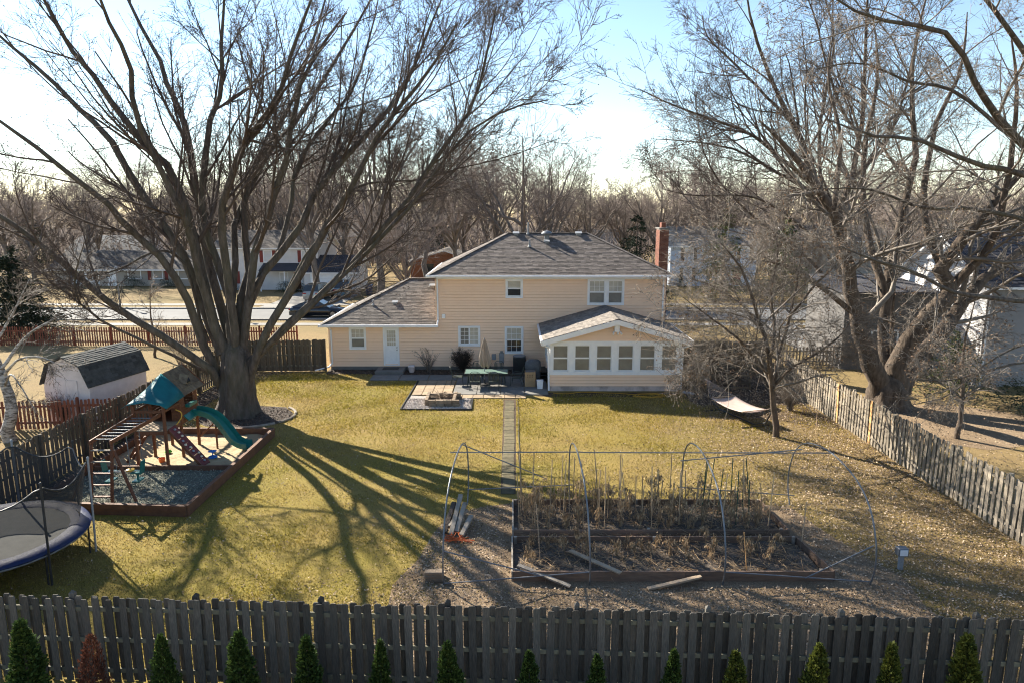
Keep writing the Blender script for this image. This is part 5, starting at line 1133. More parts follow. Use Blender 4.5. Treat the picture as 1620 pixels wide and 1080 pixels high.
# wave slide
sp = smooth_path([(xb + .05, 26.2, DZ), (-11.9, 26.2, DZ - .03), (-11.45, 26.15, 1.28), (-11.05, 26.08, .82), (-10.72, 26.0, .42), (-10.35, 25.95, .24), (-10.1, 25.92, .24)], 18); m = MB(PO)
sec = [(-.27, .20), (-.25, .22), (-.21, .04), (-.12, 0), (.12, 0), (.21, .04), (.25, .22), (.27, .20), (.24, -.02), (-.24, -.02)]
P = []
for i, p in enumerate(sp):
    d = (sp[min(i+1, 17)] - sp[max(i-1, 0)]).normalized(); sd = Vector((0, 0, 1)).cross(d).normalized(); up = d.cross(sd)
    P += [p + sd * a + up * b for a, b in sec]
n = len(sec); m.pts(P, [(i*n+k, i*n+(k+1) % n, (i+1)*n+(k+1) % n, (i+1)*n+k) for i in range(17) for k in range(n)]); m.build('slide', M['green_plastic'], T, smooth=True)
beam('slide_support', (-11.45, 26.15, .05), (-11.45, 26.15, 1.22), .06, .06, rw, T, PO)
beam('brace', (xb, 26.5, .4), (-11.5, 26.3, 1.15), .05, .05, rw, T, PO)
beam('entry_ladder_rail', (xa + .1, 24.8, DZ), (xa - .75, 24.6, .1), .05, .09, rw, T, PO); beam('entry_ladder_rail', (xa + .1, 25.2, DZ), (xa - .75, 25.0, .1), .05, .09, rw, T, PO)
for k in range(4): z = .35 + k * .3; x = xa - .75 + .85 * (z - .1) / 1.4; beam('rung', (x, 24.6, z), (x, 25.1, z), .08, .03, rw, T, PO)
# monkey bars and their ladder
la, lb, ly = -13.25, -12.60, 21.2
for x, x2 in ((la, xa + .05), (lb, xb - .1)):
    beam('monkey_bar_beam', (x, ly - .1, 2.05), (x2, ya - .02, 2.10), .05, .13, rw, T, PO)
for k in range(8):
    u = (k + .6) / 8.6; m = MB(PO); m.tube([(la + (xa + .05 - la) * u, ly + (ya - ly) * u, 2.07), (lb + (xb - .1 - lb) * u, ly + (ya - ly) * u, 2.07)], .019, 8); m.build('rung', M['metal'], T)
for x in (la, lb): beam('ladder_rail', (x, ly, 2.05), (x, ly - .35, .05), .09, .05, rw, T, PO)
for k in range(5):
    z = .35 + k * .36; y = ly - .35 * (2.05 - z) / 2; (beam('rung', (la, y, z), (lb, y, z), .09, .03, rw if k < 3 else M['oldwood'], T, PO))
for x, x2 in ((la, la - .75), (lb, lb + .75)): beam('brace_leg', (x, ly + .05, 1.75), (x2, ly - .25, .05), .09, .05, rw, T, PO)
# glider swing
for y in (22.15, 22.95):
    for x in (la + .12, lb - .08):
        m = MB(PO); m.tube([(x, y, 2.02), (x + .02, y + .02, .78)], .012, 6); m.build('swing_rod', M['metal'], T)
m = MB(PO); m.tube([(-13.35, 22.2, .66), (-12.45, 22.2, .66)], .05, 10); m.build('glider_tube', M['cream_plastic'], T)
for s, x in ((1, -13.35), (-1, -12.45)):
    m = MB(PO); m.box(x - .17, x + .17, 22.05, 22.35, .64, .69); m.prism([(x - s*.17, 22.05, .62), (x - s*.17, 22.35, .62), (x - s*.24, 22.33, 1.08), (x - s*.24, 22.07, 1.08)], (s*.04, 0, 0)); m.box(x - .12, x + .12, 22.0, 22.4, .36, .41); m.box(x-.03, x+.03, 22.17, 22.23, .38, .66); m.build('glider_seat', M['green_plastic'], T, bevel=.012)
m = MB(PO); m.lathe([(.02, 0), (.13, .02), (.13, .06), (.02, .08)], 14, (-12.68, 22.2, .70)); m.build('glider_wheel', M['yellow_plastic'], T)
# toys on the sand
def toy(name, label, loc, m, parts):
    o = MB(); 
    for pr in parts: o.lathe(*pr)
    q = o.build(name, m, None, smooth=True); q.location = loc; return tag(q, label, 'toy')
toy('toy_bucket', 'small orange toy on the sand below the play tower', (-12.85, 24.6, .11), mat('toy_orange', (0.75, 0.18, 0.04), None, 3), [([(.09, 0), (.12, .16), (.11, .16), (.08, .02)], 12)])
toy('toy_shovel', 'small bright green toy on the sand behind the tower post', (-13.1, 25.6, .11), mat('toy_green', (0.12, 0.45, 0.06), None, 3), [([(.03, 0), (.14, .03), (.10, .10), (.02, .14)], 10)])
toy('toy_boat', 'small blue toy on the sand beside the climbing wall', (-11.15, 25.0, .11), mat('toy_blue', (0.04, 0.2, 0.55), None, 3), [([(.05, 0), (.17, .05), (.16, .08), (.03, .05)], 12), ([(.02, .05), (.02, .28)], 6), ([(.01, .25), (.16, .28), (.01, .31)], 12)])

# ------------------------------------------------------------------ trampoline
TO = Vector((-13.55, 17.1, 0)); TR_ = 2.2; t = thing('trampoline', 'round trampoline with blue pad and black safety net at the left edge', 'trampoline', TO)
def ring(r0, r1, z0, z1, n=48): 
    m = MB(); m.lathe([(r0, z0), (r0, z1), (r1, z1), (r1, z0), (r0, z0)], n); return m
m = MB(); m.lathe([(0.0, .88), (.8, .885), (1.78, .90)], 40); m.v = m.v; m.build('jumping_mat', M['mat_black'], t, smooth=True)
m = MB(); n = 64; r = R_(3)
prof = [(1.74, .905), (1.84, .945), (2.02, .955), (2.18, .93), (2.24, .86), (2.20, .82)]
V = []; 
for i in range(n):
    a = 2*math.pi*i/n
    for rr, z in prof: V.append(((rr + r.uniform(-.01, .01))*math.cos(a), (rr + r.uniform(-.01, .01))*math.sin(a), z + r.uniform(-.012, .012)))
k = len(prof); m.pts(V, [(i*k+j, ((i+1) % n)*k+j, ((i+1) % n)*k+j+1, i*k+j+1) for i in range(n) for j in range(k-1)]); m.build('spring_pad', M['blue_vinyl'], t, smooth=True)
m = MB(); m.tube([(2.18*math.cos(2*math.pi*i/40), 2.18*math.sin(2*math.pi*i/40), .80) for i in range(40)], .03, 8, closed=True); m.build('frame_ring', M['metal'], t, smooth=True)
for i in range(8):
    a = rad(-25 + i * 45); c_, s_ = math.cos(a), math.sin(a)
    m = MB(); m.tube([(2.18*c_, 2.18*s_, .8), (2.16*c_, 2.16*s_, .03)], .024, 8); m.build('leg', M['black_metal'], t)
    m = MB(); m.tube([(2.30*c_, 2.30*s_, .05), (2.33*c_, 2.33*s_, 1.2), (2.36*c_, 2.36*s_, 2.72)], .028, 8); m.lathe([(.035, 0), (.035, .05), (.01, .07)], 8, (2.36*c_, 2.36*s_, 2.70)); m.build('net_pole', M['grey_metal'] if i % 2 else M['black_metal'], t)
nm = bpy.data.materials.new('safety_net'); nm.use_nodes = True; nn_ = nm.node_tree.nodes; ll = nm.node_tree.links
bs = nn_['Principled BSDF']; bs.inputs['Base Color'].default_value = (.02, .02, .021, 1); bs.inputs['Roughness'].default_value = .8
tp = nn_.new('ShaderNodeBsdfTransparent'); mx_ = nn_.new('ShaderNodeMixShader'); mx_.inputs[0].default_value = .66
ll.new(tp.outputs[0], mx_.inputs[1]); ll.new(bs.outputs[0], mx_.inputs[2]); ll.new(mx_.outputs[0], nn_['Material Output'].inputs[0])
m = MB(); V = []; n = 64; kk = 8
for i in range(n):
    a = 2*math.pi*i/n; u = ((math.degrees(a) + 25) % 45) / 45; sag = .38 * 4 * u * (1 - u); inn = .16 * 4 * u * (1 - u)
    for j in range(kk):
        v = j/(kk-1); rr = 1.95 + (.36 - inn * v) * v; V.append((rr*math.cos(a), rr*math.sin(a), .93 + v * (1.72 - sag)))
m.pts(V, [(i*kk+j, ((i+1) % n)*kk+j, ((i+1) % n)*kk+j+1, i*kk+j+1) for i in range(n) for j in range(kk-1)]); m.build('safety_net', nm, t, smooth=True)
m = MB(); m.tube([V[i*kk + kk - 1] for i in range(n)], .022, 6, closed=True); m.build('net_edge', M['black_metal'], t, smooth=True)

# ------------------------------------------------------------------ vegetable garden
def raised_bed(label, x0, x1, y0, y1, h, sk):
    c = Vector(((x0+x1)/2, (y0+y1)/2, 0)); t = thing('raised_bed', label, 'garden bed', c)
    for y, yb_ in ((y0, y0), (y1, y1)):
        xm = (x0 + x1) / 2 + .4
        for a, b in ((x0, xm - .004), (xm + .004, x1 + (sk if y == y0 else 0))): MB(c).box(a, b, y - .022, y + .022, 0, h).build('board', M['bedboard'], t, bevel=.004)
    MB(c).box(x0 - .046, x0 - .001, y0 - .02, y1 + .02, 0, h + .003).build('board', M['oldwood'], t, bevel=.004)
    MB(c).bar((x1 + .03 + sk, y0, h/2), (x1 + .03, y1, h/2), .045, h + .004).build('board', M['bedboard'], t, bevel=.004)
    for x in (x0 + .06, (x0+x1)/2, x1 - .06):
        for y in (y0 + .06, y1 - .06): MB(c).box(x - .04, x + .04, y - .037, y + .037, 0, h + .02).build('stake_post', M['oldwood'], t)
    rng = np.random.default_rng(int(y0 * 10)); nx, ny = 70, 20; X, Y = np.meshgrid(np.linspace(x0 + .001, x1 - .001, nx), np.linspace(y0 + .023, y1 - .023, ny)); Z = h - .16 + rng.normal(size=X.shape) * .018 + .03 * np.sin(X * 4 + Y * 3)
    V = np.stack([X - c.x, Y - c.y, Z], -1).reshape(-1, 3); i = np.arange(ny-1)[:, None]*nx + np.arange(nx-1)[None]; F = np.stack([i, i+1, i+nx+1, i+nx], -1).reshape(-1, 4); o = npmesh('soil', V, F, M['soil'], t)
    return t
raised_bed('front raised garden bed of brown boards filled with bare dark soil', .03, 7.9, 16.40, 18.32, .28, .22)
raised_bed('rear raised garden bed of brown boards with rows of staked dead plants', .05, 7.75, 18.72, 20.85, .28, .12)
# hoop frame of bent pipe
HX = [-1.72, 1.95, 5.28, 8.98]; t = thing('hoop_frame', 'bent grey pipe hoop house frame standing over the garden beds', 'frame', (3.6, 18.6, 0)); HOo = Vector((3.6, 18.6, 0))
def hoop_pts(x, tilt=0.0, sk=0.0):
    P = [(16.22, 0), (16.05, .55), (16.10, 1.2), (16.5, 1.95), (17.3, 2.42), (18.7, 2.62), (20.0, 2.42), (20.8, 1.95), (21.2, 1.2), (21.25, .55), (21.05, 0)]
    return smooth_path([(x + tilt * z + sk * (y - 16) , y, z) for y, z in P], 34)
for x, ti, sk in ((HX[0], .02, .06), (HX[1], -.03, -.02), (HX[2], -.03, .03), (HX[3], -.02, -.03)):
    MB(HOo).tube(hoop_pts(x, ti, sk), .021, 8).build('hoop', M['metal'], t, smooth=True)
for nm_, p, q in (('ridge_pole', (HX[0], 18.7, 2.60), (HX[1], 18.7, 2.61)), ('ridge_pole', (HX[1], 18.7, 2.60), (HX[3], 18.7, 2.58)), ('base_rail', (HX[0], 16.2, .05), (HX[1], 16.1, .42)), ('base_rail', (HX[2], 16.1, .42), (HX[3], 16.2, .10)), ('base_rail', (HX[0]+.3, 21.1, .5), (HX[1], 21.2, .62)), ('base_rail', (HX[2], 21.2, .55), (HX[3], 21.1, .3)),
      ('brace', (HX[0], 16.08, 1.0), (.75, 16.15, .28)), ('brace', (HX[0] + .25, 19.8, 2.45), (1.1, 21.0, .9)), ('brace', (HX[3] - .1, 16.05, 1.15), (7.3, 16.15, .22)), ('brace', (HX[2], 21.0, 1.5), (8.2, 19.0, 2.58))):
    MB(HOo).tube([p, q], .017, 8).build(nm_, M['metal'], t)
# stakes and dead plants
r = R_(90); k = 0
smesh = {}
def stake(x, y, h, z0, mname, lean, label, group):
    key = mname
    if key not in smesh:
        o = MB().tube([(0, 0, 0), (.005, 0, .5), (0, 0, 1)], .014, 6).build('garden_stake', M[mname]); smesh[key] = o.data
    else: o = link(bpy.data.objects.new('garden_stake', smesh[key]))
    o.location = (x, y, z0); o.scale = (1, 1, h); o.rotation_euler = (r.gauss(0, lean), r.gauss(0, lean), 0); return tag(o, label, 'stake', group)
for row, y in enumerate((19.2, 19.8, 20.4)):
    for i in range(18):
        x = .3 + i * .42 + r.uniform(-.14, .14); g_ = x > 5.3 and r.random() < .55
        stake(x, y + r.uniform(-.12, .12), r.uniform(1.15, 2.0), .08, 'stake_green' if g_ else 'stake', .06, 'green garden stake standing in the rear bed' if g_ else 'brown bamboo stake standing in the rear bed', 'green stakes in the rear bed' if g_ else 'brown stakes in the rear bed')
stake(.75, 17.2, 1.6, .1, 'paleboard', .12, 'pale leaning stake at the left end of the front bed', None)
stake(5.05, 16.9, 1.1, .1, 'paleboard', .35, 'pale tilted stake in the middle of the front bed', None)
stake(6.05, 16.75, 1.05, .1, 'fence_new', .10, 'orange brown stake at the right of the front bed', None)
stake(7.95, 18.0, 1.45, .0, 'paleboard', .04, 'pale tall stake at the right end of the beds', None)
def dead_plant(x, y, h, z0, seed, label, group, tall):
    rng = np.random.default_rng(seed); t = thing('dead_plant', label, 'plant', (x, y, z0), 0, group); limbs = []
    for i in range(rng.integers(3, 6) if tall else rng.integers(2, 4)):
        a = rng.uniform(0, 6.28); s = rng.uniform(.05, .16); hh = h * rng.uniform(.6, 1)
        limbs.append(([(rng.normal()*.02, rng.normal()*.02, 0), (math.cos(a)*s*.5, math.sin(a)*s*.5, hh*.55), (math.cos(a)*s, math.sin(a)*s, hh), (math.cos(a)*s*1.9, math.sin(a)*s*1.9, hh * (.95 if tall else .75))], .008, .003))
    P, R = poly_np(limbs, 7); A = spawn(rng, P, R, 6 if tall else 3, (.15, 1), (30, 80), (.15, .35), 4, -.15, .15, .7, .004)
    V, F = join([tubes(P, R, 4), tubes(*A, 3)]); npmesh('stem', V, F, M['dryplant'], t)
    n = 130 if tall else 100; src = A[0].reshape(-1, 3) if len(A[0]) else P.reshape(-1, 3); B = src[rng.integers(0, len(src), n)] + rng.normal(size=(n, 3)) * .03
    d = norm(np.stack([rng.normal(size=n)*.35, rng.normal(size=n)*.35, -np.ones(n)], 1)); V, F = diamonds(rng, B, d, rng.uniform(.06, .16, n), rng.uniform(.02, .05, n)); o = npmesh('leaves', V, F, M['dryplant'], t, False); o['kind'] = 'stuff'
s_ = 700
for row, y in enumerate((19.15, 19.8, 20.45)):
    for i in range(14):
        s_ += 1; dead_plant(.4 + i * .53 + r.uniform(-.2, .2), y + r.uniform(-.15, .15), r.uniform(.6, 1.3), .10, s_, 'withered brown tomato plant hanging on stakes in the rear bed', 'withered plants in the rear bed', True)
for row, y in enumerate((17.9, 17.35)):
    for i in range(13 if row == 0 else 10):
        s_ += 1; dead_plant(.6 + i * (.56 if row == 0 else .7) + r.uniform(-.25, .25), y + r.uniform(-.2, .2), r.uniform(.4, .75), .10, s_, 'short curled dry plant in the front bed soil', 'dry plants in the front bed', False)
# dry straw stalks lying on the soil
rng = np.random.default_rng(5); n = 2600; c = np.stack([rng.uniform(.2, 7.8, n), rng.uniform(16.5, 20.7, n), rng.uniform(.14, .2, n)], 1); d = norm(rng.normal(size=(n, 3)) * np.array([[1, 1, .25]]))
V, F = spikes(np.stack([c, c + d * rng.uniform(.15, .5, n)[:, None]], 1), np.full((n, 2), .008)); tag(npmesh('dry_stalks', V, F, M['dryplant']), 'dry broken stalks scattered on the garden bed soil', 'stalks', kind='stuff')
def lying(name, label, p, q, w, h, m, cat='board', group=None):
    p, q = Vector(p), Vector(q); o = MB(p).bar(p, q, w, h).build(name, m, None, bevel=.004); o.location = p; return tag(o, label, cat, group)
lying('plank', 'pale plank leaning over the front board of the front bed', (1.55, 17.45, .30), (2.72, 16.25, .31), .14, .04, M['paleboard'])
lying('plank', 'weathered plank lying outside the left front corner of the beds', (.15, 16.6, .34), (1.45, 16.05, .06), .13, .04, M['oldwood'])
lying('plank', 'pale plank lying on the chips before the middle of the front bed', (3.35, 15.95, .05), (4.75, 16.28, .20), .12, .05, M['paleboard'])
for i, (p, q) in enumerate([((-1.95, 19.0, .05), (-1.75, 20.0, .55)), ((-1.75, 18.9, .05), (-1.55, 20.1, .75)), ((-1.6, 19.0, .08), (-1.4, 19.8, .62)), ((-1.45, 18.8, .06), (-1.2, 19.5, .35)), ((-1.85, 19.2, .16), (-1.35, 19.7, .45))]):
    lying('split_log', ['longest dark', 'tallest pale', 'short pale', 'small grey', 'crosswise pale'][i] + ' split log in the heap left of the hoop frame', p, q, .13, .09, M['oldwood'] if i else M['bark_brown'], 'log', 'heap of split logs')
for i in range(5):
    o = MB().box(-.22, .22, -.09, .09, 0, .085).build('landscape_block', M['fireblock'], None, bevel=.012); o.location = (-1.98 + r.uniform(-.03, .03), 16.42 + (.2 if i % 2 else 0), .088 * (i // 2) + .01); o.rotation_euler = (0, 0, r.uniform(-.08, .08))
    tag(o, ['lowest front', 'lowest rear', 'middle front', 'middle rear', 'topmost'][i] + ' tan block of the small stack at the left hoop foot', 'block', 'stack of tan blocks')
m = MB(); P = [Vector((r.uniform(-.45, .45), r.uniform(-.32, .32), r.uniform(.015, .10))) for _ in range(26)]; m.tube(smooth_path(P, 130), .009, 5); o = m.build('twine_heap', M['orange'], None, smooth=True); o.location = (-1.5, 18.65, .02); tag(o, 'tangled heap of orange twine beside the split logs', 'twine')
t = thing('path_lamp', 'small grey post light with a white cap near the right fence', 'lamp', (10.15, 17.0, 0)); MB().box(-.05, .05, -.05, .05, 0, .42).build('post', M['grey_metal'], t); MB().box(-.13, .13, -.10, .10, .40, .62).build('light_box', M['metal'], t, bevel=.015); MB().box(-.10, .10, -.11, -.101, .43, .59).build('lens', M['white'], t)
for i, (px, py) in enumerate([(1310, 735), (1290, 690)]):
    o = MB().tube([(0, 0, 0), (0, .02, 1.2)], .012, 6).build('marker_stake', M['stake']); o.location = G(px, py); tag(o, ['thin marker stake on the lawn right of the small tree', 'thin marker stake on the lawn nearer the right fence'][i], 'stake')

# ------------------------------------------------------------------ fire pit
FP = Vector((-3.42, 32.85, 0)); t = thing('fire_pit', 'square fire pit of stacked tan blocks on white gravel', 'fire pit', FP)
for lay in range(2):
    for sx in range(4):
        for side in range(4):
            u = -.56 + sx * .375 + (.0 if lay else .05); L2 = .36
            bx = MB(); 
            if side == 0: bx.box(u, u + L2, -.72, -.56, 0, .165)
            elif side == 1: bx.box(u, u + L2, .56, .72, 0, .165)
            elif side == 2: bx.box(-.73, -.575, u, u + L2, 0, .165)
            else: bx.box(.575, .73, u, u + L2, 0, .165)
            o = bx.build('block', M['fireblock'], t, bevel=.012); o.location = (r.uniform(-.012, .012), r.uniform(-.012, .012), .02 + lay * .17)
MB().box(-.56, .56, -.55, .55, .02, .14).build('ash_bed', M['soil'], t)
for i in range(34):
    a = r.uniform(0, 3.14); c = Vector((FP.x + r.uniform(-.32, .32), FP.y + r.uniform(-.3, .3), .22 + r.random() * .26)); d = Vector((math.cos(a), math.sin(a), r.uniform(-.12, .18))) * r.uniform(.25, .5)
    o = MB(c).tube([c - d, c + Vector((0, 0, .03)), c + d], [.012, .016, .007], 5).build('firewood_stick', M['firewood']); o.location = c; tag(o, 'brown stick piled in the square fire pit', 'stick', 'sticks piled in the fire pit')

# ------------------------------------------------------------------ patio furniture
TT = Vector((-1.35, 36.3, .06)); t = thing('patio_table', 'rectangular green glass patio table with thin dark legs', 'table', TT)
MB().box(-1.12, 1.12, -.5, .5, .70, .725).build('table_top', M['table_green'], t, bevel=.01)
m = MB(); m.box(-1.14, 1.14, -.52, -.49, .68, .73); m.box(-1.14, 1.14, .49, .52, .68, .73); m.box(-1.14, -1.11, -.49, .49, .68, .73); m.box(1.11, 1.14, -.49, .49, .68, .73); m.build('table_rim', M['chair_green'], t)
for x in (-.95, .95):
    for y in (-.38, .38): MB().tube([(x, y, .69), (x * 1.04, y * 1.05, 0)], .02, 8).build('leg', M['chair_green'], t)
t = thing('patio_umbrella', 'furled beige patio umbrella standing in the middle of the table', 'umbrella', TT + Vector((-.1, 0, 0))); 
MB().tube([(0, 0, 0), (0, 0, 2.45)], .022, 10).build('pole', M['grey_metal'], t); MB().lathe([(.26, 0), (.26, .05), (.05, .10), (.03, .3)], 16).build('base', M['black_metal'], t, smooth=True)
V = []; n = 40; pf = [(.98, .16), (1.15, .28), (1.5, .25), (1.9, .17), (2.25, .10), (2.42, .045)]
for z, q in pf:
    for i in range(n): a = 2*math.pi*i/n; V.append((q*(1 + .28*math.cos(8*a + z*1.5))*math.cos(a) + (2.4 - z)*.02, q*(1 + .28*math.cos(8*a + z*1.5))*math.sin(a), z + (.07*math.sin(4*a) if z < 1.0 else 0)))
m = MB(); m.pts(V, [(j*n+i, j*n+(i+1) % n, (j+1)*n+(i+1) % n, (j+1)*n+i) for j in range(len(pf)-1) for i in range(n)]); m.build('canopy', M['canvas'], t, smooth=True); MB().lathe([(.03, 2.40), (.035, 2.45), (.01, 2.50)], 8).build('finial', M['grey_metal'], t)
def chair0():
    t = bpy.data.objects.new('patio_chair', None); link(t)
    m = MB(); m.box(-.25, .25, -.24, .24, .40, .43); m.build('seat', M['chair_green'], t, bevel=.012)
    for i in range(7): x = -.20 + i * .0667; MB().bar((x, .24, .44), (x * 1.05, .36, .92), .035, .012).build('back_slat', M['chair_green'], t)
    m = MB(); m.tube(smooth_path([(-.25, .23, .40), (-.26, .34, .80), (-.15, .38, .97), (.15, .38, .97), (.26, .34, .80), (.25, .23, .40)], 18), .015, 6); m.build('back_frame', M['chair_green'], t)
    for s in (-1, 1):
        MB().tube(smooth_path([(s*.26, .28, .62), (s*.29, 0, .66), (s*.28, -.25, .62), (s*.26, -.27, .3), (s*.27, -.30, 0)], 12), .014, 6).build('arm', M['chair_green'], t)
        MB().tube([(s*.25, .22, .42), (s*.27, .36, 0)], .014, 6).build('leg', M['chair_green'], t)
    return t
c0 = chair0(); first = True
for (x, y, rz_, lab) in ((-.55, -.85, 180, 'nearest the fire pit, backed to the lawn'), (.42, -.85, 176, 'backed to the lawn on its right half'), (-1.55, .1, 95, 'at its left end'), (1.6, -.05, -100, 'at its right end'), (-.5, .9, 5, 'between it and the round shrub'), (.6, .95, -8, 'between it and the meter boxes')):
    o = c0 if first else copy_tree(c0); first = False
    o.location = TT + Vector((x, y, 0)); o.rotation_euler = (0, 0, rad(rz_)); tag(o, 'dark green patio chair by the table, ' + lab, 'chair', 'chairs around the patio table')
# air conditioner, grill, box, bucket
t = thing('air_conditioner', 'black outdoor air conditioner unit against the wall under the dining window', 'air conditioner', (.42, 39.35, 0)); MB().box(-.42, .42, -.42, .42, 0, .08).build('pad', M['concrete'], t); MB().box(-.36, .36, -.36, .36, .08, .95).build('cabinet', M['black_metal'], t, bevel=.04)
for k in range(14): MB().box(-.345, .345, -.372, -.358, .16 + k*.055, .175 + k*.055).build('louvre', M['dark_plastic'], t)
m = MB(); m.lathe([(.34, .952), (.34, .99), (.10, 1.02)], 20); m.build('fan_guard', M['grey_metal'], t)
t = thing('covered_grill', 'barbecue grill under a grey cover beside the sunroom', 'grill', (1.15, 37.35, .06)); V = []
pf = [(0, .42, .30), (.5, .40, .29), (.8, .44, .31), (1.0, .40, .27), (1.12, .26, .16), (1.15, .05, .03)]; n = 28
for z, a_, b_ in pf:
    for i in range(n):
        q = 2*math.pi*i/n; c_, s2 = math.cos(q), math.sin(q); e = .55; V.append((a_*math.copysign(abs(c_)**e, c_)*(1+.05*math.sin(5*q+z*6)), b_*math.copysign(abs(s2)**e, s2)*(1+.05*math.sin(6*q)), z))
m = MB(); m.pts(V, [(j*n+i, j*n+(i+1) % n, (j+1)*n+(i+1) % n, (j+1)*n+i) for j in range(len(pf)-1) for i in range(n)] + [tuple(range((len(pf)-1)*n, len(pf)*n))]); m.build('cover', M['cover'], t, smooth=True)
t = thing('cardboard_box', 'tan box with dark holes standing on the patio before the grill', 'box', (.95, 36.1, .06)); MB().box(-.28, .28, -.25, .25, 0, .78).build('body', M['cardboard'], t, bevel=.01); MB().box(-.24, .26, -.2, .22, .78, .80).build('top', M['cover'], t)
for i in range(3):
    for z in (.62, .52): MB().box(-.16 + i*.12, -.10 + i*.12, -.256, -.251, z, z + .035).build('hand_hole', M['dark_plastic'], t)
t = thing('white_bucket', 'white square bucket on the patio beside the sunroom downspout', 'bucket', (1.45, 35.55, .06)); MB().pts([(-.13, -.13, 0), (.13, -.13, 0), (.13, .13, 0), (-.13, .13, 0), (-.16, -.16, .40), (.16, -.16, .40), (.16, .16, .40), (-.16, .16, .40)], [(3, 2, 1, 0), (0, 1, 5, 4), (1, 2, 6, 5), (2, 3, 7, 6), (3, 0, 4, 7)]).build('body', M['white'], t); MB().box(-.17, .17, -.17, .17, .40, .43).build('lid', M['white'], t)
t = thing('sunroom_steps', 'dark wooden steps at the left side of the sunroom', 'steps', (1.55, 37.9, .06))
for k in range(3): MB().box(-.42, .36, -.9 + .0, .1, .16*k + .12, .16*k + .16).build('tread', M['dark_plastic'], t).location = (.1 * k, .1 * k, 0)
MB().box(-.35, -.30, -.85, .05, 0, .14).build('riser', M['dark_plastic'], t)
t = thing('planter', 'small weathered pot with white top by the door step', 'pot', (-5.75, 39.35, 0)); MB().lathe([(.13, 0), (.17, .12), (.18, .30), (.16, .31)], 14).build('pot', M['foundation'], t, smooth=True); MB().box(-.19, .19, -.17, .17, .31, .42).build('top', M['shed_white'], t, bevel=.04)
# hose / cord on the soil by the sunroom
P = [(2.1, 34.7), (2.8, 34.55), (3.6, 34.8), (4.6, 34.75), (5.4, 34.6), (6.2, 34.3)] + [(6.9 + .75*math.cos(a)*q, 34.2 + .38*math.sin(a)*q) for a, q in zip(np.linspace(3.3, 3.3 + 17, 34), np.linspace(1.15, .6, 34))]
o = MB((6.9, 34.2, 0)).tube(smooth_path([(x, y, .03 + .012 * (i % 3)) for i, (x, y) in enumerate(P)], 200), .018, 6).build('garden_hose', M['yellow_hose'], None, smooth=True); o.location = (6.9, 34.2, 0); tag(o, 'yellow hose coiled on the soil before the sunroom', 'hose')
o = MB().prism([(0, -.14, .02), (.62, -.14, .0), (.62, .14, .0), (0, .14, .02)], (0, 0, .05)).build('splash_block', M['grey_metal']); o.location = (8.7, 34.85, .01); o.rotation_euler = (0, 0, rad(-35)); tag(o, 'grey splash block under the right sunroom downspout', 'splash block')
# hammock
HA, HB = Vector((9.25, 32.9, 1.25)), Vector((10.85, 28.1, 1.15)); t = thing('hammock', 'beige striped rope hammock on a dark metal stand by the small tree', 'hammock', (10.1, 30.5, 0)); HF = (10.1, 30.5, 0)
d = (HB - HA).normalized(); sd = Vector((d.y, -d.x, 0)).normalized(); e0, e1 = HA.lerp(HB, .30), HA.lerp(HB, .76); e0.z, e1.z = .72, .70; V = []; na, nb = 14, 8
for i in range(na):
    u = i/(na-1); c = e0.lerp(e1, u); c.z -= .10*math.sin(math.pi*u)
    for j in range(nb): w_ = (j/(nb-1) - .5)*1.25; V.append(c + sd*w_ + Vector((0, 0, -.06*(1 - (2*w_/1.25)**2))))
m = MB(HF); m.pts(V, [(i*nb+j, i*nb+j+1, (i+1)*nb+j+1, (i+1)*nb+j) for i in range(na-1) for j in range(nb-1)]); o = m.build('bed', M['hammock'], t, smooth=True); o.modifiers.new('thick', 'SOLIDIFY').thickness = .02
for e in (e0, e1): MB(HF).tube([e - sd*.66, e + sd*.66], .022, 8).build('spreader_bar', M['paleboard'], t)
for tip, e in ((HA, e0), (HB, e1)):
    m = MB(HF)
    for j in range(12): m.tube([tip, e + sd*(j/11 - .5)*1.24], .006, 4)
    q = m.build('suspension_ropes', M['hammock'], t); q['kind'] = 'stuff'
MB(HF).tube([HA + Vector((0, 0, .03)), HA.lerp(HB, .12) + Vector((0, 0, -.9)), HA.lerp(HB, .25) + Vector((0, 0, -1.17)), HA.lerp(HB, .75) + Vector((0, 0, -1.09)), HA.lerp(HB, .9) + Vector((0, 0, -.8)), HB + Vector((0, 0, .03))], .032, 8).build('stand_beam', M['black_metal'], t)
for u in (.25, .78): c = HA.lerp(HB, u); MB(HF).tube([(c.x - sd.x*.7, c.y - sd.y*.7, .03), (c.x + sd.x*.7, c.y + sd.y*.7, .03)], .03, 8).build('stand_foot', M['black_metal'], t)
# compost bins against the side fence
t = thing('compost_bin', 'dark open wooden compost bin of posts and rails beside the sunroom', 'bin', (11.2, 36.3, 0)); CO = (11.2, 36.3, 0)
for x in (10.15, 11.2, 12.3):
    for y in (35.4, 37.2): MB(CO).box(x-.045, x+.045, y-.045, y+.045, 0, 1.25 if y > 36 else 1.05).build('post', M['fence_tan'] if (x < 11.1 and y < 36) else M['fence_brown'], t)
for z in (.2, .45, .7, .95): MB(CO).box(10.1, 12.35, 37.25, 37.28, z-.06, z+.06).build('slat', M['fence_brown'], t)
for x in (10.15, 11.2, 12.3):
    for z in (.25, .55, .9): MB(CO).box(x-.06, x-.047, 35.35, 37.24, z-.06, z+.06).build('slat', M['fence_brown'], t)
for z in (.15, .38, .78): MB(CO).box(10.1, 12.35, 35.32, 35.35, z-.05, z+.05).build('slat', M['fence_brown'], t)
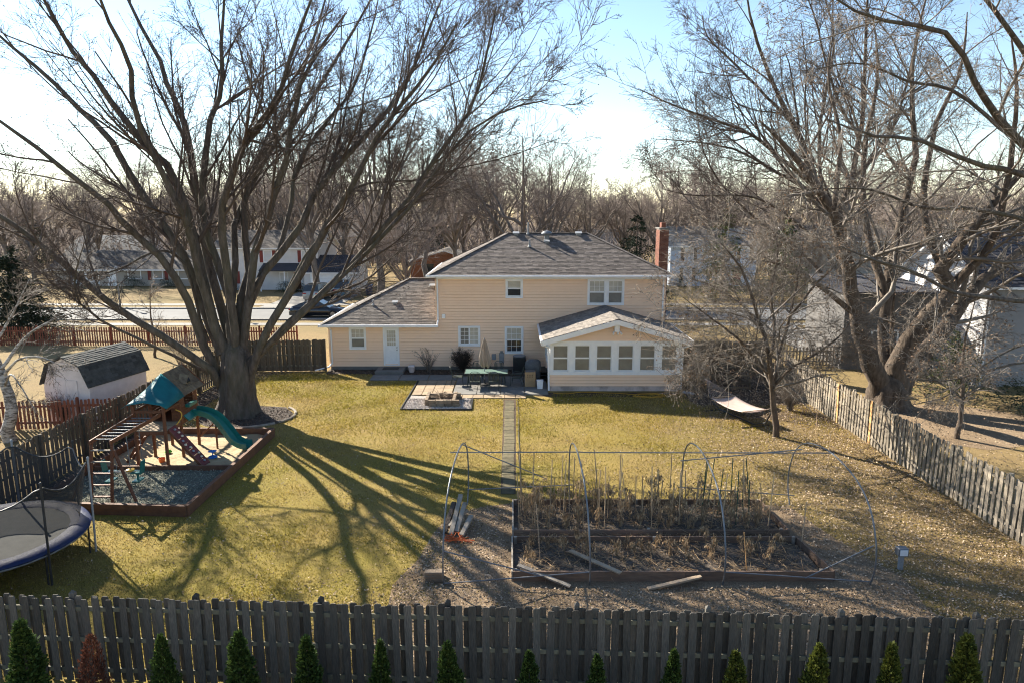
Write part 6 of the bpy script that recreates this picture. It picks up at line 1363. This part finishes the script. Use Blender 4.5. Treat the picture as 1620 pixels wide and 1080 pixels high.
# ------------------------------------------------------------------ barn shed
SH = Vector((-18.95, 31.3, 0)); t = thing('barn_shed', 'small white barn shed with dark gambrel roof behind the left fence', 'shed', SH, rad(-14))
hw_, hl = 1.2, 1.65; prof = [(-hw_, 1.65), (-.82, 2.55), (0, 2.92), (.82, 2.55), (hw_, 1.65)]
for y, s in ((-hl, -1), (hl, 1)):
    pass
m = MB(); m.prism([(-hw_, -hl, 0), (hw_, -hl, 0)] + [(x, -hl, z) for x, z in prof[::-1]], (0, .03, 0)); m.build('wall', M['shed_white'], t)
m = MB(); m.prism([(-hw_, hl - .03, 0), (hw_, hl - .03, 0)] + [(x, hl - .03, z) for x, z in prof[::-1]], (0, .03, 0)); m.build('wall', M['shed_white'], t)
for s in (-1, 1): MB().box(s*hw_ - .015, s*hw_ + .015, -hl + .03, hl - .03, 0, 1.66).build('wall', M['shed_white'], t)
op_ = [(x * 1.07, z + .03) for x, z in prof]
m = MB()
for (xa_, za_), (xb_, zb_) in zip(op_, op_[1:]): m.prism([(xa_, -hl - .15, za_), (xb_, -hl - .15, zb_), (xb_, hl + .15, zb_), (xa_, hl + .15, za_)], (0, 0, .04))
ro = m.build('roof', M['shed_roof'], t)
m = MB()
for (xa_, za_), (xb_, zb_) in zip(op_, op_[1:]):
    A_, B_, C_, D_ = (xa_, -hl - .15, za_ + .045), (xa_, hl + .15, za_ + .045), (xb_, hl + .15, zb_ + .045), (xb_, -hl - .15, zb_ + .045)
    if za_ > zb_: A_, B_, C_, D_ = D_, C_, B_, A_
    shingles(m, A_, B_, C_, D_, row=.14, th=.016, seed=3)
o = m.build('shingle', M['shed_roof'], ro); o['kind'] = 'stuff'
m = MB(); m.box(-.6, -.005, -hl - .03, -hl - .002, .1, 1.95); m.build('door', M['shed_white'], t); m = MB(); m.box(.005, .6, -hl - .03, -hl - .002, .1, 1.95); m.build('door', M['shed_white'], t)
for x in (-.18, .18): MB().lathe([(.05, -.02), (.05, .02)], 10, (x, -hl - .02, 2.55)).build('gable_vent', M['grey_metal'], t)

# ------------------------------------------------------------------ neighbour houses
def simple_window(root, off, P, u, z, w, h, shutter=None):
    window(root, off, P, u - w/2, u + w/2, z, z + h, grid=(2, 2, True), glass_u='glass_light', glass_l='glass_dark', cas=.09)
    if shutter:
        for s in (-1, 1):
            m = MB(off); wbox(m, P, u + s*(w/2 + .22) - .19, u + s*(w/2 + .22) + .19, z, z + h, .005, .045)
            m.build('shutter', M[shutter], root)
def gable_roof(root, off, x0, x1, y0, y1, ze, zr, m, axis='x', oh=.4, name='roof', seed=0):
    mb = MB(off); sm = MB(off)
    if axis == 'x': ym_ = (y0+y1)/2; sl = (zr-ze)/(ym_-y0); q = [((x0-oh, y0-oh, ze-oh*sl), (x1+oh, y0-oh, ze-oh*sl), (x1+oh, ym_, zr), (x0-oh, ym_, zr)), ((x1+oh, y1+oh, ze-oh*sl), (x0-oh, y1+oh, ze-oh*sl), (x0-oh, ym_, zr), (x1+oh, ym_, zr))]
    else: xm = (x0+x1)/2; sl = (zr-ze)/(xm-x0); q = [((x0-oh, y1+oh, ze-oh*sl), (x0-oh, y0-oh, ze-oh*sl), (xm, y0-oh, zr), (xm, y1+oh, zr)), ((x1+oh, y0-oh, ze-oh*sl), (x1+oh, y1+oh, ze-oh*sl), (xm, y1+oh, zr), (xm, y0-oh, zr))]
    for p in q: mb.prism([Vector(v) + Vector((0, 0, -.13)) for v in p], (0, 0, .12)); shingles(sm, *p, row=.3, tab=.6, th=.02, seed=seed)
    r_ = mb.build(name, M['white'], root); o = sm.build('shingle', m, r_); o['kind'] = 'stuff'; return r_
def block(root, off, x0, x1, y0, y1, z1, m, gable=None, zr=0, name='wall', course=.3):
    mb = MB(off); cu = course
    siding(mb, (0, y0, 0), (1, 0, 0), (0, -1, 0), 0, z1, x0, x1, (), cu, .025); siding(mb, (0, y1, 0), (1, 0, 0), (0, 1, 0), 0, z1, x0, x1, (), cu, .025)
    if gable == 'x':
        sl = (zr - z1) / ((y1-y0)/2)
        for x, s in ((x0, -1), (x1, 1)): siding(mb, (x, 0, 0), (0, 1, 0), (s, 0, 0), 0, zr, lambda z: y0 + max(0, z - z1)/sl, lambda z: y1 - max(0, z - z1)/sl, (), cu, .025)
    else:
        for x, s in ((x0, -1), (x1, 1)): siding(mb, (x, 0, 0), (0, 1, 0), (s, 0, 0), 0, z1, y0, y1, (), cu, .025)
        if gable == 'y':
            sl = (zr - z1) / ((x1-x0)/2)
            for y, s in ((y0, -1), (y1, 1)): siding(mb, (0, y, 0), (1, 0, 0), (0, s, 0), z1, zr, lambda z: x0 + max(0, z - z1)/sl, lambda z: x1 - max(0, z - z1)/sl, (), cu, .025)
    return mb.build(name, m, root)
# white house with red shutters
WO = Vector((-27.5, 80, 0)); t = thing('white_house', 'pale two-storey house with dark red shutters across the street', 'house', WO); Pw = wframe((0, 80, 0), (1, 0, 0), (0, -1, 0))
block(t, WO, -33.5, -21.9, 80, 88.5, 4.8, M['house_white'], 'x', 6.5); gable_roof(t, WO, -33.5, -21.9, 80, 88.5, 4.9, 6.6, M['roof_far'], seed=21)
for u in (-32.0, -27.6, -23.3): simple_window(t, WO, Pw, u, 3.1, 1.0, 1.35, 'red_shutter')
simple_window(t, WO, Pw, -31.8, .7, 1.0, 1.4, 'red_shutter'); simple_window(t, WO, Pw, -25.9, .8, 1.0, 1.2, None); simple_window(t, WO, Pw, -22.9, .9, 1.2, 1.0, None)
m = MB(WO); wbox(m, Pw, -24.75, -23.95, .1, 2.0, .01, .06); m.build('front_door', M['red_shutter'], t)
m = MB(WO); m.prism([(-28.1, 78.2, 2.25), (-21.6, 78.2, 2.25), (-21.6, 80, 2.95), (-28.1, 80, 2.95)], (0, 0, .1)); m.build('porch_roof', M['roof_dark'], t)
for x in (-28.0, -25.3, -23.4): MB(WO).box(x-.06, x+.06, 78.3, 78.42, 0, 2.25).build('porch_post', M['white'], t)
block(t, WO, -22.9, -17.2, 77.6, 84, 2.3, M['house_white'], 'x', 3.9, 'garage_wall'); gable_roof(t, WO, -22.9, -17.2, 77.6, 84, 2.4, 3.9, M['roof_dark'], name='garage_roof', seed=22)
Pg = wframe((0, 77.6, 0), (1, 0, 0), (0, -1, 0)); 
for k in range(4): m = MB(WO); wbox(m, Pg, -22.2, -17.9, .04 + k*.5, .52 + k*.5, .01, .05); m.build('garage_door_panel', M['white'], t)
# ranch
RO = Vector((-45.5, 84, 0)); t = thing('ranch_house', 'low tan ranch house far left across the street', 'house', RO); Pr = wframe((0, 84, 0), (1, 0, 0), (0, -1, 0))
block(t, RO, -54.5, -36.2, 84, 92, 2.2, M['house_tan'], 'x', 3.9); gable_roof(t, RO, -54.5, -36.2, 84, 92, 2.3, 4.0, M['roof_far'], seed=23, oh=.7)
m = MB(RO); wbox(m, Pr, -52.6, -49.2, .2, 1.9, .01, .12); m.build('bay', M['white'], t)
for u in (-52.1, -51.2, -50.3, -49.6): m = MB(RO); wbox(m, Pr, u-.28, u+.28, .75, 1.75, .13, .15); m.build('bay_pane', M['glass_dark'], t)
for u, w_ in ((-45.0, 1.6), (-42.2, 1.2), (-39.0, 1.6)): simple_window(t, RO, Pr, u, .8, w_, 1.1, None)
for u in (-43.2, -41.2): m = MB(RO); wbox(m, Pr, u-.2, u+.2, .7, 1.95, .01, .05); m.build('shutter', M['red_shutter'], t)
m = MB(RO); wbox(m, Pr, -48.2, -47.2, 0, 2.0, .01, .06); m.build('front_door', M['white'], t)
# blue grey house
BO_ = Vector((23.3, 84, 0)); t = thing('blue_grey_house', 'blue grey two-storey house with black shutters right of the chimney', 'house', BO_); Pb = wframe((0, 84, 0), (1, 0, 0), (0, -1, 0))
block(t, BO_, 18.8, 29.0, 84, 92, 4.8, M['house_blue'], 'x', 6.8); gable_roof(t, BO_, 18.8, 29.0, 84, 92, 4.9, 6.9, M['roof_grey'], seed=24)
for u in (21.0, 24.9, 27.6): simple_window(t, BO_, Pb, u, 3.0, 1.05, 1.5, 'black_shutter')
for u in (20.9, 24.4): simple_window(t, BO_, Pb, u, .65, 1.05, 1.5, 'black_shutter')
m = MB(BO_); wbox(m, Pb, 26.3, 27.2, .1, 2.1, .01, .06); m.build('front_door', M['red_shutter'], t)
PbL = wframe((18.8, 84, 0), (0, 1, 0), (-1, 0, 0)); simple_window(t, BO_, PbL, 2.5, 3.0, .9, 1.4); simple_window(t, BO_, PbL, 2.5, .7, .9, 1.4)
# brick house seen over the garage roof
KO = Vector((-11.0, 92, 0)); t = thing('brick_house', 'low brick house just visible over the garage roof', 'house', KO)
block(t, KO, -13.2, -4.5, 92, 100, 2.4, M['house_brick'], 'y', 3.7, course=.5); gable_roof(t, KO, -13.2, -4.5, 92, 100, 2.45, 3.75, M['roof_far'], 'y', .5, seed=25)
m = MB(KO); wbox(m, wframe((0, 92, 0), (1, 0, 0), (0, -1, 0)), -11.6, -10.2, .8, 2.0, .01, .05); m.build('window', M['glass_dark'], t)
# neighbour on the right: white gable end, grey wall
NO = Vector((25.5, 41, 0)); t = thing('grey_neighbour_house', 'grey two-storey house with a sunlit white gable end behind the right trees', 'house', NO)
nx0, nx1, ny0, ny1 = 24.6, 37.0, 36.2, 44.6
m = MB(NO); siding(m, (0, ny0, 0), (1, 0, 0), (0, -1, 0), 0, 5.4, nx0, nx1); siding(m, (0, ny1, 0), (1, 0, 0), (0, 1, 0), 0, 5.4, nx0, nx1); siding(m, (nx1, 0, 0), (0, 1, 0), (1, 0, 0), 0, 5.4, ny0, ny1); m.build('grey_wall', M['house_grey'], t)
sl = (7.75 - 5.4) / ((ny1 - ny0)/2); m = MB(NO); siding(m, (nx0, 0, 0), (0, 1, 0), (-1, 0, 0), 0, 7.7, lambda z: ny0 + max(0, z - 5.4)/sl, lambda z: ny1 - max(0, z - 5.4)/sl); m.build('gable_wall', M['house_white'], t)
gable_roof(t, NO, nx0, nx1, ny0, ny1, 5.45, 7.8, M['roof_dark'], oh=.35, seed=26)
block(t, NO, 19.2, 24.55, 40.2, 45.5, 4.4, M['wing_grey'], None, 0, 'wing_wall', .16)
m = MB(NO); m.prism([(18.9, 39.9, 4.4), (24.5, 39.9, 4.4), (24.5, 45.8, 4.9), (18.9, 45.8, 4.9)], (0, 0, .12)); m.build('wing_roof', M['roof_dark'], t)
Pn = wframe((0, ny0, 0), (1, 0, 0), (0, -1, 0)); simple_window(t, NO, Pn, 28.0, 3.2, 1.1, 1.4); simple_window(t, NO, Pn, 28.0, .8, 1.1, 1.4)
Pn2 = wframe((0, 40.2, 0), (1, 0, 0), (0, -1, 0)); simple_window(t, NO, Pn2, 21.6, 1.0, 1.6, 1.3)
downspout(t, NO, [(nx0 + .1, ny0 - .06, 5.3), (nx0 + .1, ny0 - .06, .1)])
# more roofs half hidden among the far trees
for i, (x, y, w_, hz, ms, rf_, lab) in enumerate([(-64, 112, 12, 2.6, 'house_white', 'roof_grey', 'small white house among the far trees left of the maple'), (12.5, 118, 11, 3.4, 'house_white', 'roof_dark', 'white house among the far trees left of the chimney'), (46, 100, 14, 4.6, 'house_tan', 'roof_far', 'tan house among the far trees at the right'), (-24, 124, 12, 4.4, 'house_tan', 'roof_far', 'tan house among the far trees above the far garage')]):
    O_ = Vector((x, y, 0)); t = thing('far_house', lab, 'house', O_); block(t, O_, x - w_/2, x + w_/2, y, y + 8, hz, M[ms], 'x', hz + 2); gable_roof(t, O_, x - w_/2, x + w_/2, y, y + 8, hz + .1, hz + 2.1, M[rf_], seed=30 + i)
    Pq = wframe((0, y, 0), (1, 0, 0), (0, -1, 0))
    for u in (-.3, 0, .3): simple_window(t, O_, Pq, x + u*w_, hz - 1.9, 1.1, 1.3)

# ------------------------------------------------------------------ cars
def car(name, label, loc, rz, paint, L, Wd, stations, roof, ride=.28, wheel_r=.34, wb=(.19, .80)):
    """stations: (x fraction, belt height, lower half-width scale); roof: side outline of the glasshouse"""
    t = thing(name, label, 'car', loc, rz); W2 = Wd/2; V = []; n = len(stations)
    sec = [(-.86, 0), (-.98, .18), (-1.0, .55), (-.95, .86), (-.80, 1.0), (0, 1.03), (.80, 1.0), (.95, .86), (1.0, .55), (.98, .18), (.86, 0)]
    for fx, bh, ws in stations:
        for a, b in sec: V.append(((fx - .5)*L, a*W2*ws, ride*.75 + (bh - ride*.75)*b))
    k = len(sec); m = MB(); m.pts(V, [(i*k+j, (i+1)*k+j, (i+1)*k+j+1, i*k+j+1) for i in range(n-1) for j in range(k-1)] + [tuple(range(k)), tuple(range((n-1)*k, n*k))[::-1]] + [(i*k, i*k+k-1, (i+1)*k+k-1, (i+1)*k) for i in range(n-1)])
    m.build('body', paint, t, smooth=True)
    hb, hr = stations[len(stations)//2][1], roof[2][1]
    # glasshouse
    V = []
    for s in (-1, 1):
        for fx, z in roof: q = (z - hb)/(hr - hb); V.append(((fx - .5)*L, s*W2*(.90 - .20*max(0, q)), z))
    q = len(roof); m = MB(); m.pts(V, [tuple(range(q))[::-1], tuple(range(q, 2*q))] + [(i, i+1, q+i+1, q+i) for i in range(q-1)]); m.build('glasshouse', M['glass_dark'], t)
    # roof panel over the two top points
    m = MB(); top = [p for p in roof if p[1] > hr - .06]; a, b = top[0], top[-1]
    m.pts([((f - .5)*L, s*W2*.71, z + .012) for f, z in top for s in (-1, 1)], [(2*i, 2*i+2, 2*i+3, 2*i+1) for i in range(len(top)-1)]); m.build('roof_panel', paint, t)
    for s in (-1, 1):
        for p, r_ in zip(roof, roof[1:]): pass
        for fx in (roof[1][0] + .17, roof[1][0] + .02):
            m = MB(); m.bar(((fx - .5)*L, s*W2*.905, hb - .02), ((fx + .03 - .5)*L, s*W2*.725, hr - .02), .07, .03); m.build('pillar', paint, t)
        for fx in wb:
            w_ = MB(); w_.tube([((fx - .5)*L, s*(W2 - .21), wheel_r), ((fx - .5)*L, s*(W2 + .012), wheel_r)], wheel_r, 20); wo = w_.build('wheel', M['tyre'], t)
            w_ = MB(); w_.tube([((fx - .5)*L, s*(W2 + .0), wheel_r), ((fx - .5)*L, s*(W2 + .024), wheel_r)], wheel_r*.62, 16); w_.build('rim', M['rim'], wo)
        m = MB(); m.box((stations[-1][0] - .5)*L - .10, (stations[-1][0] - .5)*L + .005, s*W2*.72 - .16, s*W2*.72 + .16, stations[-2][1]*.72, stations[-2][1]*.84); m.build('headlight', M['glass_light'], t, bevel=.02)
        m = MB(); m.box((stations[0][0] - .5)*L - .008, (stations[0][0] - .5)*L + .12, s*W2*.72 - .18, s*W2*.72 + .18, stations[1][1]*.74, stations[1][1]*.86); m.build('tail_light', M['lamp_red'], t, bevel=.02)
        m = MB(); m.box((roof[-2][0] - .5)*L - .1, (roof[-2][0] - .5)*L + .06, s*(W2*.98) - .09, s*(W2*.98) + .09, hb + .0, hb + .13); m.build('mirror', paint, t, bevel=.03)
    return t
sed = [(0, .62, .80), (.03, .90, .92), (.12, 1.0, .98), (.3, .96, 1.0), (.5, .93, 1.0), (.7, .90, 1.0), (.84, .80, .98), (.95, .68, .92), (1.0, .48, .78)]
sedr = [(.07, .95), (.24, 1.30), (.42, 1.43), (.55, 1.41), (.74, .88)]
car('black_sedan', 'black sedan parked on the street beyond the garage roof', (-16.6, 60.0, .012), 0, M['car_black'], 4.7, 1.85, sed, sedr)
suv = [(0, .70, .86), (.02, 1.02, .95), (.1, 1.08, .99), (.3, 1.08, 1.0), (.5, 1.06, 1.0), (.72, 1.04, 1.0), (.86, .98, .98), (.96, .86, .94), (1.0, .55, .84)]
suvr = [(.01, 1.05), (.06, 1.62), (.25, 1.72), (.55, 1.68), (.74, 1.03)]
car('silver_suv', 'silver suv standing at the end of the far driveway', (-19.6, 71.6, .04), rad(82), M['car_silver'], 4.6, 1.85, suv, suvr)
car('blue_suv', 'light blue suv on the driveway in front of the white garage', (-18.0, 74.6, .04), rad(100), M['car_blue'], 4.4, 1.8, suv, suvr)
t = thing('trash_bin', 'dark blue wheeled trash bin beside the far driveway', 'bin', (-15.3, 75.2, 0)); MB().pts([(-.26, -.28, .06), (.26, -.28, .06), (.26, .28, .06), (-.26, .28, .06), (-.33, -.36, 1.0), (.33, -.36, 1.0), (.33, .36, 1.0), (-.33, .36, 1.0)], [(3, 2, 1, 0), (0, 1, 5, 4), (1, 2, 6, 5), (2, 3, 7, 6), (3, 0, 4, 7)]).build('body', M['bin_blue'], t); MB().pts([(-.36, -.40, 1.0), (.36, -.40, 1.0), (.36, .40, 1.08), (-.36, .40, 1.08), (-.34, -.38, 1.06), (.34, -.38, 1.06), (.34, .38, 1.14), (-.34, .38, 1.14)], [(4, 5, 6, 7), (0, 1, 5, 4), (1, 2, 6, 5), (2, 3, 7, 6), (3, 0, 4, 7)]).build('lid', M['bin_blue'], t)
for s in (-1, 1): MB().tube([(s*.27, .34, .13), (s*.35, .34, .13)], .13, 12).build('wheel', M['tyre'], t)
t = thing('street_lamp', 'slim pale street lamp post in front of the ranch house', 'street lamp', (-37.0, 66.0, 0)); MB().tube([(0, 0, 0), (0, 0, 3.3)], [.09, .06], 10).build('post', M['walk'], t); MB().lathe([(.08, 3.3), (.17, 3.4), (.20, 3.65), (.05, 3.85)], 12).build('lantern', M['grey_metal'], t, smooth=True)
t = thing('mailbox', 'small dark mailbox on a post by the near kerb', 'mailbox', (-22.0, 57.3, 0)); MB().box(-.05, .05, -.05, .05, 0, 1.0).build('post', M['oldwood'], t); MB().box(-.11, .11, -.24, .24, 1.0, 1.24).build('box', M['black_metal'], t, bevel=.04)
